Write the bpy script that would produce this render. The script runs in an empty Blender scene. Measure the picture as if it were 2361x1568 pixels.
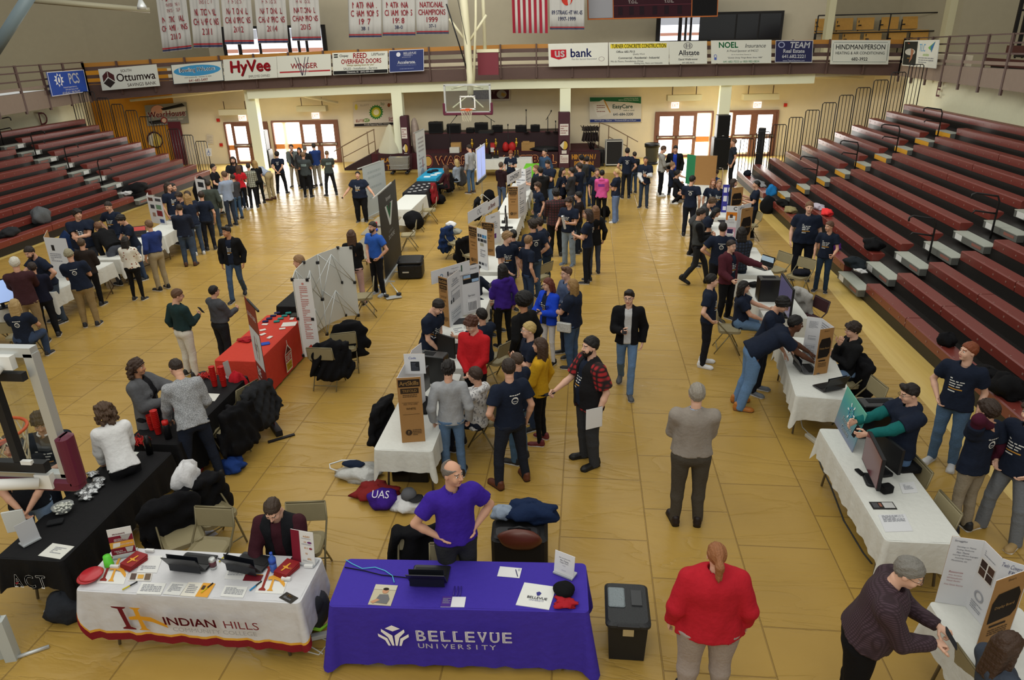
import bpy,math,random
import numpy as np
from mathutils import Matrix,Vector
C = bpy.context.scene.collection
D = bpy.data
random.seed(7)
RNG = np.random.RandomState(5)
# ---------------------------------------------------------------- camera
FPX,YAW,PITCH,ROLL,CAMH = 1630.6729,0.10720,0.39950,0.02220,5.4647
IW,IH_ = 2361,1568
def cam_axes():
    cy,sy,cp,sp = math.cos(YAW),math.sin(YAW),math.cos(PITCH),math.sin(PITCH)
    fwd = np.array([-sy*cp,cy*cp,-sp]); right = np.array([cy,sy,0.0]); down = np.cross(fwd,right)
    cr,sr = math.cos(ROLL),math.sin(ROLL)
    return cr*right+sr*down,-sr*right+cr*down,fwd
AX = cam_axes()
cam = D.cameras.new('camera'); camo = D.objects.new('camera',cam); C.objects.link(camo)
cam.sensor_width = 36; cam.lens = FPX*36/IW; cam.clip_end = 300
M = Matrix.Identity(4)
for i in range(3):
    M[i][0] = AX[0][i]; M[i][1] = -AX[1][i]; M[i][2] = -AX[2][i]
M[2][3] = CAMH
camo.matrix_world = M
bpy.context.scene.camera = camo
# ---------------------------------------------------------------- light
sc = bpy.context.scene
sc.view_settings.view_transform = 'Standard'; sc.view_settings.look = 'None'
sc.view_settings.gamma = 1; sc.view_settings.use_curve_mapping = False
sc.view_settings.exposure = 0.0
w = D.worlds.new('sky'); sc.world = w; w.use_nodes = True
w.node_tree.nodes['Background'].inputs[0].default_value = (1.0,1.0,0.94,1)
w.node_tree.nodes['Background'].inputs[1].default_value = 0.52
def area(name,loc,rot,sx,sy,power,col=(1,.98,.90)):
    l = D.lights.new(name,'AREA'); l.shape = 'RECTANGLE'; l.size = sx; l.size_y = sy; l.energy = power; l.color = col
    o = D.objects.new(name,l); C.objects.link(o); o.location = loc; o.rotation_euler = rot
    return o
area('gym_lamps_over_court',(-5,15,11.0),(0,0,0),15,30,1250)
area('fill_light_behind_camera',(-1,-2.5,10.0),(math.radians(24),0,0),12,5,420)  # added fill above and behind the camera to lift fronts, not a gym fixture
area('fill_light_toward_stage',(-4,17,10.8),(math.radians(58),0,0),18,3,1300)  # added fill that brightens the end walls, no fixture of the hall
# daylight that falls in through the glazed doors of the end wall
area('daylight_doors_right',(6.2,36.0,1.6),(math.radians(-72),0,0),5.5,2.2,260,(1,.98,.95))
area('daylight_doors_left',(-15.2,34.4,1.5),(math.radians(-72),0,0),5.0,2.0,240,(1,.98,.95))
# ---------------------------------------------------------------- where a pixel of the photograph lies
def ray(x,y):
    return AX[0]*((x-IW/2)/FPX) + AX[1]*((y-IH_/2)/FPX) + AX[2]
O3 = np.array([0,0,CAMH])
def at(x,y,z=0.0):                 # on a level plane
    d = ray(x,y); return O3 + d*((z-CAMH)/d[2])
def aty(x,y,Y0,s=.06):            # on an upright plane across the gym (it runs a little askew)
    d = ray(x,y); return O3 + d*(Y0/(d[1]-s*d[0]))
def atx(x,y,X):
    d = ray(x,y); return O3 + d*(X/d[0])
def pix(P):
    q = np.asarray(P,float)-O3; a = [ax@q for ax in AX]
    return IW/2+FPX*a[0]/a[2],IH_/2+FPX*a[1]/a[2]
SK = math.atan(.06)
# ---------------------------------------------------------------- materials
_mats = {}
def srgb(c):
    if isinstance(c,str):
        c = c.lstrip('#'); c = [int(c[i:i+2],16)/255 for i in (0,2,4)]
    return tuple(v/12.92 if v <= .04045 else ((v+.055)/1.055)**2.4 for v in c)
def mat(col,rough=.7,metal=0.0,bump=0.0,bscale=60,var=0.0,emit=0,trans=0,sheen=0,spec=.35,alpha=1,name=None):
    key = (str(col),rough,metal,bump,bscale,var,emit,trans,sheen,spec,alpha,name)
    if key in _mats: return _mats[key]
    m = D.materials.new(name or 'mat_%d' % len(_mats)); m.use_nodes = True
    nt = m.node_tree; b = nt.nodes['Principled BSDF']; c = srgb(col)
    b.inputs['Base Color'].default_value = (*c,1); b.inputs['Roughness'].default_value = rough
    b.inputs['Metallic'].default_value = metal; b.inputs['Specular IOR Level'].default_value = spec
    b.inputs['Alpha'].default_value = alpha
    if trans: b.inputs['Transmission Weight'].default_value = trans
    if emit:
        b.inputs['Emission Color'].default_value = (*c,1); b.inputs['Emission Strength'].default_value = emit
    if bump or var:
        tc = nt.nodes.new('ShaderNodeTexCoord'); n = nt.nodes.new('ShaderNodeTexNoise')
        n.inputs['Scale'].default_value = bscale; n.inputs['Detail'].default_value = 3
        nt.links.new(tc.outputs['Object'],n.inputs['Vector'])
        if bump:
            bp = nt.nodes.new('ShaderNodeBump'); bp.inputs['Strength'].default_value = bump; bp.inputs['Distance'].default_value = .02
            nt.links.new(n.outputs['Fac'],bp.inputs['Height']); nt.links.new(bp.outputs['Normal'],b.inputs['Normal'])
        if var:
            mx = nt.nodes.new('ShaderNodeMix'); mx.data_type = 'RGBA'
            mx.inputs[6].default_value = (*[v*(1-var) for v in c],1); mx.inputs[7].default_value = (*[min(1,v*(1+var)) for v in c],1)
            nt.links.new(n.outputs['Fac'],mx.inputs[0]); nt.links.new(mx.outputs[2],b.inputs['Base Color'])
    _mats[key] = m
    return m
def cloth(col): return mat(col,.88,bump=.35,bscale=26,var=.12,spec=.15)
def flatm(col): return mat(col,.75,spec=.2)
# ---------------------------------------------------------------- meshes
def link(o,parent=None):
    C.objects.link(o)
    if parent is not None: o.parent = parent
    return o
def tag(o,label=None,cat=None,group=None,kind=None):
    if label: o['label'] = label
    if cat: o['category'] = cat
    if group: o['group'] = group
    if kind: o['kind'] = kind
    return o
def thing(name,label,cat,loc=(0,0,0),rz=0.0,group=None):
    o = D.objects.new(name,None); o.empty_display_size = .1; link(o)
    o.location = [float(v) for v in loc]; o.rotation_euler = (0,0,rz)
    return tag(o,label,cat,group)
def fast_mesh(name,V,F,mats,mi=None,smooth=True):
    V = np.asarray(V,np.float32); me = D.meshes.new(name)
    n = F.shape[1]
    me.vertices.add(len(V)); me.vertices.foreach_set('co',V.ravel())
    me.loops.add(F.size); me.loops.foreach_set('vertex_index',F.astype(np.int32).ravel())
    me.polygons.add(len(F)); me.polygons.foreach_set('loop_start',np.arange(0,F.size,n,dtype=np.int32))
    me.polygons.foreach_set('use_smooth',np.full(len(F),smooth))
    for m in mats: me.materials.append(m)
    if mi is not None: me.polygons.foreach_set('material_index',np.asarray(mi,np.int32))
    me.update(calc_edges=True)
    return me
_txt = {}
def text_geo(s):
    if s in _txt: return _txt[s]
    cu = D.curves.new('t','FONT'); cu.body = s; cu.align_x = 'CENTER'; cu.align_y = 'CENTER'; cu.size = 1; cu.resolution_u = 3
    o = D.objects.new('t',cu); me = D.meshes.new_from_object(o)
    V = [tuple(v.co[:2]) for v in me.vertices]; F = [tuple(p.vertices) for p in me.polygons]
    D.objects.remove(o); D.curves.remove(cu); D.meshes.remove(me)
    if V:
        xs = [v[0] for v in V]; ys = [v[1] for v in V]
        cx,cyy = (min(xs)+max(xs))/2,(min(ys)+max(ys))/2
        V = [(x-cx,y-cyy) for x,y in V]; wd,ht = max(xs)-min(xs),max(ys)-min(ys)
    else: wd = ht = 1
    _txt[s] = (V,F,max(wd,1e-3),max(ht,1e-3)); return _txt[s]
class MB:
    def __init__(s): s.v = []; s.f = []; s.m = []; s.mats = []; s.sm = []
    def mi(s,m):
        if m not in s.mats: s.mats.append(m)
        return s.mats.index(m)
    def add(s,V,F,m,smooth=False):
        k = len(s.v); i = s.mi(m); s.v += [tuple(map(float,p)) for p in V]
        for f in F: s.f.append(tuple(a+k for a in f)); s.m.append(i); s.sm.append(smooth)
        return s
    def box(s,c,d,m,R=None,taper=1.0):
        x,y,z = d[0]/2,d[1]/2,d[2]/2; t = taper
        V = [(-x,-y,-z),(x,-y,-z),(x,y,-z),(-x,y,-z),(-x*t,-y*t,z),(x*t,-y*t,z),(x*t,y*t,z),(-x*t,y*t,z)]
        V = [Vector(p) for p in V]
        if R is not None: V = [R @ p for p in V]
        c = Vector([float(q) for q in c]); V = [p+c for p in V]
        return s.add(V,[(0,3,2,1),(4,5,6,7),(0,1,5,4),(1,2,6,5),(2,3,7,6),(3,0,4,7)],m)
    def bevbox(s,c,d,m,r=.02,R=None):   # upright box with rounded vertical edges and softened top
        x,y,z = d[0]/2,d[1]/2,d[2]/2; pts = []
        for sx,sy,a0 in ((1,1,0),(-1,1,90),(-1,-1,180),(1,-1,270)):
            for k in range(4):
                a = math.radians(a0+k*30); pts.append((sx*(x-r)+r*math.cos(a),sy*(y-r)+r*math.sin(a)))
        rings = [(-z,1,r*.5),(-z+r*.5,1,0),(z-r*.5,1,0),(z,1,r*.5)]; V = []
        for h,_,ins in rings:
            for px,py in pts: V.append(Vector((px-math.copysign(ins,px),py-math.copysign(ins,py),h)))
        if R is not None: V = [R @ p for p in V]
        c = Vector([float(q) for q in c]); V = [p+c for p in V]; n = len(pts); F = []
        for k in range(3):
            for i in range(n): F.append((k*n+i,k*n+(i+1) % n,(k+1)*n+(i+1) % n,(k+1)*n+i))
        F += [tuple(range(n-1,-1,-1)),tuple(range(3*n,4*n))]
        return s.add(V,F,m)
    def tube(s,P,r,m,n=8,cap=True):
        P = [Vector([float(q) for q in p]) for p in P]; V = []; k = len(P)
        rr = r if isinstance(r,(list,tuple)) else [r]*k; u = None
        for i in range(k):
            t = (P[min(i+1,k-1)]-P[max(i-1,0)])
            t = t.normalized() if t.length > 1e-9 else Vector((0,0,1))
            if u is None: u = t.orthogonal().normalized()
            else:
                u = u-t*u.dot(t); u = u.normalized() if u.length > 1e-6 else t.orthogonal().normalized()
            b = t.cross(u)
            for j in range(n):
                a = 2*math.pi*j/n; V.append(P[i]+(u*math.cos(a)+b*math.sin(a))*rr[i])
        F = [(i*n+j,i*n+(j+1) % n,(i+1)*n+(j+1) % n,(i+1)*n+j) for i in range(k-1) for j in range(n)]
        if cap: F += [tuple(range(n-1,-1,-1)),tuple(range((k-1)*n,k*n))]
        return s.add(V,F,m,True)
    def lathe(s,prof,c,m,n=20,sx=1,sy=1):
        V = []; F = []; k = len(prof)
        for r,z in prof:
            for j in range(n):
                a = 2*math.pi*j/n; V.append((c[0]+sx*r*math.cos(a),c[1]+sy*r*math.sin(a),c[2]+z))
        for i in range(k-1):
            for j in range(n): F.append((i*n+j,i*n+(j+1) % n,(i+1)*n+(j+1) % n,(i+1)*n+j))
        F += [tuple(range(n-1,-1,-1)),tuple(range((k-1)*n,k*n))]
        return s.add(V,F,m,True)
    def quad(s,P,m): return s.add(P,[tuple(range(len(P)))],m)
    def prism(s,P,ext,m):      # flat outline P thickened by the vector ext
        n = len(P); e = np.asarray(ext,float); V = [np.asarray(p,float) for p in P]; V = V+[p+e for p in V]
        F = [tuple(range(n-1,-1,-1)),tuple(range(n,2*n))]+[(i,(i+1) % n,n+(i+1) % n,n+i) for i in range(n)]
        return s.add(V,F,m)
    def blob(s,c,r,m,n=10,k=6,amp=.12,seed=0,flat=-1.0):   # lumpy cloth-like heap
        rs = np.random.RandomState(seed); ph = rs.rand(6)*6; V = []; F = []
        for i in range(k+1):
            t = math.pi*i/k
            for j in range(n):
                a = 2*math.pi*j/n
                q = 1+amp*(math.sin(3*a+ph[0]+2*t)+math.sin(5*a+ph[1]-3*t)+.7*math.sin(2*a+4*t+ph[2])+.5*math.sin(9*a+ph[4]+2*t)+.4*math.sin(7*t+3*a+ph[5]))
                z = math.cos(t)*r[2]*(1+amp*.6*math.sin(2*a+ph[3])); z = max(z,flat*r[2])
                V.append((c[0]+r[0]*q*math.sin(t)*math.cos(a),c[1]+r[1]*q*math.sin(t)*math.sin(a),c[2]+z))
        for i in range(k):
            for j in range(n): F.append((i*n+j,(i+1)*n+j,(i+1)*n+(j+1) % n,i*n+(j+1) % n))
        return s.add(V,F,m,True)
    def text(s,body,c,R,U,h,m,maxw=None,off=0,shear=0):
        V,F,wd,ht = text_geo(body); k = h/ht; kx = k
        if maxw and wd*kx > maxw: kx = maxw/wd
        c = np.asarray(c,float); R = np.asarray(R,float); U = np.asarray(U,float); N = np.cross(R,U)
        return s.add([c+R*(x*kx+shear*y*k)+U*(y*k)+N*off for x,y in V],F,m)
    def build(s,name,parent=None,loc=None,rz=None,smooth=None):
        me = D.meshes.new(name); me.from_pydata(s.v,[],s.f)
        for m in s.mats: me.materials.append(m)
        me.polygons.foreach_set('material_index',s.m)
        me.polygons.foreach_set('use_smooth',s.sm if smooth is None else [smooth]*len(s.f))
        me.update(); o = D.objects.new(name,me); link(o,parent)
        if loc is not None: o.location = [float(q) for q in loc]
        if rz is not None: o.rotation_euler = (0,0,rz)
        return o
def Rz(a): return Matrix.Rotation(a,3,'Z')
def Rx(a): return Matrix.Rotation(a,3,'X')
def Ry(a): return Matrix.Rotation(a,3,'Y')
def dup(root,loc,rz=None,label=None,group=None):
    r = root.copy(); C.objects.link(r); r.location = [float(q) for q in loc]
    if rz is not None: r.rotation_euler = (0,0,rz)
    if label: r['label'] = label
    if group: r['group'] = group
    for ch in list(root.children):
        c = ch.copy(); C.objects.link(c); c.parent = r
        for g in list(ch.children):
            d = g.copy(); C.objects.link(d); d.parent = c
    return r
def struct(o): o['kind'] = 'structure'; return o
# ================================================================ the hall
def paper_mat():
    m = D.materials.new('kraft_paper'); m.use_nodes = True; nt = m.node_tree; b = nt.nodes['Principled BSDF']; L = nt.links.new
    tc = nt.nodes.new('ShaderNodeTexCoord'); mp = nt.nodes.new('ShaderNodeMapping')
    mp.inputs['Rotation'].default_value = (0,0,math.radians(90)); mp.inputs['Location'].default_value = (0,.22,0)
    L(tc.outputs['Object'],mp.inputs['Vector'])
    br = nt.nodes.new('ShaderNodeTexBrick'); br.inputs['Scale'].default_value = 1
    br.inputs['Brick Width'].default_value = 1.25; br.inputs['Row Height'].default_value = 1.035; br.inputs['Mortar Size'].default_value = .010
    br.inputs['Mortar Smooth'].default_value = .6
    br.inputs['Color1'].default_value = (*srgb('a98842'),1); br.inputs['Color2'].default_value = (*srgb('af8e46'),1); br.inputs['Mortar'].default_value = (*srgb('91733a'),1)
    L(mp.outputs[0],br.inputs['Vector'])
    n = nt.nodes.new('ShaderNodeTexNoise'); n.inputs['Scale'].default_value = .8; n.inputs['Detail'].default_value = 6; L(tc.outputs['Object'],n.inputs['Vector'])
    mx = nt.nodes.new('ShaderNodeMix'); mx.data_type = 'RGBA'; mx.blend_type = 'MULTIPLY'; mx.inputs[0].default_value = .5
    rp = nt.nodes.new('ShaderNodeValToRGB'); rp.color_ramp.elements[0].color = (.72,.70,.66,1); rp.color_ramp.elements[0].position = .3; rp.color_ramp.elements[1].position = .62
    L(n.outputs['Fac'],rp.inputs[0]); L(br.outputs['Color'],mx.inputs[6]); L(rp.outputs[0],mx.inputs[7]); L(mx.outputs[2],b.inputs['Base Color'])
    # creases: stretched ridged noise
    m2 = nt.nodes.new('ShaderNodeMapping'); m2.inputs['Scale'].default_value = (.35,1.3,1); m2.inputs['Rotation'].default_value = (0,0,.25); L(tc.outputs['Object'],m2.inputs[0])
    n2 = nt.nodes.new('ShaderNodeTexNoise'); n2.inputs['Scale'].default_value = 1.4; n2.inputs['Detail'].default_value = 5; n2.inputs['Distortion'].default_value = .8; L(m2.outputs[0],n2.inputs['Vector'])
    r2 = nt.nodes.new('ShaderNodeMath'); r2.operation = 'SUBTRACT'; r2.inputs[1].default_value = .5; L(n2.outputs['Fac'],r2.inputs[0])
    r3 = nt.nodes.new('ShaderNodeMath'); r3.operation = 'ABSOLUTE'; L(r2.outputs[0],r3.inputs[0])
    r4 = nt.nodes.new('ShaderNodeMath'); r4.operation = 'POWER'; r4.inputs[1].default_value = .5; L(r3.outputs[0],r4.inputs[0])
    ad = nt.nodes.new('ShaderNodeMath'); ad.operation = 'MULTIPLY_ADD'; ad.inputs[1].default_value = .22; L(br.outputs['Fac'],ad.inputs[0]); L(r4.outputs[0],ad.inputs[2])
    bp = nt.nodes.new('ShaderNodeBump'); bp.inputs['Strength'].default_value = .75; bp.inputs['Distance'].default_value = .035
    L(ad.outputs[0],bp.inputs['Height']); L(bp.outputs[0],b.inputs['Normal'])
    b.inputs['Roughness'].default_value = .3; b.inputs['Specular IOR Level'].default_value = .32
    return m
def wood_mat():
    m = D.materials.new('maple_floor'); m.use_nodes = True; nt = m.node_tree; b = nt.nodes['Principled BSDF']; L = nt.links.new
    tc = nt.nodes.new('ShaderNodeTexCoord'); mp = nt.nodes.new('ShaderNodeMapping'); mp.inputs['Scale'].default_value = (14,.7,1); L(tc.outputs['Object'],mp.inputs[0])
    n = nt.nodes.new('ShaderNodeTexNoise'); n.inputs['Scale'].default_value = 1; n.inputs['Detail'].default_value = 4; L(mp.outputs[0],n.inputs['Vector'])
    r = nt.nodes.new('ShaderNodeValToRGB'); r.color_ramp.elements[0].color = (*srgb('c2a152'),1); r.color_ramp.elements[1].color = (*srgb('dcc274'),1)
    L(n.outputs['Fac'],r.inputs[0]); L(r.outputs[0],b.inputs['Base Color']); b.inputs['Roughness'].default_value = .3
    return m
PAPER,WOOD = paper_mat(),wood_mat()
struct(MB().box((-5,15,-.03),(60,52,.06),WOOD).build('floor'))
mb = MB(); V = [(-16.6,-4),(5.42,-4),(5.43,9),(5.5,12.3),(5.78,18),(5.78,26.5),(5.3,31.6),(-2,32.3),(-16.6,32.4)]
mb.prism([(x,y,.001) for x,y in V],(0,0,.005),PAPER); struct(mb.build('floor_paper'))
WALL = mat('e4d8bd',.85,var=.05,bscale=3); WALLUP = mat('ccc2aa',.85,var=.05,bscale=3); WALLUP_SHADE = mat('a0977f',.85,var=.05,bscale=4)  # third: upper wall colour darkened, the shade of its wings painted in
CREAM = mat('eae8ca',.8,bump=.2,bscale=8,var=.04); ORANGE = mat('c98a24',.8,var=.08,bscale=5); GREENW = mat('eff2d6',.7)
BROWN = mat('5b4640',.55,var=.1,bscale=6); PINKB = mat('8b7a6c',.7,var=.08,bscale=6); DARKM = mat('45201f',.5); GOLDW = mat('b07a33',.5)
def SKY(x,Y0): return Y0+.06*x
def wallstrip(name,pts,z0,z1,m,th=.2,up=0):
    mb = MB()
    for (a,b_) in zip(pts[:-1],pts[1:]):
        a = np.array(a,float); b_ = np.array(b_,float); d = b_-a; n = np.array([-d[1],d[0]])/np.linalg.norm(d)*th
        P = [(a[0],a[1]),(b_[0],b_[1]),(b_[0]+n[0],b_[1]+n[1]),(a[0]+n[0],a[1]+n[1])]
        za = z0 if not callable(z0) else z0
        mb.prism([(p[0],p[1],z0) for p in P],(0,0,z1-z0),m)
    return struct(mb.build(name))
WY = 36.3   # lower end wall
# door openings (world x on the skew plane): left pair, right pairs; each is frame + glazing built in front of the wall
wallstrip('wall_far',[(-20.4,SKY(-20.4,WY)),(13.5,SKY(13.5,WY))],0,4.6,WALL)
wallstrip('wall_far_orange',[(-25.5,SKY(-25.5,WY)),(-20.4,SKY(-20.4,WY))],0,4.6,ORANGE)
wallstrip('wall_far_return',[(13.5,SKY(13.5,WY)),(14.6,36.2),(14.6,31)],0,4.6,WALL)
wallstrip('wall_left',[(-23.3,-2),(-23.3,32.3)],0,3.5,CREAM)
wallstrip('wall_left_end',[(-23.3,32.3),(-24.6,34.8)],0,3.6,CREAM)
wallstrip('wall_right',[(13.35,33),(13.35,-2)],0,4.0,CREAM)
wallstrip('wall_upper',[(-19.8,38.4),(12.0,40.3)],3.7,10.2,WALLUP); wallstrip('wall_upper_left',[(-40,8),(-31,30),(-25.5,36.9),(-19.8,38.4)],3.7,10.2,WALLUP_SHADE); wallstrip('wall_upper_right',[(12.0,40.3),(15.5,40.5),(17.0,37.5),(21.5,34),(25,12)],3.7,10.2,WALLUP_SHADE)
for k,q in enumerate([((25,0),(82,175)),((2195,0),(2184,100)),((1908,0),(1906,92))]):
    P = aty(*q[1],37.0); mb = MB(); mb.box((P[0],P[1],7.1),(.62 if k < 2 else .3,.5,6.4),mat('cfc8a4',.7)); struct(mb.build('trim_%d' % (k+1)))
# gallery front: fascia, deck, beam and columns
FX = [(-22.62,32.14,3.33,4.02),(-18.83,32.37,3.57,4.14),(-15.48,32.57,3.69,4.23),(-10.74,32.86,3.81,4.33),(-3.34,33.3,3.91,4.41),(4.29,33.76,3.87,4.37),(9.99,34.1,3.9,4.33),(13.45,34.3,3.74,4.26)]
FL = [(-19.6,17.5,3.42,4.05),(-21.1,24.7,3.36,4.0),FX[0]]
FR = [FX[-1],(12.3,22.4,3.83,4.42),(11.55,15.5,3.9,4.5)]
def fascia(name,pts,m,th,dz0=0,dz1=0,off=0):
    mb = MB()
    for a,b_ in zip(pts[:-1],pts[1:]):
        d = np.array([b_[0]-a[0],b_[1]-a[1]]); n = np.array([-d[1],d[0]])/np.linalg.norm(d); o = n*off; t = n*(off+th)
        V = [(a[0]+o[0],a[1]+o[1],a[2]+dz0),(b_[0]+o[0],b_[1]+o[1],b_[2]+dz0),(b_[0]+o[0],b_[1]+o[1],b_[3]+dz1),(a[0]+o[0],a[1]+o[1],a[3]+dz1)]
        V += [(p[0]+t[0]-o[0],p[1]+t[1]-o[1],p[2]) for p in V]
        mb.add(V,[(0,1,2,3),(7,6,5,4),(0,4,5,1),(3,2,6,7),(0,3,7,4),(1,5,6,2)],m)
    return struct(mb.build(name))
fascia('trim_gallery_front',FX,BROWN,.25); fascia('trim_gallery_left',FL,PINKB,.25); fascia('trim_gallery_right',FR,PINKB,.25)
mb = MB(); ring = [(p[0],p[1]) for p in FL[:2]]+[(p[0],p[1]) for p in FX]+[(p[0],p[1]) for p in FR[1:]]+[(25,12),(21.5,34),(15.5,40.5),(-19.8,38.4),(-31,30),(-40,8)]
for zz in (3.75,):
    inner = [(p[0],p[1]+.3) for p in FX]; outer = [(-24,38.2),(-19.8,38.4),(-15,38.8),(-10,39.1),(-3,39.5),(4.5,39.9),(11,40.3),(15,40.4)]
    for i in range(7): mb.prism([(*inner[i],zz),(*inner[i+1],zz),(*outer[i+1],zz),(*outer[i],zz)],(0,0,.2),mat('c9c0a8',.8))
    mb.prism([(-22.9,32.3,3.4),(-19.9,17.5,3.4),(-32,17.5,3.4),(-29,32.3,3.4)],(0,0,.2),PINKB)
    mb.prism([(13.6,34,3.8),(30,34,3.8),(24,15.5,3.8),(11.8,15.5,3.8)],(0,0,.2),PINKB)
struct(mb.build('ceiling_under_gallery'))
def ilerp(x,i): return float(np.interp(x,[p[0] for p in FX],[p[i] for p in FX]))
mb = MB()
for a,b_ in zip(FX[2:],FX[3:-1]):
    V = [(a[0],a[1]+.28,a[2]-.42),(b_[0],b_[1]+.28,b_[2]-.42),(b_[0],b_[1]+.28,b_[2]+.05),(a[0],a[1]+.28,a[3]-.3)]; V += [(p[0],p[1]+.4,p[2]) for p in V]
    mb.add(V,[(0,1,2,3),(7,6,5,4),(0,4,5,1),(3,2,6,7),(0,3,7,4),(1,5,6,2)],GREENW)
struct(mb.build('beam_under_gallery'))
COLX = [(-15.5,33.2),(-8.62,33.35),(-.97,33.85),(6.2,34.4)]
for x,y in COLX: struct(MB().box((x,y+.1,1.85),(.48,.4,3.7),GREENW).build('column'))
# guard rail of the gallery
def poly_at(pts,n):
    P = np.array(pts); d = np.r_[0,np.cumsum(np.linalg.norm(np.diff(P[:,:2],axis=0),axis=1))]
    return [np.array([np.interp(t,d,P[:,i]) for i in range(P.shape[1])]) for t in np.linspace(0,d[-1],n)]
def gallery_rail(name,label,pts,n,rails,top,hgt,below=.05):
    t = thing(name,label,'railing',pts[0][:2]+(pts[0][3],),0)
    L0 = np.array([pts[0][0],pts[0][1],pts[0][3]])
    for p in poly_at(pts,n):
        d = p[:2]*0
        mb = MB(); mb.box(np.array([p[0],p[1]-.06,(p[3]+hgt+p[3]-below)/2])-L0,(.06,.1,hgt+below),BROWN); mb.build('post',t)
    for z0,z1,m,nm in rails:
        mb = MB()
        for a,b_ in zip(pts[:-1],pts[1:]):
            d = np.array([b_[0]-a[0],b_[1]-a[1]]); nn = np.array([-d[1],d[0]])/np.linalg.norm(d)*.06
            V = [(a[0],a[1],a[3]+z0),(b_[0],b_[1],b_[3]+z0),(b_[0],b_[1],b_[3]+z1),(a[0],a[1],a[3]+z1)]
            V += [(q[0]+nn[0],q[1]+nn[1],q[2]) for q in V]
            mb.add([np.array(q)-L0 for q in V],[(0,1,2,3),(7,6,5,4),(0,4,5,1),(3,2,6,7),(0,3,7,4),(1,5,6,2)],m)
        mb.build(nm,t)
    return t
R3 = [(.02,.12,BROWN,'rail'),(.27,.42,BROWN,'rail'),(.6,.76,BROWN,'rail'),(.76,.93,GOLDW,'wooden_top_rail')]
gallery_rail('gallery_railing','brown railing with wooden top rail along the gallery over the stage',FX,24,R3,1,.95,.45)
R4 = [(.1,.2,PINKB,'rail'),(.4,.45,BROWN,'rail'),(.7,.75,BROWN,'rail'),(.95,.99,BROWN,'rail')]
gallery_rail('gallery_railing','brown post railing of the side gallery above the letter D',FL,9,R4,1,1.0,.75)
gallery_rail('gallery_railing','brown post railing of the side gallery above the letter E',FR,12,R4,1,1.0,.75)
# windows of the upper wall
DAY = mat('f4f6ff',.5,emit=1.6,name='daylight_outside'); DAYW = mat('fffdf6',.5,emit=5,name='bright_daylight'); BLACKF = mat('1d1a1a',.5); REDROOF = mat('d9a08c',.6,emit=.5); GLASSK = mat('15161a',.12,spec=.6)
DAYB = mat('c9cdd6',.5,emit=.5,name='trees_outside')
def upper_window(n,q,panes,m):
    a,b_ = aty(*q[0],38.9),aty(*q[1],38.9); w_,h_ = b_[0]-a[0],a[2]-b_[2]; c = (a+b_)/2
    t = MB(); t.box((0,0,0),(w_+.2,.16,h_+.16),BLACKF); o = t.build('window_%d' % n,None,c,SK); struct(o)
    for k,(u0,u1) in enumerate(panes):
        p = MB(); x0,x1 = -w_/2+u0*w_,-w_/2+u1*w_
        p.box(((x0+x1)/2,-.09,.0),(x1-x0,.03,h_*.94),m);
        if m is DAY: p.box(((x0+x1)/2,-.105,-.22*h_),(x1-x0,.01,h_*.12),REDROOF); p.box(((x0+x1)/2,-.105,.3*h_),(x1-x0,.01,h_*.3),DAYB)
        struct(p.build('pane',o))
upper_window(1,((513,66),(753,134)),[(.02,.13),(.17,.34),(.37,.63),(.67,.73),(.76,.81),(.84,.98)],DAY)
upper_window(2,((1519,38),(1612,94)),[(.05,.47),(.56,.62),(.68,.74),(.8,.97)],DAY)
upper_window(3,((1613,33),(1796,90)),[(.01,.44),(.46,.72),(.74,.99)],GLASSK)
# glazed doors of the end wall, wooden frames, white daylight behind
DOORW = mat('7c5549',.5,var=.1,bscale=9); CHROME = mat('c8c8c4',.3,metal=.8); ORB = mat('d98a4a',.6)
def doors(n,x0,x1,lites,ztop,leaf):
    """x along the skewed wall; lites: (kind, width)"""
    L = x1-x0; t = MB(); o = None; a = np.array([x0,SKY(x0,WY),0]);
    fr = MB(); fr.box((L/2,-.06,ztop+.03),(L+.14,.14,.08),DOORW); fr.box((-.04,-.06,ztop/2),(.08,.14,ztop),DOORW); fr.box((L+.04,-.06,ztop/2),(.08,.14,ztop),DOORW)
    root = fr.build('door_%d' % n,None,a,SK); struct(root); x = 0
    for kind,w_ in lites:
        if kind == 'S':     # side light with orange mid panel
            p = MB(); p.box((x+w_/2,-.04,ztop*.72),(w_*.88,.04,ztop*.5),DAYW); p.box((x+w_/2,-.04,.36),(w_*.88,.04,ztop*.33),DAYW); struct(p.build('pane',root))
            p = MB(); p.box((x+w_/2,-.05,ztop*.405),(w_*.9,.06,ztop*.12),ORB); struct(p.build('frame_panel',root))
        elif kind == 'W':   # bare wall between
            pass
        else:
            p = MB()
            for (z0,z1,u0,u1) in ((0,.1,0,1),(ztop*.40,ztop*.50,0,1),(ztop*.93,ztop,0,1),(.1,ztop*.93,0,.16),(.1,ztop*.93,.84,1)):
                p.box((x+w_*(u0+u1)/2,-.07,(z0+z1)/2),(w_*(u1-u0),.07,z1-z0),DOORW)
            lf = p.build('door_leaf',root); struct(lf)
            g = MB(); g.box((x+w_/2,-.05,ztop*.715),(w_*.68,.02,ztop*.43),DAYW); g.box((x+w_/2,-.05,ztop*.25),(w_*.68,.02,ztop*.31),DAYW); struct(g.build('pane',root))
            g = MB(); g.tube([(x+w_*.08,-.15,ztop*.46),(x+w_*.92,-.15,ztop*.46)],.022,CHROME); g.box((x+w_*.1,-.13,ztop*.46),(.07,.07,.09),CHROME); g.box((x+w_*.9,-.13,ztop*.46),(.07,.07,.09),CHROME); struct(g.build('push_bar',root))
        x += w_
doors(1,-17.95,-15.9,[('S',.28),('D',.88),('D',.88)],1.97,2)
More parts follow.
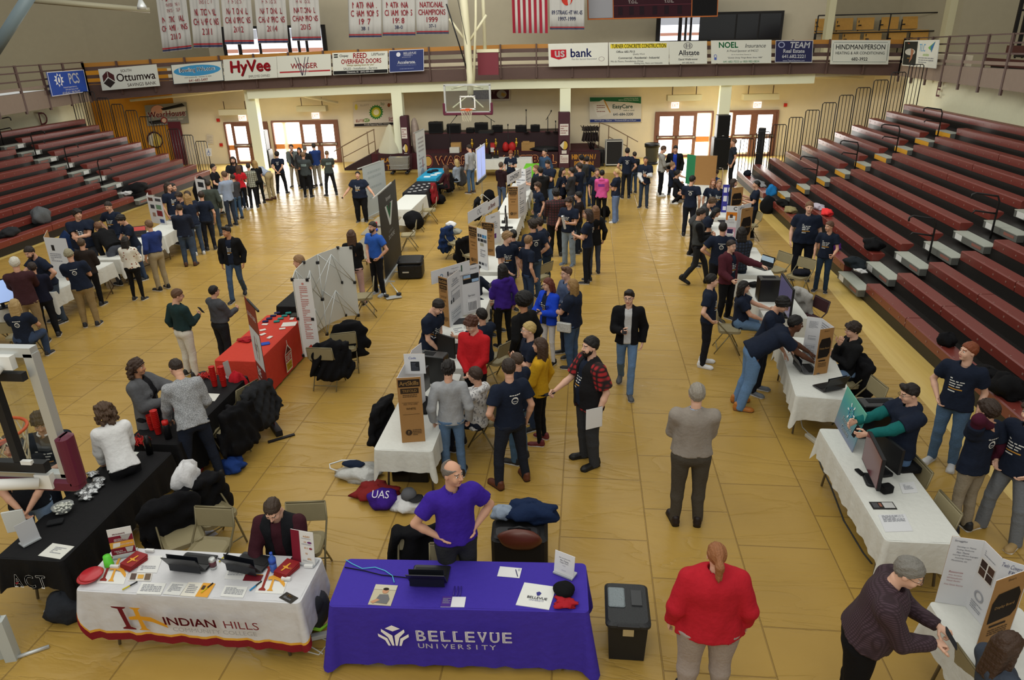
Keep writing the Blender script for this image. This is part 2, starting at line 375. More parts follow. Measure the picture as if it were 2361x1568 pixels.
doors(2,-15.55,-12.35,[('S',.45),('W',.15),('S',.75),('D',.92),('D',.92)],2.0,2)
doors(3,3.4,6.05,[('D',.97),('D',.97),('S',.68)],2.1,2)
doors(4,6.5,9.15,[('S',.55),('D',1.04),('D',1.04)],2.1,2)
# sunlight on the floor comes from these panes only; exit signs, air heaters, alarms
EXITM = mat('fff3ee',.5,emit=.9); EXR = mat('ff6a58',.5,emit=.8)
for k,(px,py,lab) in enumerate([(558,272,'lit EXIT sign over the first pair of doors beside the orange wall'),(727,267,'lit EXIT sign over the doors left of the oil company poster'),(1557,243,'lit EXIT sign over the doors right of the clinic poster'),(1747,242,'lit EXIT sign over the doors nearest the bleachers with yellow steps')]):
    P = aty(px,py,WY-.2); t = thing('exit_sign',lab,'exit sign',P,SK,'exit signs on the end wall')
    MB().box((0,.05,0),(.36,.1,.28),EXITM).build('housing',t)
    MB().text('EXIT',(0,-.004,0),(1,0,0),(0,0,1),.17,EXR,.3).build('lettering',t)
HEAT = mat('d8d2b8',.6)
for px,py,w_,lab in [(543,258,1.5,'cream air heater box above the doors next to the orange wall'),(720,250,1.45,'cream air heater box above the doors behind the people in grey shirts'),(1577,225,1.6,'cream air heater box above the doors by the grey bin'),(1753,223,1.65,'cream air heater box above the doors nearest the tall guard rails')]:
    P = aty(px,py,WY-.5); t = thing('air_heater',lab,'heater',P,SK,'heaters over the doors')
    MB().box((0,0,0),(w_,.45,.26),HEAT).build('housing',t)
    for s in (-.35,.35): MB().tube([(s*w_,0,.13),(s*w_,0,.5)],.02,BROWN,6).build('hanger',t)
for px,py,lab in [(503,277,'red fire alarm box on the wall beside the first doors'),(510,334,'small red pull station low on the wall beside the first doors'),(1811,242,'red fire alarm box on the wall right of the last doors')]:
    P = aty(px,py,WY-.08); o = MB().box((0,0,0),(.14,.08,.15),mat('c22a22',.5)).build('fire_alarm',None,P,SK); tag(o,lab,'fire alarm')
for q,lab in [(((300,232),(560,206)),'above the orange wall'),(((1690,172),(1990,180)),'above the doors nearest the yellow nosed steps'),(((660,214),(780,237)),'left of the oil company poster')]: tag(MB().tube([aty(*q[0],34.6),aty(*q[1],35.2)],.06,mat('e0d8bd',.6),6).build('ceiling_pipe'),'cream pipe running under the gallery '+lab,'pipe')
# ================================================================ bleachers
SEAT = mat('74322a',.34,var=.12,bscale=30,spec=.45); DECK = mat('1f1c1a',.45,var=.3,bscale=14); STEPM = mat('a9ada2',.45,var=.12,bscale=20); YEL = mat('d59a24',.6); LABW = mat('d8d8d4',.6); METB = mat('1e1c1c',.4); KNOB = mat('8d6a60',.4)
def bleachers(label,sx,x0,rows,segs,aisles,ends,yel):
    """sx=+1 rises to +x; rows at x0+.6k (times direction), seats z=.42+.25k"""
    t = thing('bleachers',label,'bleachers',(x0,0,0))
    X = lambda k,u: sx*(.6*k+u)
    y0,y1 = min(s[0] for s in segs),max(s[1] for s in segs); mb = MB()
    for k in range(rows):
        zt = .25*(k+1)
        P = [(X(k,0),y0,.25*k if k == 0 else .25*k-.02),(X(k,.68),y0,.25*k-.02 if k else 0),(X(k,.68),y0,zt),(X(k,0),y0,zt)]
        mb.prism(P,(0,y1-y0,0),DECK)
    mb.build('deck',t)
    for k in range(rows):
        z = .42+.25*k
        for (a,b_) in segs:
            if k == rows-1 and a != segs[0][0]: continue
            if k == rows-1: a,b_ = segs[0][0],segs[-1][1]
            mb = MB(); pr = [(-.01,-.19),(-.02,-.02),(0,0),(.26,0),(.27,-.04),(.12,-.19)]
            cuts = [a]+[y for y in (13.35,20.5) if a+.5 < y < b_-.5]+[b_]
            for c0,c1 in zip(cuts[:-1],cuts[1:]):
                mb.prism([(X(k,u),c0+.012,z+v) for u,v in pr],(0,c1-c0-.024,0),SEAT)
                y = c0+.3
                while y < c1: mb.box((X(k,-.018),y,z-.1),(.012,.03,.03),KNOB); mb.box((X(k,.02),y,z+.002),(.02,.03,.008),KNOB); y += .46
            mb.build('bench_seat',t)
        for n,(a,b_) in enumerate(aisles):
            if k < rows-1:
                mb = MB(); mb.box((X(k,.0),(a+b_)/2,.25*k+.162),(.3,b_-a-.08,.144),mat('62635e',.5)); mb.box((X(k,.0),(a+b_)/2,.25*k+.243),(.31,b_-a-.07,.016),STEPM); fx = X(k,-.152)
                if yel[n]: mb.box((fx,(a+b_)/2,.25*k+.17),(.006,b_-a-.1,.14),YEL)
                else: mb.box((fx,b_-.3,.25*k+.17),(.006,.3,.13),LABW); mb.box((fx,a+.35,.25*k+.17),(.006,.4,.06),mat('8c5b50',.6))
                mb.build('aisle_step',t)
                if k % 2 == 0 and k > 0:
                    xm,ym,zb = X(k,.3),(a+b_)/2,.25*(k+1); mb = MB()
                    mb.tube([(xm,ym,zb),(xm,ym,zb+.82),(xm-sx*.05,ym,zb+.93),(xm-sx*.5,ym,zb+1.0),(xm-sx*.58,ym,zb+.97),(xm-sx*.58,ym,zb+.88)],.022,METB)
                    mb.tube([(xm,ym,zb+.55),(xm-sx*.45,ym,zb+.62),(xm-sx*.5,ym,zb+.55)],.02,METB); mb.build('aisle_handrail',t)
    for e in ends:
        for k in range(rows):
            mb = MB(); za,zb = max(.02,.25*k-.1),.42+.25*k+1.22+.02*k; xa,xb = X(k,.04),X(k,.56)
            mb.tube([(xa,e,za),(xa,e,zb-.05),(xa+sx*.05,e,zb),(xb-sx*.05,e,zb),(xb,e,zb-.05),(xb,e,za)],.019,METB,6)
            for j in (1,2,3): x = xa+(xb-xa)*j/4; mb.tube([(x,e,za),(x,e,zb)],.013,METB,5)
            mb.build('guard_rail',t)
    return t
bleachers('maroon bleachers under the letter E with yellow nosed aisle steps',1,6.2,11,[(2,15.45),(16.9,24.3),(25.4,30.05)],[(15.45,16.9),(24.3,25.4)],[30.3],[0,1])
bleachers('maroon bleachers under the letter D with grey aisle steps',-1,-16.8,10,[(8,24.9),(26.05,30.75)],[(24.9,26.05)],[31.0],[0])
def bank(label,P0,d,rows,L,rise,tread):     # upper gallery seating
    t = thing('gallery_bleachers',label,'bleachers',P0); d = np.array(d,float); n = np.array([-d[1],d[0],0])
    for k in range(rows):
        mb = MB(); a = n*tread*k+np.array([0,0,rise*k])
        mb.prism([a+n*0+(0,0,.15),a+n*.3+(0,0,.15),a+n*.3+(0,0,.38),a+(0,0,.42)],d*L,mat('552a27',.45)); mb.build('bench_seat',t)
        mb = MB(); mb.prism([a+n*.3,a+n*tread+n*.3,a+n*(tread+.3)+(0,0,.2),a+n*.3+(0,0,.2)],d*L,DECK); mb.build('deck',t)
    return t
bank('dark maroon gallery bleachers at the upper right above the letter E',(15.2,31.0,4.1),(-.12,-1,0),5,13,.42,.7)
bank('dark maroon gallery bleachers at the upper left above the letter D',(-24.2,17,4.0),(-.2,1,0),5,9.5,.42,.7)
# orange tip-up seats on the gallery behind the air conditioning sign, with black frame
t = thing('theater_seats','two rows of golden wooden tip-up seats on the gallery in a black frame','seating',aty(2030,92,38.5),-.05)
GSE = mat('b98a3c',.5,var=.15,bscale=12)
for r in range(2):
    for c in range(6):
        mb = MB(); x = -2.55+c*.98+r*.2-(.15 if c < 3 else 0); z = .75-r*.62; y = .3-r*.8
        mb.box((x,y,z),(.8,.06,.55),GSE,Rx(-.15)); mb.box((x,y-.2,z-.36),(.8,.4,.06),GSE); mb.build('seat',t)
    mb = MB()
    for c in range(7): x = -3.05+c*1.0+r*.2; mb.tube([(x,.3-r*.8,-.6-r*.3),(x,.3-r*.8,.9-r*.62)],.03,METB,6); mb.tube([(x,.3-r*.8,.68-r*.62),(x,-.15-r*.8,.68-r*.62)],.03,METB,6)
    mb.build('armrest',t)
mb = MB()
for x in (-3.2,.1,3.3): mb.tube([(x,-.6,-.6),(x,-.6,1.15)],.03,METB,6)
mb.tube([(-3.2,-.6,1.15),(3.3,-.6,1.15)],.03,METB,6); mb.tube([(-3.2,-.6,.35),(3.3,-.6,.35)],.03,METB,6); mb.build('frame',t)
t = thing('stacked_guard_rails','black bar guard rail standing behind the upper right gallery bleachers','railing',np.array([18.2,33.2,5.6]))
mb = MB()
for j in range(9): mb.tube([(-1+j*.28,0,-1.2),(-1+j*.28,.0,2.6)],.035,METB,6)
mb.tube([(-1,0,1.3),(.2,0,1.3)],.04,METB,6); mb.tube([(-1,0,.6),(.2,0,.6)],.04,METB,6); mb.build('bars',t)
for j in range(4): tag(MB().box((-1+j*.28,-.1,.2),(.13,.08,2.0),METB).build('pad',t),None)
for (ch,px,py,X) in [('D',99,273,-23.2),('E',2166,206,13.25)]:
    P = atx(px,py,X); sx = 1 if X < 0 else -1; o = MB().text(ch,(0,0,0),(0,1*sx,0) if sx > 0 else (0,-1,0),(0,0,1),.52,mat('5e2328',.6),off=.02)
    o = o.build('section_letter',None,P); tag(o,'large maroon letter %s painted on the cream wall above the bleachers' % ch,'letter')
# ================================================================ boards with writing on them
class Board:
    """a flat panel in space: O = lower left corner, R and U unit vectors, size w x h; writing lies 2-4 mm in front"""
    def __init__(s,O,R,U,w_,h_):
        s.O = np.asarray(O,float); s.R = np.asarray(R,float); s.R /= np.linalg.norm(s.R); s.U = np.asarray(U,float); s.U /= np.linalg.norm(s.U)
        s.N = np.cross(s.R,s.U); s.N /= np.linalg.norm(s.N); s.w = w_; s.h = h_
    def p(s,u,v,off=0): return s.O+s.R*(u*s.w)+s.U*(v*s.h)+s.N*off
    def panel(s,mb,m,th=.012): return mb.prism([s.p(0,0),s.p(1,0),s.p(1,1),s.p(0,1)],-s.N*th,m)
    def draw(s,mb,elems,off=.003):
        for k,e in enumerate(elems):
            o = off+.0006*k; t = e[0]
            if t == 't':
                _,u,v,h,txt,col = e[:6]; mw = e[6]*s.w if len(e) > 6 and e[6] else None
                bold = e[7] if len(e) > 7 else 0; sh = e[8] if len(e) > 8 else 0; m = flatm(col)
                for d in ([(0,0)] if not bold else [(-bold,0),(bold,0),(0,bold),(0,-bold)]):
                    mb.text(txt,s.p(u,v,o)+s.R*(d[0]*h*s.h)+s.U*(d[1]*h*s.h),s.R,s.U,h*s.h,m,mw,shear=sh)
            elif t == 'r': _,a,b_,c,d,col = e; mb.quad([s.p(a,b_,o),s.p(c,b_,o),s.p(c,d,o),s.p(a,d,o)],flatm(col))
            elif t == 'p': mb.quad([s.p(u,v,o) for u,v in e[1]],flatm(e[2]))
            elif t == 'e': _,u,v,ru,rv,col = e; mb.quad([s.p(u+ru*math.cos(a*math.pi/12),v+rv*math.sin(a*math.pi/12),o) for a in range(24)],flatm(col))
            elif t == 'g':   # ring
                _,u,v,ru,rv,th,col = e; m = flatm(col)
                for a in range(24):
                    c0,s0,c1,s1 = math.cos(a*math.pi/12),math.sin(a*math.pi/12),math.cos((a+1)*math.pi/12),math.sin((a+1)*math.pi/12)
                    mb.quad([s.p(u+ru*c0,v+rv*s0,o),s.p(u+ru*c1,v+rv*s1,o),s.p(u+ru*(1-th)*c1,v+rv*(1-th)*s1,o),s.p(u+ru*(1-th)*c0,v+rv*(1-th)*s0,o)],m)
            elif t == 'l':   # dashes standing for lines of small print: u0,v0,u1,v1,n lines
                _,a,b_,c,d,n,col = e; m = flatm(col); rs = np.random.RandomState(int(abs(a*999+d*77+n)))
                for i in range(n):
                    v = d-(d-b_)*(i+.5)/n; hh = (d-b_)/n*.22; u = a
                    while u < c-.02*(c-a):
                        l = min((c-a)*rs.uniform(.06,.2),c-u); mb.quad([s.p(u,v-hh,o),s.p(u+l,v-hh,o),s.p(u+l,v+hh,o),s.p(u,v+hh,o)],m); u += l+(c-a)*.03
                        if rs.rand() < .08: break
def board_px(q,f):   # q = pixel corners TL, TR, BR, BL; f maps a pixel to the board's plane
    TL,TR,BR,BL = [f(*p) for p in q]
    Rv = (TR-TL+BR-BL)/2; Uv = (TL-BL+TR-BR)/2; c = (TL+TR+BR+BL)/4; w_,h_ = np.linalg.norm(Rv),np.linalg.norm(Uv)
    return Board(c-Rv/2-Uv/2,Rv,Uv,w_,h_)
def sign(name,label,cat,q,Y0,base,elems,th=.03,group=None,frame=None,f=None):
    b = board_px(q,f or (lambda x,y: aty(x,y,Y0))); t = thing(name,label,cat,b.p(.5,0),0,group); L0 = b.p(.5,0); b.O = b.O-L0
    mb = MB(); b.panel(mb,base if not isinstance(base,str) else mat(base,.55,spec=.3),th); mb.build('panel',t)
    if frame:
        mb = MB(); b.draw(mb,[('r',0,0,1,.025,frame),('r',0,.975,1,1,frame),('r',0,0,.012,1,frame),('r',.988,0,1,1,frame)],.002); mb.build('border',t)
    if elems: mb = MB(); b.draw(mb,elems); mb.build('lettering',t)
    return t
SG = 'sponsor signs on the gallery railing'; YS = 33.15
WHT = 'd3d5cb'; RED = 'b3202c'; NVY = '1f2450'
def ss(label,q,base,el,frame=None,f=None): sign('sponsor_sign',label,'sign',q,YS,base,el,.03,SG,frame,f)
def PL(a,c,o):      # upright plane through two plan points, o metres towards the court
    n = np.array([c[1]-a[1],a[0]-c[0],0.]); n /= np.linalg.norm(n); k = n@(np.array([a[0],a[1],0.])-O3)+o
    return lambda x,y: O3+ray(x,y)*(k/(n@ray(x,y)))
ss('blue sign with white sun emblem and letters PCS on the gallery railing',[(107,167),(193,160),(203,212),(121,222)],'2148a6',[('p',[(.26+.13*math.cos(a*math.pi/9)*(1 if a % 2 else .6),.64+.3*math.sin(a*math.pi/9)*(1 if a % 2 else .6)) for a in range(18)],'e8e8ea'),('e',.26,.64,.055,.2,'2148a6'),('e',.26,.64,.025,.12,'e8e8ea'),('t',.67,.66,.44,'PCS','eeeeee',.5,.02),('t',.52,.3,.08,'Professional Computer Solutions, Inc.','e8e8ea',.8),('t',.55,.2,.07,'429 W. 2nd St. Ottumwa, IA 52501','e8e8ea',.7),('t',.52,.08,.1,'641-682-4611 / 800-790-4797','f0f0f0',.9,.02)],'e8e8ea',PL(FL[1],FL[2],.2))
ss('white bank sign with maroon cube emblem on the gallery railing',[(226,158.5),(360,149),(368.6,197),(236,210)],WHT,[('p',[(.05,.68),(.14,.88),(.14,.62),(.05,.38)],'4c2526'),('p',[(.15,.88),(.25,.68),(.25,.38),(.15,.6)],'4c2526'),('p',[(.05,.33),(.145,.56),(.25,.33),(.15,.1)],'2f2624'),('t',.47,.83,.12,'SOUTH','40302e',.2),('t',.62,.53,.36,'Ottumwa','35201f',.68,.015),('t',.7,.16,.15,'SAVINGS BANK','40302e',.55)])
ss('white sign with blue oval and a web address on the gallery railing',[(393,149),(511,140),(517,186),(400,195)],WHT,[('e',.5,.62,.46,.27,'3f8fc0'),('t',.5,.64,.26,'Bowling RVs.com','f2f2f2',.82,.03),('t',.5,.64,.24,'Bowling RVs.com','22282f',.8),('t',.5,.28,.08,'14270 Sycamore Rd. - Ottumwa, IA. 52501','2b3038',.85),('t',.5,.13,.13,'641-682-5497','9b3a3a',.5,.02)],'2d3a44')
ss('white grocery sign with big red rounded lettering on the gallery railing',[(514,138),(637,129.5),(640,179.6),(518,186)],WHT,[('t',.51,.52,.7,'HyVee','3a3030',.84,.025),('t',.5,.55,.7,'HyVee','b01f2a',.84,.03),('t',.66,.13,.12,'EMPLOYEE OWNED','4b4644',.4)])
ss('white electric company sign with dark V lines on the gallery railing',[(637.5,129.5),(762.5,124),(764,173.5),(641,179)],WHT,[('t',.5,.5,.24,'WINGER','b23b41',.94,.03),('r',.04,.2,.98,.27,'a8343a'),('t',.5,.23,.08,'electrical','d8d0cc',.3)]+[('p',[(a,.9),(a+.012,.9),(b_+.012,.05),(b_,.05)],'2a2340') for a,b_ in ((.33,.45),(.39,.46),(.52,.46),(.58,.5))])
ss('white overhead doors sign with red and yellow lines on the gallery railing',[(766,122.5),(893.5,117),(895,169),(768,173)],WHT,[('r',.03,.78,.1,.84,'222222'),('r',.03,.88,.1,.94,'222222'),('t',.21,.84,.14,'Clopay','222222',.2,.02),('t',.5,.84,.22,'REED',RED,.24,.03),('t',.83,.88,.13,'LiftMaster','2a2a2a',.24),('t',.52,.59,.2,'OVERHEAD DOORS',RED,.72,.03),('t',.5,.41,.1,'"Always opening doors for you"','a78c2a',.82,.02),('t',.5,.27,.1,'SALES - Installation - Service','44464a',.7),('r',.01,.02,.99,.18,'1c1c1e'),('t',.5,.1,.1,'Ottumwa, IA   (641) 684-4993','e8e8e8',.9,.02)])
ss('dark blue university sign reading Accelerate on the gallery railing',[(897,117),(976.6,112),(978,164),(897.6,167)],'26346b',[('e',.27,.8,.06,.1,'d8dae6'),('t',.6,.84,.1,'BELLEVUE','d8dae6',.42,.03),('t',.55,.74,.06,'UNIVERSITY','b8bcd6',.3),('t',.5,.66,.04,'Real learning for real life','c8cade',.36),('t',.5,.44,.14,'Accelerate.','eef0f6',.52,.03),('t',.5,.3,.05,"Complete your bachelor's degree faster here.",'98a0c4',.8),('l',.3,.12,.7,.17,1,'8890b8')],'d8dae6')
ss('wrinkled white vinyl bank sign with red shield and blue letters on the gallery railing',[(1264.6,101),(1401,98),(1403,151),(1264.6,154)],mat('d9dad0',.25,bump=.8,bscale=2.2,spec=.6),[('p',[(.04,.74),(.3,.74),(.3,.4),(.17,.3),(.04,.42)],RED),('t',.19,.55,.26,'us','eeeeee',.2,.03),('t',.55,.58,.36,'bank','2a3270',.5,.03),('t',.6,.31,.07,'Five Star Service Guaranteed','6a6c78',.42,0,.2),('g',.89,.3,.05,.1,.15,'9a8a8a')])
ss('white concrete company sign with yellow title strip on the gallery railing',[(1403.6,98),(1542,95.6),(1542.5,149),(1403.6,151)],WHT,[('r',.03,.74,.96,.93,'e3cf3c'),('t',.5,.83,.17,'TURNER CONCRETE CONSTRUCTION','23231f',.9,.02),('t',.28,.59,.09,'Office: 682-7013','2b2b33',.42,.02),('t',.5,.47,.09,'Quality Work','3d3d44',.24,0,.25),('t',.5,.32,.09,'Commercial - Residential - Industrial','2b2b33',.9,.02),('t',.3,.17,.09,'We do Floors, Foundations, Drives','3d3d44',.55,0,.25),('t',.66,.07,.09,'Parking lots, Patios and Sidewalks','3d3d44',.6,0,.25)])
ss('white insurance sign with cupped hands emblem and black name on the gallery railing',[(1543,95),(1629.5,95),(1631,146),(1543,149)],WHT,[('g',.5,.8,.12,.15,.18,'7a7a78'),('e',.46,.8,.03,.1,'8a8a88'),('e',.54,.8,.03,.1,'8a8a88'),('t',.52,.5,.22,'Allstate','2b2d3c',.62,.02),('t',.5,.33,.05,"You're in good hands.",'6c6e76',.4),('t',.5,.21,.08,'David Weilbrenner','3a3c46',.75,.02),('t',.5,.06,.07,'641-682-4610','3a3c46',.55)])
ss('white insurance sign with big green capitals and italic lines on the gallery railing',[(1639.6,93),(1778.6,92),(1778.6,145),(1639.6,147)],WHT,[('t',.29,.8,.24,'NOEL','1f7a4a',.4,.04),('t',.74,.76,.17,'Insurance','34363a',.38,0,.3),('t',.52,.53,.12,'A Proud Sponsor of IHCC!','34363a',.68,0,.3),('t',.5,.38,.05,'201 W. Fourth Street, Ottumwa, IA','54565a',.46),('t',.56,.24,.09,'"Quietly Doing Things Better Since 1908"','54565a',.74,0,.3),('t',.5,.08,.09,'641-682-7533 or 800-985-0834','2f7a52',.92),('g',.07,.32,.025,.08,.3,'4a5fb0'),('r',.05,.16,.09,.25,'4a5fb0')])
ss('navy real estate sign with star and white letters on the gallery railing',[(1789,93),(1874.5,93),(1873,144),(1786,144)],'232650',[('g',.16,.8,.09,.14,.3,'9aa0c0'),('t',.65,.79,.26,'TEAM','e6e8ee',.58,.03,.15),('t',.5,.52,.16,'Real Estate','e6e8ee',.86,.03),('t',.5,.28,.15,'641.682.2221','e6e8ee',.86,.03),('t',.5,.09,.07,'www.TeamOttumwa.com','c0c4d8',.8)],'d0d2d8')
ss('white heating and cooling sign with rounded grey border on the gallery railing',[(1918.5,93),(2053,92),(2048,149),(1913.5,147.5)],WHT,[('r',.04,.9,.96,.915,'5e6f68'),('r',.04,.09,.96,.105,'5e6f68'),('r',.03,.14,.036,.86,'5e6f68'),('r',.964,.14,.97,.86,'5e6f68'),('t',.5,.72,.2,'HINDMAN/PERSON','232628',.84,.01),('t',.5,.47,.12,'HEATING & AIR CONDITIONING','2d3032',.84),('t',.5,.22,.13,'682-3922','2d3032',.32,.02)])
ss('white and black two-panel sign with blue and green letters, gallery right end',[(2085,93),(2166,92),(2156,157.5),(2080,151)],WHT,[('r',.02,.04,.43,.95,'22241f'),('t',.15,.88,.07,'Chasing','d4562a',.22),('e',.22,.55,.16,.13,'b8b8b0'),('p',[(.24,.7),(.34,.6),(.3,.3),(.22,.12),(.25,.4)],'9a6a4e'),('t',.19,.3,.06,'greatness','c79a3a',.2),('t',.58,.72,.28,'TLC','5b9cc8',.28),('p',[(.74,.72),(.92,.95),(.82,.62)],'6fb04a'),('p',[(.8,.75),(.92,.95),(.84,.55)],'3b6ea0'),('t',.7,.47,.11,'associates','9ac066',.5),('l',.5,.14,.92,.38,3,'8a8c90')],None,PL(FR[0],FR[1],.2))
# banners hanging from the roof
CLB = 'c5c4c0'; SIL0 = mat('c4c7c6',.35,metal=.5)
def banner(label,q,el,ext,strip=True,base=CLB,name='championship_banner',cat='banner',grp='banners above the gallery'):
    (tl,tr,br,bl) = q
    TL = (tl[0]+(tl[0]-bl[0])*ext,tl[1]+(tl[1]-bl[1])*ext); TR = (tr[0]+(tr[0]-br[0])*ext,tr[1]+(tr[1]-br[1])*ext)
    b = board_px([TL,TR,br,bl],lambda x,y: aty(x,y,34.6)); L0 = b.p(.5,0); b.O = b.O-L0; t = thing(name,label,cat,L0,0,grp)
    mb = MB(); n = 26; V = []; ph = (L0[0]*3.7) % 6; m = mat(base,.75,spec=.2)
    off = lambda u,v: .035*math.sin(u*19+ph+v)*(1-.5*v)+.02*math.sin(u*43+ph)
    for j in range(5):
        for i in range(n+1): V.append(b.p(i/n,j/4,off(i/n,j/4)))
    mb.add(V,[(j*(n+1)+i,j*(n+1)+i+1,(j+1)*(n+1)+i+1,(j+1)*(n+1)+i) for j in range(4) for i in range(n)],m,True); o = mb.build('fabric',t)
    so = o.modifiers.new('thickness','SOLIDIFY'); so.thickness = .006; so.offset = 0
    e2 = ([('r',0,.045,1,.06,'a03038'),('r',0,.018,1,.035,'2e3358')] if strip else [])+el
    mb = MB(); b.draw(mb,e2,.0)
    # the print follows the folds of the cloth
    W_ = []
    for p in mb.v:
        u = float(np.dot(np.array(p)-b.O,b.R))/b.w; v = float(np.dot(np.array(p)-b.O,b.U))/b.h
        W_.append(tuple(np.array(p)+b.N*(off(u,v)+.03)))
    mb.v = W_;
    if strip:   # strips need the same folds
        k = MB()
        for v0,v1,col in ((.04,.062,'a03038'),(.012,.034,'2e3358')):
            VV = [b.p(i/n,v,off(i/n,v)+.015) for v in (v0,v1) for i in range(n+1)]; k.add(VV,[(i,i+1,n+2+i,n+1+i) for i in range(n)],flatm(col),True)
        k.build('border',t); mb2 = MB(); bb = Board(b.O,b.R,b.U,b.w,b.h); bb.draw(mb2,el,0)
        mb2.v = [tuple(np.array(p)+b.N*(off(float(np.dot(np.array(p)-b.O,b.R))/b.w,float(np.dot(np.array(p)-b.O,b.U))/b.h)+.022)) for p in mb2.v]; mb = mb2
    mb.build('lettering',t); return t
BR_ = '93303a'
def golf(yr,q,lab): banner(lab,q,[('t',.5,.47,.085,'NATIONAL',BR_,.72,.02),('t',.5,.345,.085,'CHAMPIONS',BR_,.86,.02),('t',.5,.215,.085,yr,BR_,.34,.02),('t',.5,.6,.05,"MEN'S GOLF",BR_,.52),('t',.5,.68,.05,'DIVISION I',BR_,.5),('t',.5,.78,.09,'NJCAA',BR_,.6,.02)],.62)
golf('2010',[(363,24),(432,15),(442,115),(378,119)],'leftmost golf banner reading National Champions 2010')
golf('2011',[(436.5,0),(505.6,0),(513,108),(450,112.5)],'golf banner reading National Champions 2011')
golf('2012',[(510,0),(579.5,0),(585,101),(522,104)],'golf banner reading National Champions 2012')
golf('2014',[(587,0),(659,0),(663.5,97.6),(598,101.7)],'golf banner reading National Champions 2014')
golf('2015',[(666,0),(735,0),(740,91.5),(676,96)],'golf banner reading National Champions 2015')
for yr,rec,q in (('1997','38-1',[(802,0),(879,0),(880,85),(804,89)]),('1998','38-0',[(880,0),(957,0),(958,81),(881.7,85)]),('1999','37-1',[(957.5,0),(1032.5,0),(1036,77),(959,81)])):
    banner('basketball banner reading National Champions %s with record %s' % (yr,rec),q,[('t',.5,.54,.1,'NATIONAL',BR_,.72,.025),('t',.5,.405,.1,'CHAMPIONS',BR_,.82,.025),('t',.5,.27,.095,yr,BR_,.34,.025),('t',.5,.155,.06,rec,'2e3358',.24,.02),('t',.5,.68,.09,'NJCAA',BR_,.6)],.62)
banner('white banner with a red basketball reading 89 Straight Wins 1997-1999',[(1267,0),(1347.6,0),(1346,69),(1269,69)],[('e',.5,.62,.17,.16,'c23a2c'),('t',.5,.33,.075,'89 STRAIGHT WINS','2e3358',.88,.02),('t',.5,.21,.075,'1997-1999','2e3358',.5,.02)],.8)
banner('American flag hanging with vertical red and white stripes',[(1180,0),(1262,0),(1263.6,77),(1182,76)],[('r',(i*2)/13.,.0,(i*2+1)/13.,1,'a52a3c') for i in range(7)]+[('r',0,.62,.54,1,'2c3058')],1.3,False,'d6d2cc','flag','flag',None)
# steel of the roof at the upper left
tag(MB().tube([aty(-40,160,22),aty(75,-20,22)],.17,mat('66757b',.5),8).build('roof_brace'),'blue grey steel brace crossing the upper left corner','beam')
tag(MB().tube([aty(40,-3,24),aty(345,24,26)],.09,mat('8f8a74',.5),8).build('roof_pipe'),'pale horizontal pipe under the roof at the upper left','pipe')
t = thing('spotlight','small silver spotlight hanging by the roof pipe over the golf banners','lamp',aty(325,6,25)); MB().lathe([(.05,.1),(.14,-.1),(.15,-.2),(.0,-.18)],(0,0,0),SIL0,14).build('reflector',t); MB().tube([(0,0,.1),(0,0,.7)],.03,mat('2a2a2a',.5),6).build('hanger',t)
# scoreboard
b = board_px([(1355,-42),(1656,-52),(1656.6,39),(1353.7,45)],lambda x,y: aty(x,y,35.5)); L0 = b.p(.5,0); b.O = b.O-L0
t = thing('scoreboard','long dark scoreboard with orange edges and T.O.L. fields above the gallery','scoreboard',L0)
mb = MB(); b.panel(mb,mat('2c1a20',.5),.3); mb.build('housing',t)
mb = MB(); b.draw(mb,[('r',0,0,1,.03,'c06a34'),('r',0,0,.006,1,'c06a34'),('r',.994,0,1,1,'c06a34'),('r',.195,0,.2,1,'c06a34'),('r',.797,0,.803,1,'c06a34')],.006); mb.build('frame',t)
mb = MB(); b.draw(mb,[('r',.008,.04,.193,1,'9a9aa0'),('r',.2,.03,.797,1,'35161f'),('r',.805,.03,.992,1,'131214')],.003); mb.build('panel',t)
mb = MB(); b.draw(mb,[('t',.35,.44,.075,'T.O.L.','cfc9c4',.1,.03),('t',.625,.44,.075,'T.O.L.','cfc9c4',.1,.03)]+[('r',u,.1,u+.035,.32,'23141c') for u in (.235,.32,.4,.5,.59,.69)]+[('r',.2,.34,.797,.36,'5a2a34')],.008); mb.build('lettering',t)
# end wall posters
sign('oil_company_poster','white poster with green and yellow sunflower emblem beside the left stage column','poster',[(812,235.5),(924,231),(922,288),(816.6,293)],WY-.1,'d2c8bc',[('p',[(.49+(.125 if a % 2 else .155)*math.cos(a*math.pi/18),.56+(.25 if a % 2 else .31)*math.sin(a*math.pi/18)) for a in range(36)],'2f7d3c'),('p',[(.49+(.085 if a % 2 else .115)*math.cos(a*math.pi/18),.56+(.17 if a % 2 else .23)*math.sin(a*math.pi/18)) for a in range(36)],'c9c63a'),('e',.49,.56,.06,.12,'efe9c0'),('t',.25,.86,.07,'ELLIOTT','8a8680',.24),('t',.63,.88,.16,'bp','4c7a5a',.12),('e',.07,.8,.03,.12,'d8cc5a'),('e',.76,.82,.03,.08,'8a4a2a'),('t',.86,.85,.12,"casey's",'b0502a',.2,.02),('e',.28,.25,.07,.08,'6a8a4a'),('t',.14,.24,.1,'ELITE','b0503a',.18,.02),('t',.28,.24,.1,'PIT','e8e0d0',.1),('t',.87,.3,.09,"Godfather's",'a02a34',.24,.02),('t',.82,.2,.09,'Pizza','a02a34',.14,.02),('r',.02,.02,1,.12,'231f20'),('t',.5,.07,.07,'Proudly Supporting IHCC Athletics','e8e0d8',.96,.02)],.03)
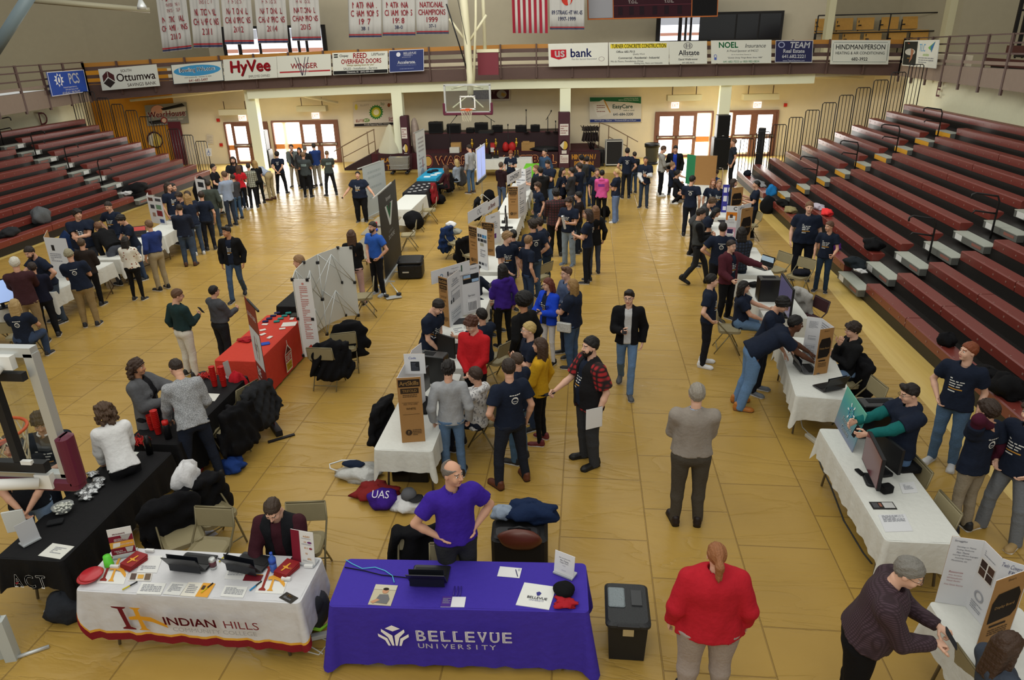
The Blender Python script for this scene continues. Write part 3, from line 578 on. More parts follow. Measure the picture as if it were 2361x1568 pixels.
sign('clinic_poster','white clinic poster with green header and a clipboard to the right of the stage','poster',[(1359,223.6),(1479,222),(1478.7,282),(1359,283)],WY-.1,'cfcac0',[('p',[(.01,.98),(.99,.98),(.99,.72),(.75,.78),(.3,.83),(.01,.82)],'2c6a48'),('t',.8,.92,.05,'Located at Hy-Vee North','dfe8de',.4),('t',.75,.86,.05,'2453 N Court Street, Ottumwa','dfe8de',.46),('p',[(.06,.7),(.27,.9),(.39,.38),(.16,.2)],'d8d4cc'),('l',.14,.4,.3,.7,4,'8a5a52'),('p',[(.27,.88),(.3,.86),(.41,.4),(.39,.38)],'c08a3a'),('t',.64,.6,.2,'EasyCare','2f5f56',.5,.02),('t',.76,.47,.06,'walk-in clinic','55605c',.28),('t',.65,.32,.1,'641-684-3200','3a5068',.42,.02),('r',.01,.02,.99,.13,'2b3a7a'),('t',.5,.075,.07,'M-F 7:30 am - 7:30 pm  -  Weekends 8:30 am-5:30 pm','d0d4e4',.92)],.03)
sign('team_poster','dark maroon poster partly hidden behind the far backboard','poster',[(1088,209),(1176,207),(1176,232),(1088,234)],WY-.1,'c6bdb2',[('r',.0,.18,.97,1,'43202a'),('t',.36,.78,.3,'DYNASTY','8a7a74',.6),('t',.3,.42,.34,'1967','7a6a66',.5),('e',.78,.6,.13,.38,'9a958e'),('p',[(.78,.8),(.9,.6),(.84,.35),(.76,.5)],'a88a4a')],.02)
sign('sports_shop_sign','grey sign with a basketball and red outlined letters on the orange wall','sign',[(333,243),(429,236),(435,284),(340,291)],WY-.12,'86847c',[('e',.3,.7,.17,.28,'d8a08a'),('g',.3,.7,.17,.28,.06,'8a5a4c'),('p',[(.38,.8),(.9,.97),(.96,.84),(.42,.7)],'22201f'),('p',[(.4,.68),(.98,.8),(.98,.6),(.4,.5)],'c8c4bc'),('t',.5,.52,.3,'WearHouse','d8d0c8',.92,.05),('t',.5,.52,.28,'WearHouse','8a2630',.9,.02),('p',[(.04,.22),(.4,.28),(.4,.1),(.1,.06)],'22201f'),('e',.42,.22,.08,.16,'8a2f34'),('e',.42,.22,.055,.11,'d8b8a0'),('t',.7,.25,.1,'Warrior Gear','e0dcd4',.42)],.04)
P = aty(357,322,WY-.12); t = thing('round_team_emblem','round maroon emblem with a golden face on the orange wall behind the guard rails','emblem',P); bb = Board((-.4,0,-.4),(1,.06,0),(0,0,1),.8,.8)
mb = MB(); bb.draw(mb,[('e',.5,.5,.5,.5,'3a1c26'),('e',.52,.48,.4,.42,'c9a84a'),('p',[(.12,.7),(.45,.9),(.4,.5),(.3,.1),(.05,.2)],'cfc8b8'),('p',[(.5,.85),(.85,.6),(.7,.1),(.55,.4)],'d8bc5a')],.01); mb.build('face',t)
o = MB(); P = aty(414,348,WY-.2); o.box((0,0,0),(.62,.08,2.1),mat('5e2331',.6)); struct(o.build('door_5',None,(P[0],P[1],1.07),SK))
sign('notice_sheet','white paper sheet taped to the wall beside the left doors','paper',[(476,312),(491,312),(492,332),(477,332)],WY-.06,'d8cfc2',[('l',.1,.1,.9,.9,6,'b0a89c')],.01)
sign('wheelchair_sign','white wheelchair access sign on the lowest guard rail by the doors','sign',[(475,342),(487,342),(488,360),(476,360)],31.9,'dfdcd4',[('g',.45,.35,.28,.26,.25,'3a5a9a'),('r',.4,.4,.5,.85,'3a5a9a')],.01)
# ---------------------------------------------------------------- far basketball hoop
GLASS = D.materials.new('clear_board_glass'); GLASS.use_nodes = True; nt = GLASS.node_tree
_tr = nt.nodes.new('ShaderNodeBsdfTransparent'); _gl = nt.nodes.new('ShaderNodeBsdfGlossy'); _gl.inputs['Roughness'].default_value = .05; _mx = nt.nodes.new('ShaderNodeMixShader'); _mx.inputs[0].default_value = .08
_tr.inputs[0].default_value = (.93,.95,.94,1); nt.links.new(_tr.outputs[0],_mx.inputs[1]); nt.links.new(_gl.outputs[0],_mx.inputs[2]); nt.links.new(_mx.outputs[0],nt.nodes['Material Output'].inputs[0])
SIL = mat('c4c7c6',.35,metal=.5); PADM = mat('5c1c33',.4,spec=.4); RIM = mat('d2521f',.4); NETM = mat('d6cdb4',.8); CRM = mat('d4cfb0',.5); BLK = mat('17171a',.5)
def hoop_parts(t,s,back):
    """board in local x-z plane centred on x=0, bottom edge z=0; rim towards -y*s. back=True adds the braces"""
    MB().box((0,0,.535),(1.8,.02,1.05),GLASS).build('glass',t)
    mb = MB()
    for c,d in (((0,0,1.04),(1.83,.07,.07)),((0,0,.03),(1.83,.07,.06)),((-.885,0,.53),(.07,.07,1.0)),((.885,0,.53),(.07,.07,1.0))): mb.box(c,d,SIL)
    mb.build('frame',t); mb = MB(); y = -s*.014
    for c,d in (((0,y,.61),(.61,.008,.05)),((0,y,.15),(.61,.008,.05)),((-.28,y,.38),(.05,.008,.46)),((.28,y,.38),(.05,.008,.46))): mb.box(c,d,mat('e6e6e2',.5))
    mb.build('target_square',t)
    mb = MB(); mb.bevbox((0,0,-.03),(1.96,.13,.1),PADM,.04)
    for x in (-.94,.94): mb.bevbox((x,0,.17),(.1,.13,.42),PADM,.04)
    mb.build('padding',t)
    mb = MB(); R_ = .2286; cy = -s*(.15+R_); zr = .15
    mb.tube([(R_*math.cos(a*math.pi/16),cy+R_*math.sin(a*math.pi/16),zr) for a in range(33)],.013,RIM,8,False); mb.box((0,-s*.08,zr-.03),(.16,.16,.1),RIM)
    mb.tube([(-.09,-s*.05,zr-.06),(-.2,cy+s*.1,zr-.01)],.012,RIM); mb.tube([(.09,-s*.05,zr-.06),(.2,cy+s*.1,zr-.01)],.012,RIM); mb.build('rim',t)
    mb = MB()
    for k in range(12):
        for d in (1,-1):
            P = []
            for j in range(6):
                a = 2*math.pi*(k+d*j*.42)/12; r = R_*(1-.085*j+.006*j*j) if j else R_; P.append((r*math.cos(a),cy+r*math.sin(a),zr-.085*j))
            mb.tube(P,.0055,NETM,4,False)
    mb.build('net',t)
t = thing('basketball_hoop','basketball hoop with clear backboard hanging in front of the stage','basketball hoop',(-4.608,28.62,2.92)); hoop_parts(t,1,False)
mb = MB(); tz = 8.4-2.92
mb.tube([(-.02,.9,.62),(-.02,1.0,1.3),(-.12,1.1,3.2),(-.25,1.2,tz)],[.12,.13,.15,.16],CRM,10)
mb.tube([(.12,.95,1.0),(.28,1.1,3.4),(.35,1.2,tz)],.05,CRM,8); mb.tube([(-.6,.04,.9),(-.1,.85,1.0),(.6,.04,.9)],.035,CRM,8); mb.tube([(-.6,.04,.2),(-.05,.9,.62),(.6,.04,.2)],.03,CRM,8)
mb.tube([(-.15,1.1,2.6),(-.75,1.1,3.4)],.05,CRM); mb.tube([(0,1.1,2.6),(.7,1.1,3.5)],.05,CRM); mb.build('hanging_mast',t)
mb = MB(); mb.tube([(-.1,1.0,1.45),(-.75,.6,3.9)],.03,BLK,6); mb.tube([(.08,1.0,1.5),(-.4,.8,4.4)],.012,BLK,5); mb.build('strap',t)
P = aty(1126,143,30.5); t = thing('folded_backboard','maroon square box under a cream cap hanging on a white pole over the gallery','hoist',P)
MB().box((0,0,-.05),(.82,.3,.86),mat('6e2430',.55)).build('box',t); MB().box((0,0,.42),(.88,.36,.12),CRM).build('cap',t); MB().tube([(-.12,0,.48),(-.14,0,3.4)],.07,CRM,8).build('pole',t)
# near hoop seen from behind
t = thing('basketball_hoop','near basketball hoop seen from behind at the left edge with maroon padding','basketball hoop',(-4.66,4.1,2.53),math.pi); hoop_parts(t,1,True)
WP = mat('dcdcd8',.4)
mb = MB(); mb.tube([(-.2,.55,1.5),(-.35,.4,.78),(-.62,.3,.8),(-.7,.1,.97)],.045,WP,10); mb.box((-.71,.06,.98),(.16,.05,.1),WP); mb.build('brace',t)
mb = MB(); mb.tube([(.4,.3,.1),(-.45,.26,.1),(-.72,.1,.02)],.042,WP,10); mb.box((-.74,.06,.02),(.12,.05,.12),WP); mb.build('brace',t)
mb = MB(); mb.box((-.6,.07,.55),(.055,.055,.84),BLK); mb.box((0,.07,.15),(1.6,.06,.08),BLK); mb.box((-.72,.07,.88),(.26,.05,.06),BLK); mb.box((0,.07,.92),(1.3,.05,.05),BLK); mb.build('inner_frame',t)
mb = MB(); mb.tube([(-.1,.6,1.5),(0,1.6,2.2),(0,4.5,3.4)],.07,WP,10); mb.build('hanging_mast',t)
for x,z in ((-.62,.2),(-.6,.92)): MB().box((x-.06,.1,z),(.08,.03,.03),WP).build('bracket',t)
# ---------------------------------------------------------------- column pads
MAR = mat('45222c',.6,bump=.3,bscale=5)
for k,(q,lab) in enumerate([(((921,268),(949,395)),'maroon padding around the left stage column with sponsor plaques'),(((1287,259),(1314,389)),'maroon padding around the right stage column with sponsor plaques')]):
    x = COLX[1+k]; a,b2 = aty(*q[0],33.45),aty(*q[1],33.45); h_ = a[2]; t = thing('column_pad',lab,'padding',((a[0]+b2[0])/2,(a[1]+b2[1])/2,0),SK); w_ = b2[0]-a[0]
    MB().bevbox((0,.22,h_/2),(w_*.96,.66,h_),MAR,.06).build('pad',t)
    B = Board((-w_/2,-.115,0),(1,0,0),(0,0,1),w_,h_); mb = MB()
    B.draw(mb,[('r',.14,.6,.84,.8,'d2cbc4'),('l',.2,.62,.78,.78,4,'8a5a58'),('e',.5,.42,.34,.1,'2d151c'),('e',.54,.42,.24,.075,'c9a84a'),('p',[(.14,.42),(.5,.5),(.42,.35)],'cfc8b8'),('r',.3,.27,.7,.33,'cfc8c2'),('r',.16,.1,.86,.25,'d2cbc4'),('l',.22,.12,.8,.23,4,'8a5a58')],.004); mb.build('plaque',t)
# ---------------------------------------------------------------- stage
DKM = mat('2d191d',.6); CARP = mat('451a20',.9,bump=.3,bscale=40)
t = thing('stage','low maroon stage with a higher platform along the end wall','stage',(-4.7,33.3,0),SK)
xl,xr = -5.3,5.35
MB().box((0,1.55,.37),(xr-xl,2.9,.74),CARP).build('platform',t); MB().box((.25,2.2,1.1),(7.2,1.5,.74),DKM).build('upper_platform',t); MB().box((.25,1.5,1.47),(7.3,.12,.06),mat('5a3034',.5)).build('edge_strip',t)
mb = MB(); mb.prism([(xl,.1,0),(xl-1.35,.1,0),(xl-1.35,.1,.1),(xl,.1,.74)],(0,1.0,0),DKM); mb.build('stairs',t)
mb = MB(); mb.prism([(xr,1.2,0),(xr+1.4,1.2,0),(xr+1.4,1.2,.1),(xr,1.2,.74)],(0,1.0,0),DKM); mb.build('stairs',t)
RAILM = mat('7a6248',.5)
mb = MB()
for y in (.12,):
    mb.tube([(xl-1.75,y,.88),(xl-1.5,y,1.02),(xl+.0,y,1.75),(xl+.25,y,1.85)],.025,RAILM,6); mb.tube([(xl-1.35,y,.6),(xl,y,1.22),(xl+.22,y,1.32)],.02,RAILM,6)
    for x,z0,z1 in ((xl-1.35,.1,1.08),(xl-.1,.74,1.75),(xl+.22,.74,1.85)): mb.tube([(x,y,z0),(x,y,z1)],.025,RAILM,6)
mb.build('stair_rail',t); mb = MB()
mb.tube([(xr+.05,1.3,1.85),(xr+.5,1.3,1.7),(xr+1.9,1.3,.95)],.022,RAILM,6); mb.tube([(xr+.5,1.3,1.2),(xr+1.4,1.3,.75)],.02,RAILM,6)
for x,z0,z1 in ((xr+.05,.74,1.85),(xr+.5,.5,1.7),(xr+1.4,.05,1.2)): mb.tube([(x,1.3,z0),(x,1.3,z1)],.024,RAILM,6)
mb.build('stair_rail',t)
def stage_banner(lab,q,el): sign('stage_banner',lab,'banner',q,33.32,'33191e',el,.02,'banners on the stage front')
OG = 'd89a3c'
stage_banner('dark banner with orange tire shop lettering on the stage front behind the cart',[(872,357),(950,354),(950,391),(872,394)],[('t',.3,.65,.25,'BLACK',OG,.42,.04),('t',.62,.78,.12,"HAWK'S &",OG,.34,.02),('t',.42,.2,.3,'TIRE',OG,.34,.04)])
stage_banner('long dark banner reading Warrior Basketball on the stage front behind the trophies',[(968,354),(1286,350),(1286,386),(968,390)],[('g',.06,.5,.035,.42,.12,'8a3a3a'),('e',.06,.5,.026,.3,'b8944a'),('t',.3,.54,.52,'WARRIOR','c88a5a',.37,.08),('t',.3,.54,.5,'WARRIOR','55222a',.36,.03),('t',.77,.54,.52,'BASKETBALL','c88a5a',.44,.08),('t',.77,.54,.5,'BASKETBALL','55222a',.43,.03)])
stage_banner('dark banner with orange sponsor lettering on the stage front right of the column',[(1314,350),(1384,349),(1384,386),(1314,387)],[('t',.46,.68,.3,'HINDMAN /',OG,.78,.04),('t',.46,.25,.3,'PERSON',OG,.62,.04)])
def boxpx(name,label,cat,px0,py0,px1,py1,Y0,dep,m,zb=None,bev=.03,group=None):
    a,b2 = aty(px0,py0,Y0),aty(px1,py1,Y0); z0 = b2[2] if zb is None else zb
    t = thing(name,label,cat,((a[0]+b2[0])/2,(a[1]+b2[1])/2,z0),SK,group); w_,h_ = b2[0]-a[0],a[2]-z0
    MB().bevbox((0,dep/2,h_/2),(w_,dep,h_),m,bev).build('cabinet',t)
    return t,w_,h_
GRL = mat('0f0f11',.9,bump=.6,bscale=220)
AMPS = [(987,282,1021,311,'tall black guitar amplifier at the left end of the upper stage'),(1029,287,1062,309,'wide black amplifier second from the left on the upper stage'),(1093.5,284,1125,308,'black amplifier on the upper stage right of the far hoop net'),(1074,296,1093,309,'small black amplifier under the far hoop net on the upper stage'),(1134,290,1159,306,'slanted black monitor speaker by the first boom stand on the upper stage'),(1188,290,1213,306,'black monitor speaker left of the tall microphone stand'),(1223,289,1245,305,'rightmost black monitor speaker on the upper stage')]
for px0,py0,px1,py1,lab in AMPS:
    t,w_,h_ = boxpx('stage_amplifier',lab,'amplifier',px0,py0,px1,py1,34.95,.4,BLK,1.475,.03,'amplifiers on the upper stage')
    MB().box((0,-.004,h_*.48),(w_*.9,.01,h_*.8),GRL).build('grille',t); MB().box((0,.2,h_+.012),(w_*.3,.03,.025),BLK).build('handle',t)
for px,pyt,pyb,lean,lab in [(1035,268,330,.35,'boom microphone stand between the two left amplifiers'),(1132,265,306,-.3,'boom microphone stand right of the far hoop net'),(1171,290,333,0,'short straight microphone stand in front of the upper stage'),(1213,256,306,0,'tall straight microphone stand on the upper stage'),(1263,258,304,.15,'boom microphone stand next to the right stage column'),(1281,282,305,0,'low microphone stand touching the right stage column')]:
    low = pyb > 320; Y0 = 34.0 if low else 34.85; zb = .745 if low else 1.475; a = aty(px,pyt,Y0); t = thing('microphone_stand',lab,'microphone stand',(a[0],a[1],zb),0,'microphone stands on the stage'); H = a[2]-zb
    mb = MB(); mb.lathe([(.13,0),(.13,.02),(.02,.03)],(0,0,0),BLK,12); mb.build('base',t); MB().tube([(0,0,.02),(0,0,H*.75)],.018,BLK,6).build('pole',t)
    mb = MB(); mb.tube([(-lean*.6,0,H*.6),(lean,0,H)],.014,BLK,6) if lean else mb.tube([(0,0,H*.7),(0,0,H)],.014,BLK,6); mb.tube([(lean,0,H),(lean*1.15,0,H+.08)],.03,BLK,6); mb.build('boom',t)
# things lying on the stage
CARD = mat('a8824c',.8,var=.08,bscale=10);
t,w_,h_ = boxpx('cardboard_box','white fronted carton with a cardboard box behind it on the stage edge','box',1036,341,1059,354,33.5,.3,mat('d0cdc4',.7),.745,.01); MB().box((.04,.5,.2),(w_*1.05,.35,.42),CARD).build('back_carton',t)
t,w_,h_ = boxpx('cardboard_box','open brown cardboard box on the stage between the trophies and right column','box',1202,330,1233,347,33.9,.4,CARD,.745,.01); MB().box((-w_*.15,.0,h_+.03),(w_*.5,.02,.12),CARD).build('flap',t)
for px0,px1,py0,py1,lab,s in ((1158,1174,334,352,'left red bag on the stage behind the trophies',3),(1172,1190,334,352,'right red bag on the stage behind the trophies',5),(1128,1142,329,347,'red and white carton on the stage behind the tallest trophy',0)):
    a,b2 = aty(px0,py0,33.7),aty(px1,py1,33.7); c = (a+b2)/2; o = MB()
    if s: o.blob((0,0,.2),((b2[0]-a[0])/2,.16,.24),mat('b3201f',.6),12,8,.06,s,-.8)
    else: o.box((0,0,.2),(b2[0]-a[0],.3,.4),mat('b32a2a',.6)); o.box((0,-.16,.12),((b2[0]-a[0])*.8,.02,.2),mat('d8d4d0',.6))
    o = o.build('red_bag' if s else 'carton',None,(c[0],c[1],.745)); tag(o,lab,'bag' if s else 'box')
mb = MB(); P = aty(898,352,34.0); mb.v = []; N_ = 26; [mb.v.append((.12+(r*(1+.09*math.sin(5*a)+.05*math.sin(9*a+2*z)))*math.cos(a)*(1 if math.cos(a) < 0 else .8),.0+r*.6*(1+.1*math.sin(4*a+1))*math.sin(a),z)) for r,z in ((.62,.0),(.58,.18),(.45,.5),(.3,.85),(.16,1.15),(.05,1.28)) for a in [6.283*i/N_ for i in range(N_)]]; k_ = mb.mi(mat('c8c4ac',.8,bump=.4,bscale=6)); [(mb.f.append((j*N_+i,j*N_+(i+1) % N_,(j+1)*N_+(i+1) % N_,(j+1)*N_+i)),mb.m.append(k_),mb.sm.append(True)) for j in range(5) for i in range(N_)]; mb.f.append(tuple(range(5*N_,6*N_))); mb.m.append(k_); mb.sm.append(True); o = mb.build('covered_object',None,(P[0],P[1],.745)); tag(o,'bulky object under a cream sheet on the left end of the stage','covered object')
mb = MB(); P = aty(960,345,33.9); mb.blob((0,0,.75),(.2,.25,.78),mat('9a8a80',.6,var=.4,bscale=5),14,10,.1,14,-1); o = mb.build('wrapped_bundle',None,(P[0],P[1],.745)); tag(o,'tall bundle wrapped in clear plastic behind the left stage column','bundle')
mb = MB(); P = aty(1262,346,33.8); mb.blob((0,0,.08),(.75,.3,.14),mat('16161a',.7),16,6,.12,3,-.6); o = mb.build('dark_cloth_heap',None,(P[0],P[1],.745)); tag(o,'low heap of black cloth on the stage left of the right column','cloth')
CHB = mat('251c20',.45)
for k in range(6):
    P = aty(1345+k*6.2,339,34.2); t = thing('folded_chair','folded dark chair leaning upright in a row on the right end of the stage','chair',(P[0],P[1],.745),.25,'folded chairs on the stage'); s = -.32 if k < 2 else (-.1 if k < 4 else .2)
    for x in (-.2,.2): MB().tube([(-s,x*.3-.05,0),(0,x-.05,.9),(s*.3,x,1.05)],.016,CHB,6).build('leg',t)
    MB().box((-.05*s,0,.55),(.05,.4,.4),CHB,Ry(-s*.6)).build('seat',t); MB().box((.0,0,.92),(.04,.42,.2),CHB,Ry(-s*.6)).build('backrest',t)
# cases, bin, cart, loudspeakers on the floor
c = at(1415,384); t = thing('road_case','black road case with silver edges standing right of the stage','case',c,SK)
MB().box((0,.25,.62),(.74,.5,1.08),BLK).build('body',t); mb = MB()
for x in (-.37,.37): mb.box((x,.0,.62),(.045,.05,1.1),SIL); mb.box((x,.5,.62),(.045,.05,1.1),SIL)
for z in (.09,1.15): mb.box((0,0,z),(.78,.05,.05),SIL); mb.box((0,.5,z),(.78,.05,.05),SIL)
for x in (-.37,.37): mb.box((x,.25,1.15),(.05,.5,.05),SIL)
mb.build('edge_trim',t)
for x in (-.3,.3): MB().lathe([(.01,-.03),(.04,-.03),(.04,.03),(.01,.03)],(x,.1,.035),BLK,10).build('caster',t)
P = at(1380,384); o = MB().bevbox((0,.3,.38),(.5,.5,.76),BLK,.03); o.box((0,.05,.38),(.36,.02,.5),GRL); tag(o.build('speaker_case',None,P,SK),'plain black box between the stage and the silver edged case','case')
P = at(1502,378); t = thing('trash_bin','large round grey trash bin with black bag beside the right doors','trash bin',P); mb = MB(); mb.lathe([(.2,.09),(.27,.1),(.32,.85),(.35,.86),(.35,.92),(.3,.92),(.25,.3)],(0,0,0),mat('4d5052',.6),24); mb.build('body',t)
mb = MB(); mb.lathe([(.36,.78),(.37,.93),(.34,.95),(.31,.9)],(0,0,0),mat('141416',.4),24); mb.build('bag_liner',t); MB().lathe([(.3,0),(.32,.03),(.3,.09),(.1,.09)],(0,0,0),BLK,16).build('dolly',t)
P = at(922,404); t = thing('shopping_cart','grey wire cart full of packages in front of the left stage banner','cart',P,.1); mb = MB()
mb.box((0,.2,.52),(.78,.55,.5),mat('8a8a84',.5,var=.3,bscale=30,alpha=.75),None,1.12); mb.build('basket',t); mb = MB(); mb.blob((0,.2,.62),(.34,.24,.18),mat('b0a06a',.7,var=.5,bscale=9),14,6,.1,4); mb.build('packages',t)
mb = MB()
for x in (-.4,.4):
    for z in (.28,.45,.62,.8): mb.tube([(x*1.05,-.08,z),(x*1.05,.48,z)],.008,SIL,5)
for z in (.28,.45,.62,.8): mb.tube([(-.43,-.09,z),(.43,-.09,z)],.008,SIL,5)
mb.build('wire_frame',t)
for x in (-.33,.33):
    for y in (-.02,.42): MB().lathe([(.02,-.05),(.09,-.04),(.09,.04),(.02,.05)],(x,y,.1),BLK,12).build('wheel',t)
def speaker_stack(P,label1,label2,w1,h1,w2,h2):
    t = thing('loudspeaker',label1,'loudspeaker',P,SK,'stacked loudspeakers'); MB().bevbox((0,.3,h1/2),(w1,.6,h1),BLK,.03).build('cabinet',t); MB().box((0,-.005,h1*.52),(w1*.86,.02,h1*.84),GRL).build('grille',t); MB().box((0,-.02,h1*.07),(.1,.012,.03),SIL).build('badge',t)
    t = thing('loudspeaker',label2,'loudspeaker',(P[0],P[1],h1),SK,'stacked loudspeakers'); MB().bevbox((0,.28,h2/2),(w2,.5,h2),BLK,.03,None).build('cabinet',t); MB().box((0,.02,h2*.52),(w2*.84,.02,h2*.86),GRL).build('grille',t); MB().box((0,.01,h2*.1),(.08,.012,.03),SIL).build('badge',t)
speaker_stack(at(607,388),'wide black bass speaker on the floor in front of the left doors','black speaker standing on the bass speaker in front of the left doors',.75,.84,.6,.92)
speaker_stack(at(1660,392),'large black bass speaker on the floor before the right column','black speaker on top of the large bass speaker before the right column',.72,1.38,.54,.95)
P = at(1745,411); t = thing('loudspeaker_column','slim black speaker column standing at the end of the right bleachers','loudspeaker',P,-.3)
for k in range(4): MB().bevbox((0,0,.28+k*.5),(.28,.3,.49),BLK,.03).build('cabinet',t)
MB().lathe([(.2,0),(.2,.025),(.05,.03)],(0,0,0),BLK,16).build('base',t)
# ================================================================ people: smooth-blended volumes meshed once per garment
def smin(a,b,k):
    h = np.clip(.5+.5*(b-a)/k,0,1); return b*(1-h)+a*h-k*h*(1-h)
class Vol:
    def __init__(s,lo,hi,h):
        s.lo = np.asarray(lo,float); s.h = h; s.n = np.maximum(4,np.ceil((np.asarray(hi,float)-s.lo)/h).astype(int)+1)
        s.D = np.full(s.n,.25,np.float32)
        s.ax = [s.lo[i]+h*np.arange(s.n[i]) for i in range(3)]
    def sub(s,lo,hi):
        a = np.clip(((np.asarray(lo)-s.lo)/s.h).astype(int),0,s.n-1); b = np.clip(((np.asarray(hi)-s.lo)/s.h).astype(int)+2,1,s.n)
        sl = tuple(slice(a[i],b[i]) for i in range(3))
        g = np.meshgrid(*[s.ax[i][sl[i]] for i in range(3)],indexing='ij',sparse=True)
        return sl,g
    def put(s,sl,d,k,op):
        if op == 'u': s.D[sl] = smin(s.D[sl],d,k) if k else np.minimum(s.D[sl],d)
        elif op == '-': s.D[sl] = -smin(-s.D[sl],d,k) if k else np.maximum(s.D[sl],-d)
    def cap(s,a,b,ra,rb=None,k=.03,op='u'):
        a = np.asarray(a,float); b = np.asarray(b,float); rb = ra if rb is None else rb; r = max(ra,rb)+max(k,0)+3*s.h
        sl,(X,Y,Z) = s.sub(np.minimum(a,b)-r,np.maximum(a,b)+r); d = b-a; L = d@d+1e-12
        t = np.clip(((X-a[0])*d[0]+(Y-a[1])*d[1]+(Z-a[2])*d[2])/L,0,1)
        q = np.sqrt((X-a[0]-t*d[0])**2+(Y-a[1]-t*d[1])**2+(Z-a[2]-t*d[2])**2)-(ra+(rb-ra)*t)
        s.put(sl,q,k,op); return s
    def ell(s,c,r,k=.03,op='u',M=None):
        c = np.asarray(c,float); r = np.asarray(r,float); R = r.max()+max(k,0)+3*s.h
        sl,(X,Y,Z) = s.sub(c-R,c+R); X,Y,Z = X-c[0],Y-c[1],Z-c[2]
        if M is not None: X,Y,Z = (M[0][0]*X+M[1][0]*Y+M[2][0]*Z,M[0][1]*X+M[1][1]*Y+M[2][1]*Z,M[0][2]*X+M[1][2]*Y+M[2][2]*Z)
        q = (np.sqrt((X/r[0])**2+(Y/r[1])**2+(Z/r[2])**2)-1)*r.min(); s.put(sl,q,k,op); return s
    def ecap(s,a,b,ra,rb,M,k=.03,op='u'):
        """capsule of oval section; ra, rb = (half width, half depth) at each end; M = frame whose x axis is the width"""
        a = np.asarray(a,float); b = np.asarray(b,float); R = max(max(ra),max(rb))+max(k,0)+3*s.h
        sl,(X,Y,Z) = s.sub(np.minimum(a,b)-R,np.maximum(a,b)+R); d = b-a; L = d@d+1e-12
        t = np.clip(((X-a[0])*d[0]+(Y-a[1])*d[1]+(Z-a[2])*d[2])/L,0,1); X,Y,Z = X-a[0]-t*d[0],Y-a[1]-t*d[1],Z-a[2]-t*d[2]
        u = M[0][0]*X+M[1][0]*Y+M[2][0]*Z; v = M[0][1]*X+M[1][1]*Y+M[2][1]*Z; w_ = M[0][2]*X+M[1][2]*Y+M[2][2]*Z
        rx = ra[0]+(rb[0]-ra[0])*t; ry = ra[1]+(rb[1]-ra[1])*t; rz = np.minimum(rx,ry)
        q = (np.sqrt((u/rx)**2+(v/ry)**2+(w_/rz)**2)-1)*rz; s.put(sl,q,k,op); return s
    def cut(s,p,n,keep_sign=1,ball=None):
        """cut away the side of the plane the normal points to; ball=(centre, radius) limits the cut"""
        p = np.asarray(p,float); n = np.asarray(n,float); n = n/np.linalg.norm(n)
        if ball is None: sl = tuple(slice(0,m) for m in s.n); g = np.meshgrid(*s.ax,indexing='ij',sparse=True)
        else: sl,g = s.sub(np.asarray(ball[0])-ball[1],np.asarray(ball[0])+ball[1])
        X,Y,Z = g; q = (X-p[0])*n[0]+(Y-p[1])*n[1]+(Z-p[2])*n[2]
        if ball is not None:
            bd = np.sqrt((X-ball[0][0])**2+(Y-ball[0][1])**2+(Z-ball[0][2])**2)-ball[1]; q = np.minimum(q,-bd)
        s.D[sl] = np.maximum(s.D[sl],q); return s
    def ripple(s,amp,wl,seed=0,rough=0):
        rs = np.random.RandomState(seed); X,Y,Z = np.meshgrid(*s.ax,indexing='ij',sparse=True); q = 0
        for i in range(4):
            d = rs.randn(3)*np.array([1,1,.45]); d /= np.linalg.norm(d); f = 6.28/(wl*rs.uniform(.7,1.6)); q = q+np.sin(f*(d[0]*X+d[1]*Y+d[2]*Z)+rs.rand()*6)
        s.D += (amp*.5*q).astype(np.float32); return s
    def mesh(s):
        D_ = s.D; S = D_ < 0; c = [slice(0,-1),slice(1,None)]
        Cn = [[[D_[c[i],c[j],c[k]] for k in (0,1)] for j in (0,1)] for i in (0,1)]; cnt = sum((Cn[i][j][k] < 0).astype(np.int8) for i in (0,1) for j in (0,1) for k in (0,1))
        act = (cnt > 0) & (cnt < 8); I = np.argwhere(act)
        if len(I) == 0: return np.zeros((0,3)),np.zeros((0,4),int)
        cv = {(i,j,k): Cn[i][j][k][act] for i in (0,1) for j in (0,1) for k in (0,1)}; P = np.zeros((len(I),3)); W_ = np.zeros(len(I))
        for ax in range(3):
            for o1 in (0,1):
                for o2 in (0,1):
                    e0 = [o1,o2]; e0.insert(ax,0); e1 = [o1,o2]; e1.insert(ax,1); a,b = cv[tuple(e0)],cv[tuple(e1)]; m = (a < 0) != (b < 0)
                    if not m.any(): continue
                    t = np.where(m,a/np.where(m,a-b,1),0); p = np.tile(np.array(e0,float),(len(I),1)); p[:,ax] = t; P += np.where(m[:,None],p,0); W_ += m
        V = s.lo+s.h*(I+P/W_[:,None]); idx = np.full(act.shape,-1,np.int32); idx[act] = np.arange(len(I)); Q = []
        n = S.shape
        for ax in range(3):
            b,c2 = (ax+1) % 3,(ax+2) % 3
            A = [slice(None)]*3; B = [slice(None)]*3; A[ax] = slice(0,n[ax]-1); B[ax] = slice(1,n[ax])
            for t in (b,c2): A[t] = slice(1,n[t]-1); B[t] = slice(1,n[t]-1)
            s0,s1 = S[tuple(A)],S[tuple(B)]; m = np.argwhere(s0 != s1)
            if len(m) == 0: continue
            fl = s0[tuple(m.T)]; m[:,b] += 1; m[:,c2] += 1
            def g(db,dc): r = m.copy(); r[:,b] += db; r[:,c2] += dc; return idx[tuple(r.T)]
            q = np.stack([g(-1,-1),g(0,-1),g(0,0),g(-1,0)],1); q[~fl] = q[~fl][:,::-1]; Q.append(q)
        F = np.concatenate(Q) if Q else np.zeros((0,4),int); F = F[(F >= 0).all(1)]
        return V,F
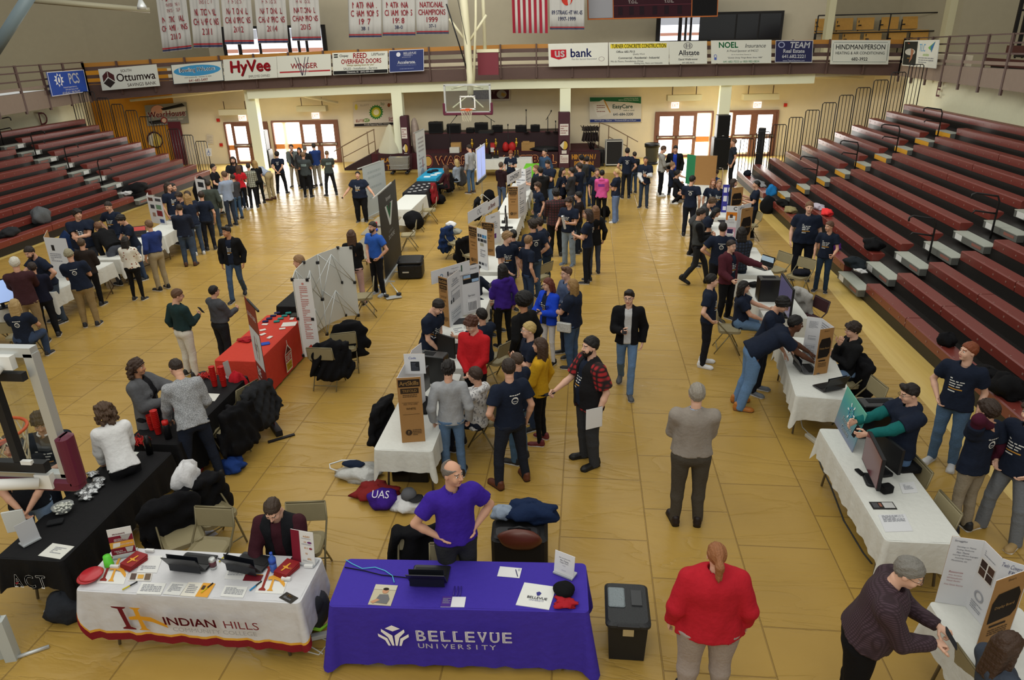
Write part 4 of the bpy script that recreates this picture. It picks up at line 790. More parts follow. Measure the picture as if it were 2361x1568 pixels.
    def sample(s,P):
        q = (np.asarray(P)-s.lo)/s.h; q = np.clip(q,0,s.n-1.001); i = q.astype(int); f = q-i; r = 0
        for a in (0,1):
            for b in (0,1):
                for c in (0,1):
                    r = r+s.D[i[:,0]+a,i[:,1]+b,i[:,2]+c]*(f[:,0] if a else 1-f[:,0])*(f[:,1] if b else 1-f[:,1])*(f[:,2] if c else 1-f[:,2])
        return r
# ---------------------------------------------------------------- head, hair, hand and shoe patterns
def head_pattern(h,fem):
    v = Vol((-.1,-.14,-.19),(.1,.12,.14),h); j = .92 if fem else 1.0
    v.ell((0,.012,.035),(.077,.096,.09),0).ell((0,-.018,-.035),(.06*j,.07,.072),.03).ell((0,-.058,-.088),(.026*j,.024,.022),.03)
    v.ell((.036,-.062,-.03),(.024,.022,.03),.02).ell((-.036,-.062,-.03),(.024,.022,.03),.02)
    v.cap((-.036,-.078,.032),(.036,-.078,.032),.010,k=.018)
    for sx in (-1,1):
        v.ell((sx*.031,-.1,.012),(.019,.017,.013),.012,'-')
        v.ell((sx*.031,-.074,.012),(.015,.0135,.0125),.002)
        v.ell((sx*.078,.012,.0),(.009,.02,.031),.008)
    v.cap((0,-.088,.02),(0,-.108,-.02),.007,.0125,.012).cap((-.012,-.095,-.026),(.012,-.095,-.026),.008,k=.008)
    v.cap((-.018,-.0855,-.053),(.018,-.0855,-.053),.0062,k=.006).cap((-.015,-.082,-.063),(.015,-.082,-.063),.0072,k=.006)
    v.cap((0,.022,-.06),(0,.03,-.17),.052*j,.056*j,.03)
    V,F = v.mesh(); c = V[F].mean(1); mi = np.zeros(len(F),int)      # 0 skin, 1 lips, 2 eye white, 3 iris, 4 brow
    x,y,z = np.abs(c[:,0]),c[:,1],c[:,2]
    mi[(x < .021) & (y < -.078) & (z < -.046) & (z > -.071)] = 1
    mi[(np.hypot(x-.031,(z-.012)*1.5) < .0145) & (y < -.06)] = 2
    mi[(np.hypot(x-.031,z-.012) < .0072) & (y < -.06)] = 3
    mi[(x > .013) & (x < .05) & (z > .031) & (z < .0405) & (y < -.06)] = 4
    return V,F,mi
def hair_pattern(st,h):
    big = {'long': (.17,.19,.42),'pony': (.12,.26,.44),'plong': (.12,.26,.66),'afro': (.19,.2,.22),'curly': (.17,.17,.27),'bob': (.14,.16,.22),'braids': (.14,.15,.42),'manlong': (.13,.15,.25),'vlong': (.15,.19,.52)}.get(st,(.12,.14,.16))
    v = Vol((-big[0],-big[1] if st == 'afro' else -.14,-big[2]),(big[0],big[1],.2 if st != 'afro' else .24),h); cut = True; n = (0,.62,.78); c0 = .006
    def skull(t,top=0): v.ell((0,.014,.036),(.077+t,.097+t,.09+t+top),0)
    if st == 'short': skull(.012,.006)
    elif st == 'buzz': skull(.005)
    elif st == 'quiff': skull(.009,.004); v.cap((-.035,-.06,.115),(.04,-.06,.118),.03,k=.03)
    elif st == 'mop': skull(.02,.004); v.cap((-.05,-.075,.08),(.05,-.08,.075),.024,k=.03); c0 = -.012
    elif st == 'balding': skull(.009); c0 = .012
    elif st == 'afro': v.ell((0,.03,.07),(.145,.14,.13),0); c0 = -.02
    elif st == 'curly':
        skull(.02,.006); c0 = -.008
        for k in range(22):
            a = 2.6*k; zz = .09-.011*k; r = .085+.022*min(1,k/8); yy = .03+r*.9*abs(math.sin(a)); v.ell((r*math.cos(a),yy if k > 5 else .03+.06*math.sin(a),zz),(.038,.036,.04),.015)
    elif st in ('long','bob','vlong','manlong'):
        skull(.014,.004); L = {'long': -.33,'bob': -.15,'vlong': -.46,'manlong': -.19}[st]
        for x in (-.05,0,.05): v.cap((x,.075,.0),(x*1.25,.095,L),.05,.03 if st != 'bob' else .045,.03)
        for x in (-1,1): v.cap((x*.08,.02,.03),(x*.095,.02,L*.75),.03,.024,.03)
        c0 = .002
    elif st in ('pony','plong'): skull(.009,.002); v.cap((0,.1,.045),(0,.155,.0),.03,.036,.02); v.cap((0,.155,0),(0,.16,-.3 if st == 'pony' else -.48),.036,.022,.03)
    elif st == 'lowpony': skull(.01); v.cap((0,.1,-.05),(0,.12,-.14),.025,.034,.02)
    elif st == 'bun': skull(.009); v.ell((0,.09,.12),(.05,.05,.05),.02)
    elif st == 'braids':
        skull(.011)
        for x in (-1,1): v.cap((x*.075,.02,-.03),(x*.1,-.03,-.34),.028,.018,.02)
    elif st == 'cap': skull(.012,.004); v.ell((0,-.1,.045),(.075,.09,.014),.012); n = (0,.3,.95); c0 = .03; cut = False; v.cut((0,0,.018),(0,0,-1))
    elif st == 'beanie': skull(.016,.012); v.ell((0,.012,.03),(.097,.118,.026),.006); cut = False; v.cut((0,0,.012),(0,-.25,-1))
    if cut:
        X,Y,Z = np.meshgrid(*v.ax,indexing='ij',sparse=True); q = c0-(n[1]*Y+n[2]*Z)
        if st in ('long','bob','vlong','manlong','curly','braids','afro'): q = np.minimum(q,-(Y+.012+0*Z) if st != 'braids' else -(np.abs(X)-.06+0*Y))   # curtains keep everything behind the face
        if st == 'balding': q = np.maximum(q,np.minimum(Z-.075,.05-Y))
        v.D = np.maximum(v.D,q.astype(np.float32))
    v.ripple(.006 if st in ('afro','curly','mop') else .0025,.035,3)
    return v.mesh()
def beard_pattern(h):
    v = Vol((-.1,-.14,-.16),(.1,.06,.03),h); v.ell((0,-.018,-.038),(.064,.074,.078),0).ell((0,-.062,-.095),(.034,.03,.03),.03)
    v.cap((-.022,-.088,-.043),(.022,-.088,-.043),.008,k=.01); v.ell((0,-.095,-.057),(.02,.02,.0085),.003,'-')
    v.cut((0,.02,0),(0,1,0)); v.cut((0,0,-.03),(0,.45,1)); v.ripple(.003,.03,1); return v.mesh()
FING = {'relax': (.35,.5,.45),'grip': (.9,1.2,.9),'flat': (.06,.08,.05),'point': (.5,.9,.6)}
def hand_pattern(kind,h):
    v = Vol((-.1,-.1,-.21),(.06,.07,.03),h); c1,c2,c3 = FING[kind]      # left hand: fingers to -z, thumb to -y, palm faces -x
    v.ecap((0,0,.0),(-.004,.0,-.075),(.021,.026),(.014,.04),np.eye(3),.02)
    for i,(y,L,r) in enumerate(((-.031,.066,.0088),(-.010,.075,.0090),(.011,.070,.0086),(.031,.056,.0076))):
        p = np.array([-.003,y,-.082]); a = 0; sp = (y)*1.6
        for L_,da in ((L*.45,c1*(1+.08*i)),(L*.32,c2),(L*.25,c3)):
            a += da; q = p+np.array([-math.sin(a)*L_,sp*L_*.5,-math.cos(a)*L_]); v.cap(p,q,r,r*.92,.005); p = q
    p = np.array([-.006,-.026,-.022]); cl = .9 if kind == 'grip' else .35
    for L_,d in ((.042,(-.45*cl,-.75,-.55)),(.032,(-.7*cl,-.3,-.8)),(.026,(-.8*cl,-.05,-.8))):
        d = np.array(d); d = d/np.linalg.norm(d); q = p+d*L_; v.cap(p,q,.0115,.0095,.008); p = q
    return v.mesh()
def shoe_pattern(h,boot=False):
    v = Vol((-.08,-.24,-.02),(.08,.12,.18),h)
    v.ecap((0,.045,.05),(0,-.15,.035),(.038,.045),(.044,.036),np.eye(3),.02).ell((0,-.155,.03),(.046,.065,.04),.02).cap((0,.035,.06),(0,.04,.1 if not boot else .15),.044,.042,.03)
    v.ecap((0,.06,.012),(0,-.18,.012),(.043,.02),(.05,.02),np.eye(3),.01); v.cut((0,0,.0),(0,0,-1)); V,F = v.mesh(); return V,F,(V[F].mean(1)[:,2] < .026).astype(int)
_pat = {}
def pattern(kind,*a):
    k = (kind,)+a
    if k not in _pat: _pat[k] = {'head': head_pattern,'hair': hair_pattern,'beard': beard_pattern,'hand': hand_pattern,'shoe': shoe_pattern}[kind](*a)
    return _pat[k]
def glasses_mb(m):
    mb = MB()
    for s in (-1,1):
        mb.tube([(s*.032+.022*math.cos(a*math.pi/7),-.104,.01+.016*math.sin(a*math.pi/7)) for a in range(15)],.002,m,5,False); mb.tube([(s*.054,-.102,.016),(s*.08,-.05,.016),(s*.082,.012,.012)],.002,m,5)
    mb.tube([(-.01,-.106,.014),(.01,-.106,.014)],.002,m,5); return mb
PRESET = {'d': ((.245,-.02,.875),(.3,.6,0)),'p': ((.185,-.075,.96),(.9,.7,0)),'c': ((-.07,-.2,1.17),(.5,.1,-1)),'f': ((.09,-.3,1.16),(.35,.2,-1)),'h': ((.16,-.05,1.02),(1,.35,0)),'k': ((.03,.19,.95),(1,.6,0)),'j': ((.035,-.19,.93),(.8,.3,-.3)),
          't': ((.15,-.43,.97),(.5,.2,-.6)),'r': ((.14,-.5,1.18),(.6,.2,-.8)),'x': ((.0,-.19,1.40),(.3,-.2,-1)),'n': ((.07,.1,1.50),(1,-.2,.2)),'s': ((.12,-.36,1.06),(.7,.3,-.5)),'o': ((.42,-.12,.98),(.2,.5,-.5)),'e': ((.2,-.3,1.02),(.4,.5,-.6))}
HANDK = {'d': 'relax','p': 'relax','c': 'relax','f': 'grip','h': 'relax','k': 'relax','j': 'relax','t': 'flat','r': 'relax','x': 'relax','n': 'flat','s': 'relax','o': 'relax','e': 'grip'}
SKIN = {'l': ('c99a80','a9685c'),'m': ('b78464','95584a'),'d': ('5a3826','4a2a22'),'p': ('d8ac94','b87468')}
EYEW,IRIS = mat('e6e2dc',.3),mat('2c211c',.25)
def skinm(t): return mat(SKIN[t][0],.55,spec=.3,name='skin_'+t)
PEOPLE = []
PATS = {'s': ('speck','6f7174','aeb0b3'),'z': ('flower','8a4a34','d8d4c8'),'w': ('flower2','d6d6d6','8c8c90'),'m': ('check','2a1820','43303a'),'p': ('check','1d0f10','4a1d20'),'q': ('check','10151e','263248'),'h': ('check','5f6154','a8a898')}
def pat_mat(kind,c1,c2):
    nm = kind+c1+c2
    if nm in _mats: return _mats[nm]
    m = D.materials.new('woven_'+kind); m.use_nodes = True; nt = m.node_tree; b = nt.nodes['Principled BSDF']; b.inputs['Roughness'].default_value = .88; L = nt.links.new; tc = nt.nodes.new('ShaderNodeTexCoord'); r = nt.nodes.new('ShaderNodeValToRGB'); r.color_ramp.elements[0].color = (*srgb(c1),1); r.color_ramp.elements[1].color = (*srgb(c2),1)
    if kind == 'check':
        ws = []
        for ax in ('X','Z'):
            wv = nt.nodes.new('ShaderNodeTexWave'); wv.bands_direction = ax; wv.inputs['Scale'].default_value = 16 if c1 in ('2a1820',) else 4.5; L(tc.outputs['Object'],wv.inputs['Vector']); ws.append(wv)
        mt = nt.nodes.new('ShaderNodeMath'); mt.operation = 'MULTIPLY'; L(ws[0].outputs['Fac'],mt.inputs[0]); L(ws[1].outputs['Fac'],mt.inputs[1]); L(mt.outputs[0],r.inputs[0]); r.color_ramp.elements[1].position = .6
    elif kind == 'speck': n = nt.nodes.new('ShaderNodeTexNoise'); n.inputs['Scale'].default_value = 130; L(tc.outputs['Object'],n.inputs['Vector']); L(n.outputs['Fac'],r.inputs[0]); r.color_ramp.elements[0].position = .42; r.color_ramp.elements[1].position = .58
    else: n = nt.nodes.new('ShaderNodeTexVoronoi' if kind == 'flower' else 'ShaderNodeTexNoise'); n.inputs['Scale'].default_value = 14 if kind == 'flower' else 30; L(tc.outputs['Object'],n.inputs['Vector']); L(n.outputs[0],r.inputs[0]); r.color_ramp.elements[0].position,r.color_ramp.elements[1].position = (.22,.27) if kind == 'flower' else (.56,.6)
    L(r.outputs[0],b.inputs['Base Color']); _mats[nm] = m; return m
def hairm(c): return mat(c,.55,bump=.5,bscale=70,var=.25,spec=.35)
def person(label,pos,a,h=1.75,pose='s',arms='dd',bend=0,lean=0,twist=0,head=(0,0),top='tee',tc='1b2233',sl=None,bt='reg',bc='33415a',shoe='2a2a2c',sole='c8c8c8',hair='short',hc='2c211b',skin='l',w=1.0,belly=0,fem=False,prt='',inner=None,extra=(),beard=None,glass=None,z0=0.0,hem=None,targ=None,mid=None,name='person'):
    """pos = where the feet (or the seat) stand; a = degrees, 0 faces the camera side (-Y), 90 faces +X, 180 faces away"""
    for ch in prt:
        if ch in PATS: tc = pat_mat(*PATS[ch])
    s = h/1.75; dist = math.hypot(pos[0],pos[1]); cell = .0125 if dist < 10 else (.016 if dist < 16 else .021)
    loc = (pos[0],pos[1],z0); t = thing(name,label,'person',loc,math.radians(a)); sk,lip = skinm(skin),mat(SKIN[skin][1],.5); hm = hairm(hc)
    # skeleton -----------------------------------------------------------------
    sit = pose in ('sit','sitb'); crouch = pose == 'crouch'; hz = .54 if sit else (.36 if crouch else .93); piv = np.array([0,0,hz+.03]); dz = hz-.93
    Rm = np.array(Matrix.Rotation(math.radians(twist),3,'Z') @ Matrix.Rotation(math.radians(lean),3,'Y') @ Matrix.Rotation(math.radians(bend),3,'X'))
    up = lambda p: piv+Rm@(np.array([p[0],p[1],p[2]+dz])-piv)
    hw = (.148 if not fem else .15)*(.38+.62*w); sw = (.174 if not fem else .152)*(.72+.28*w)
    L = []
    for sx in (1,-1):
        hip = np.array([sx*.09*w**.5,0,hz]); sp = .1*w**.4
        if sit: kn,an = np.array([sx*.13,-.43,.5]),np.array([sx*.13,-.40,.09])
        elif crouch: kn,an = np.array([sx*.17,-.36,.5]),np.array([sx*.14,-.06 if sx > 0 else .1,.09])
        elif pose == 'w': kn,an = (np.array([sx*.09,-.2,.52]),np.array([sx*.08,-.3,.09])) if sx > 0 else (np.array([sx*.09,.02,.49]),np.array([sx*.08,.3,.15]))
        elif pose == 'w2': kn,an = (np.array([sx*.09,-.2,.52]),np.array([sx*.08,-.3,.09])) if sx < 0 else (np.array([sx*.09,.02,.49]),np.array([sx*.08,.3,.15]))
        elif pose == 'a': kn,an = np.array([sx*.16,-.02,.49]),np.array([sx*.2,.02,.09])
        elif pose == 'q': kn,an = (np.array([sx*.1,-.03,.49]),np.array([sx*.11,.02,.09])) if sx > 0 else (np.array([sx*.12,-.1,.49]),np.array([sx*.15,-.12,.09]))
        elif pose == 'lean': kn,an = np.array([sx*.11,.02,.48]),np.array([sx*.13,.14,.09])
        else: kn,an = np.array([sx*sp,-.015,.49]),np.array([sx*(sp+.015),.02,.09])
        L.append((hip,kn,an))
    A = []
    for i,sx in enumerate((1,-1)):
        sh = up((sx*sw,.012,1.395)); key = arms[i]
        if targ and targ[i] is not None: wr = np.array(targ[i],float)/s; hint = np.array([sx*.5,.3,-.7])
        else: p,hn = PRESET[key]; wr = up((sx*p[0]*(1 if p[0] < 0 else .7+.3*w),p[1]*(1+.5*belly+.25*(w-1)),p[2])); hint = Rm@np.array([sx*hn[0],hn[1],hn[2]],float)
        L1,L2 = .295,.265; d = wr-sh; dl = np.linalg.norm(d)
        if dl > .555: wr = sh+d/dl*.555; d = wr-sh; dl = .555
        if dl < .12: wr = sh+d/dl*.12; d = wr-sh; dl = .12
        u = d/dl; c = (L1**2-L2**2+dl*dl)/(2*dl); hgt = math.sqrt(max(L1*L1-c*c,1e-6)); hn = hint-u*(hint@u); hn /= np.linalg.norm(hn)+1e-9
        A.append((sh,sh+u*c+hn*hgt,wr,key))
    nb = up((0,.02,1.47)); hy,hp = head; HR = Rm@np.array(Matrix.Rotation(math.radians(hy),3,'Z') @ Matrix.Rotation(math.radians(hp-bend*.55),3,'X'))
    hk = .98 if not fem else .95; hc0 = up((0,.0,1.55))+HR@np.array([0,-.012,.085])
    S = lambda V: V*s
    # body ---------------------------------------------------------------------
    pts = np.array([p for l in L for p in l]+[q for q4 in A for q in q4[:3]]+[nb]); lo,hi = pts.min(0)-.2*max(1,w),pts.max(0)+.2*max(1,w); lo[2] = min(lo[2],0)-.02
    v = Vol(lo,hi,max(cell,.014)*1.0); q = .8
    v.ecap(up((0,0,1.0)),up((0,.0,1.3)),(hw*q,.085*q),(hw*q,.09*q),Rm,.0); v.cap(up((-sw*.7,.01,1.36)),up((sw*.7,.01,1.36)),.045,k=.05)
    v.cap(up((0,.015,1.4)),hc0+HR@np.array([0,.03,-.09]),.058 if not fem else .05,.052 if not fem else .045,.03)
    for hip,kn,an in L: v.cap(hip,kn,.062*w**.5,.045,.03).cap(kn,an,.043,.032,.02)
    for sh,el,wr,key in A: v.cap(sh,el,.047*w**.4,.037*w**.3,.02); e2 = el+(wr-el)*.35; v.cap(el,e2,.037*w**.3,.039*w**.3,.012).cap(e2,wr,.039*w**.3,.026,.012)
    V,F = v.mesh(); Vs,Fs,Ms = [V],[F],[np.zeros(len(F),int)]; nv = len(V)
    def join(V2,F2,M2):
        nonlocal nv
        Vs.append(V2); Fs.append(F2+nv); Ms.append(M2); nv += len(V2)
    hcell = .0045 if dist < 10 else (.006 if dist < 17 else .008)
    V2,F2,M2 = pattern('head',hcell,fem); join(hc0+(V2*hk)@HR.T,F2,M2); hands = []
    for i,(sh,el,wr,key) in enumerate(A):
        sx = 1 if i == 0 else -1; z = (el-wr); z /= np.linalg.norm(z); th = np.array([0,-1,0.]) if abs(z[1]) < .75 else np.array([0,0,1.])
        if key in 'c': th = np.array([0,0,1.])
        if key in 'nx': th = np.array([0,-.6,.8])
        y = -(th-z*(th@z)); y /= np.linalg.norm(y); x = np.cross(y,z)
        if key in ('t',) or (targ and targ[i] is not None and key != 'e'):      # palm down
            x0 = np.array([0,0,1.]); x = x0-z*(x0@z); x /= np.linalg.norm(x); y = np.cross(z,x)
            x = x if sx > 0 else -x; y = y if sx > 0 else y
        V2,F2 = pattern('hand',HANDK[key],.0036 if dist < 10 else .006); V2 = V2.copy()
        if sx < 0: V2[:,0] *= -1; F2 = F2[:,::-1]
        if key == 't' and sx < 0: V2[:,0] *= 1
        join(wr+(V2*(1.0 if not fem else .9))@np.stack([x,y,z],1).T,F2,np.zeros(len(F2),int)); hands.append(np.array(loc)+s*np.array(Rz(math.radians(a)) @ Vector(wr-z*.09)))
    fast = fast_mesh('body',S(np.concatenate(Vs)),np.concatenate(Fs),[sk,lip,EYEW,IRIS,hm],np.concatenate(Ms)); body = link(D.objects.new('body',fast),t)
    if hair:
        V2,F2 = pattern('hair',hair,.006 if dist < 10 else .008); nm = hair if hair in ('cap','beanie') else 'hair'
        if nm != 'hair':
            V3,F3 = pattern('hair','buzz',.008); link(D.objects.new('hair',fast_mesh('hair',S(hc0+(V3*hk)@HR.T),F3,[hm])),t); hm2 = mat(extra[0] if extra and isinstance(extra[0],str) and extra[0][:1] in '0123456789abcdef' and len(extra[0]) == 6 else '8a8272',.85,bump=.4,bscale=60)
        link(D.objects.new(nm,fast_mesh(nm,S(hc0+(V2*hk)@HR.T),F2,[hm if nm == 'hair' else hm2])),t)
    if beard: V2,F2 = pattern('beard',.005); link(D.objects.new('beard',fast_mesh('beard',S(hc0+(V2*hk)@HR.T),F2,[hairm(beard)])),t)
    if glass:
        mb = glasses_mb(mat(glass,.3)); g = mb.build('glasses',t); M4 = Matrix.Translation(Vector(S(hc0))) @ Matrix(((*HR[0]*hk*s,0),(*HR[1]*hk*s,0),(*HR[2]*hk*s,0),(0,0,0,1))); g.matrix_local = M4
    # trousers -----------------------------------------------------------------
    k = {'slim': .86,'skin': .78,'reg': 1.0,'loose': 1.15,'flare': 1.05}[bt]; tw = w**.75*k
    llo,lhi = np.array([p for l in L for p in l]).min(0)-.2*max(1,w),np.array([p for l in L for p in l]).max(0)+.24*max(1,w); llo[2] = max(llo[2],.0)-.03
    v = Vol(llo,lhi,cell); hb = hw*(1.02 if not fem else 1.1)
    v.ecap(np.array([0,.01,hz-.02]),up((0,.005,1.03)),(hb,.105*w**.6),(hb*.93,.098*w**.6+.05*belly),np.eye(3) if sit or crouch else Rm,0)
    if not sit and not crouch: v.ell((.055*w,.045,hz-.04),(.08,.068*w**.5,.085),.04).ell((-.055*w,.045,hz-.04),(.08,.068*w**.5,.085),.04)
    for hip,kn,an in L:
        v.cap(hip+(0,0,-.03 if not sit else 0),kn,.092*w**.7*(k**.6),.062*tw**.8,.035); m_ = kn+(an-kn)*.35; v.cap(kn,m_,.062*tw**.8,.06*tw**.8 if k > .9 else .056*tw,.015); e = an+(0,0,-.055 if bt in ('flare','loose') else -.03); v.cap(m_,e,.06*tw**.8 if k > .9 else .056*tw,{'slim': .044,'skin': .036,'reg': .055,'loose': .068,'flare': .082}[bt],.015)
        v.cut(e+(an-kn)/np.linalg.norm(an-kn)*.012,an-kn,1,(e,.16))
    if not sit: v.cut(up((0,0,(hem or {'tee': .87,'polo': .93,'tuck': .985}.get(top,.86))+.05)),Rm@np.array([0,0,1.]))
    v.ripple(.0035 if k > .8 else .0018,.13,len(label)); V,F = v.mesh(); bm_ = bc if not isinstance(bc,str) else mat(bc,.85,bump=.3,bscale=40,var=.14,spec=.15)
    tr = link(D.objects.new('trousers',fast_mesh('trousers',S(V),F,[bm_])),t)
    # shirt and jackets --------------------------------------------------------
    def torso(name,col,r,sleeve,hemz,opening=None,hood=False,collar=None,parent=None,m=None):
        ap = np.array([q for q4 in A for q in q4[:3]]+[up((0,0,1.5)),up((0,-.1,hemz-.04)),up((0,.1,hemz-.04))]); v = Vol(ap.min(0)-.17*max(1,w)-.06*belly-r,ap.max(0)+.17*max(1,w)+.06*belly+r,cell)
        ch,wa = (hw+.012+r,.112*w**.55+r),(hw*(.96 if not fem else .86)+r+.06*belly,.1*w**.7+r+.03*belly)
        v.ecap(up((0,.0,1.34)),up((0,-.01-.03*belly,1.12)),ch,wa,Rm,0); v.ecap(up((0,-.01-.03*belly,1.12)),up((0,-.005-.02*belly,hemz-.06)),wa,(max(hb+.017,.09*w**.5+.092*w**.7+.006)+r+.02*belly,max(.124*w**.6,.092*w**.7+.03)+r+.035*belly),Rm,.02)
        if belly: v.ell(up((0,-.055-.05*belly,1.1)),(.13*w,.09+.04*belly,.14),.06)
        if fem:
            for sx in (1,-1): v.ell(up((sx*.075*w**.5,-.085-.02*w,1.26)),(.07*w**.6,.06*w**.6,.07),.04)
        [v.cap(up((0,.012,1.405)),up((sx*sw*.9,.012,1.385)),.064+r,.054*w**.4+r,k=.045) for sx in (1,-1)]; v.cap(up((0,.02,1.40)),up((0,.015,1.448)),.078+r,.055+r,.05)
        if sleeve:
            for sh,el,wr,key in A:
                if sleeve <= .5: e = sh+(el-sh)*(.62 if sleeve < .5 else .8); v.cap(sh,e,.066*w**.45+r,.066*w**.4+r,.03); u = (el-sh)/np.linalg.norm(el-sh); v.cut(e,u,1,(e+u*.045,.10*w**.4+r))
                else:
                    e = el+(wr-el)*(sleeve if sleeve <= 1 else 1); v.cap(sh,el,.064*w**.45+r,.052*w**.35+r,.03).cap(el,e,.053*w**.35+r,.042*w**.2+r*.6,.02); u = (wr-el)/np.linalg.norm(wr-el); v.cut(e,u,1,(e+u*.04,.085))
        else:
            for sh,el,wr,key in A: u = (el-sh)/np.linalg.norm(el-sh); u = np.array([math.copysign(1,Rm.T[0]@(sh-up((0,0,1.42)))),0,0]); u = Rm@u; v.cut(sh+u*.015,u,1,(sh+u*.07,.13))
        if hood: v.ell(up((0,.085,1.46)),(.1,.06,.055),.02)
        v.cut(up((0,0,hemz)),Rm@np.array([0,0,-1.]))
        nk = up((0,-.005,1.5)); v.ecap(up((0,-.012,1.45)),nk,(.058,.058),(.062,.066),Rm,.004,'-')
        if opening:
            X,Y,Z = np.meshgrid(*v.ax,indexing='ij',sparse=True); lx = Rm[0,0]*(X-piv[0])+Rm[1,0]*(Y-piv[1])+Rm[2,0]*(Z-piv[2]); ly = Rm[0,1]*(X-piv[0])+Rm[1,1]*(Y-piv[1])+Rm[2,1]*(Z-piv[2]); lz = Rm[0,2]*(X-piv[0])+Rm[1,2]*(Y-piv[1])+Rm[2,2]*(Z-piv[2])
            wd = opening[0]+(opening[1]-opening[0])*np.clip((lz-(hemz-.96))/.5,0,1); q = np.minimum(wd-np.abs(lx),-(ly+.02)); v.D = np.maximum(v.D,q.astype(np.float32))
        v.ripple(.004,.12,len(label)+3); V,F = v.mesh(); o = link(D.objects.new(name,fast_mesh(name,S(V),F,[m or cloth(col)])),parent or t); return o,v
    slv = sl if sl is not None else (.45 if top in ('tee','polo','over') else 1.0); hz_ = hem or {'tee': .87,'polo': .93,'tuck': .985}.get(top,.86)
    if inner: o_in,vin = torso('shirt' if top != 'over' else 'undershirt',inner[0],.012,.45 if len(inner) < 2 else inner[1],.88)
    nm = {'tee': 'shirt','polo': 'shirt','long': 'sweater','tuck': 'shirt','hood': 'hoodie','jacket': 'jacket','vest': 'vest','over': 'shirt'}[top]
    o,vt = torso(nm,tc if isinstance(tc,str) else None,.012 if top not in ('jacket','vest','over') else .024,slv if top != 'vest' else 0,hz_,{'jacket': (.055,.055),'vest': (.05,.05)}.get(top) if inner else None,'hood' in extra or top == 'hood',m=None if isinstance(tc,str) else tc)
    if mid: torso('flannel',None,.019,mid[1],hz_-.03,(.055,.055),m=mid[0])
    if 'collar' in extra or top == 'polo':
        mb = MB(); cc = extra[extra.index('collar')+1] if 'collar' in extra else tc; P = [up((.066*math.cos(b),.002+.07*math.sin(b),1.475+.012*math.sin(b))) for b in np.linspace(-1.25,4.39,17)]; mb.tube([S(p) for p in P],.0125*s,cloth(cc),7); mb.build('collar',o)
    # printed front lines and back ring of the event shirts
    def project(uv,back,vol):
        N = len(uv); P0 = np.array([up((x,.36 if back else -.36-.1*belly,z)) for x,z in uv]); dv = Rm@np.array([0,-1. if back else 1.,0]); tt = np.zeros(N)
        for _ in range(60): d = vol.sample(P0+dv*tt[:,None]); tt = np.where(d > .003,tt+np.clip(d*.5,.002,.03),tt)
        return P0+dv*(tt-.004)[:,None]
    def patch(mb,polys,back,m,vol):
        for P in polys:
            q = project(P,back,vol); q = [S(p) for p in q]; mb.add(q,[tuple(range(len(q)))] if not back else [tuple(range(len(q)-1,-1,-1))],m)
    pv,po = (vin,o_in) if inner and top != 'over' else (vt,o)
    if 'f' in prt:
        mb = MB(); W_,O_ = mat('d8d8d4',.7),mat('c08a34',.7); rows = [(.03,),(.06,.03,.05),(.075,.06),(.07,.045),(.16,),(.085,)]
        for r_,ws in enumerate(rows):
            x = -.1 if not inner else -.05; z = 1.30-.034*r_
            for wd in ws:
                wd *= (1 if not inner else .6); n = max(1,int(wd/.03)); xs = np.linspace(x,x+wd,n+1)
                patch(mb,[[(xs[i],z-.007),(xs[i+1],z-.007),(xs[i+1],z+.007),(xs[i],z+.007)] for i in range(n)],False,O_ if r_ == 4 else W_,pv); x += wd+.014
        mb.build('shirt_print',po)
    if 'b' in prt:
        mb = MB(); W_ = mat('d8d8d4',.7); n = 20; pol = []
        for i in range(n):
            a0,a1 = 2*math.pi*i/n,2*math.pi*(i+1)/n; th = .010+.012*max(0,math.sin(a0)); pol.append([(.045*math.cos(b)*rr,1.27+.05*math.sin(b)*rr) for b,rr in ((a0,1),(a1,1),(a1,1-th/.05),(a0,1-th/.05))])
        for x in (-.075,-.045,-.015,.015,.045): pol.append([(x,1.338),(x+.024,1.338),(x+.024,1.352),(x,1.352)])
        pol.append([(-.025,1.255),(.025,1.255),(.025,1.262),(-.025,1.262)]); patch(mb,pol,True,W_,pv); mb.build('shirt_print',po)
    for ch,cc,bk in (('g','8fa3a3',True),('k','5a2a9a',True),('n','9adf3a',False)):
        if ch in prt: mb = MB(); patch(mb,[[(x,z),(x+.045,z),(x+.045,z+.03),(x,z+.03)] for x in (-.1,-.045,.01,.06) for z in (1.24,1.285)],bk,mat(cc,.7),pv); mb.build('shirt_print',po)
    # shoes --------------------------------------------------------------------
    sm,so_ = mat(shoe,.5,spec=.3),mat(sole,.6)
    for i,(hip,kn,an) in enumerate(L):
        V2,F2,M2 = pattern('shoe',.008 if dist < 12 else .011,False); an2 = an-np.array([0,0,.09]); ta = (.18 if i == 0 else -.18); R = np.array(Rz(ta))
        if pose in ('w','w2') and an[2] > .1: R = R@np.array(Rx(.5)); an2[2] += .055
        link(D.objects.new('shoe',fast_mesh('shoe',S(an2+(V2*(1 if not fem else .9))@R.T),F2,[sm,so_],M2)),t)
    PEOPLE.append(t); return t,hands,s
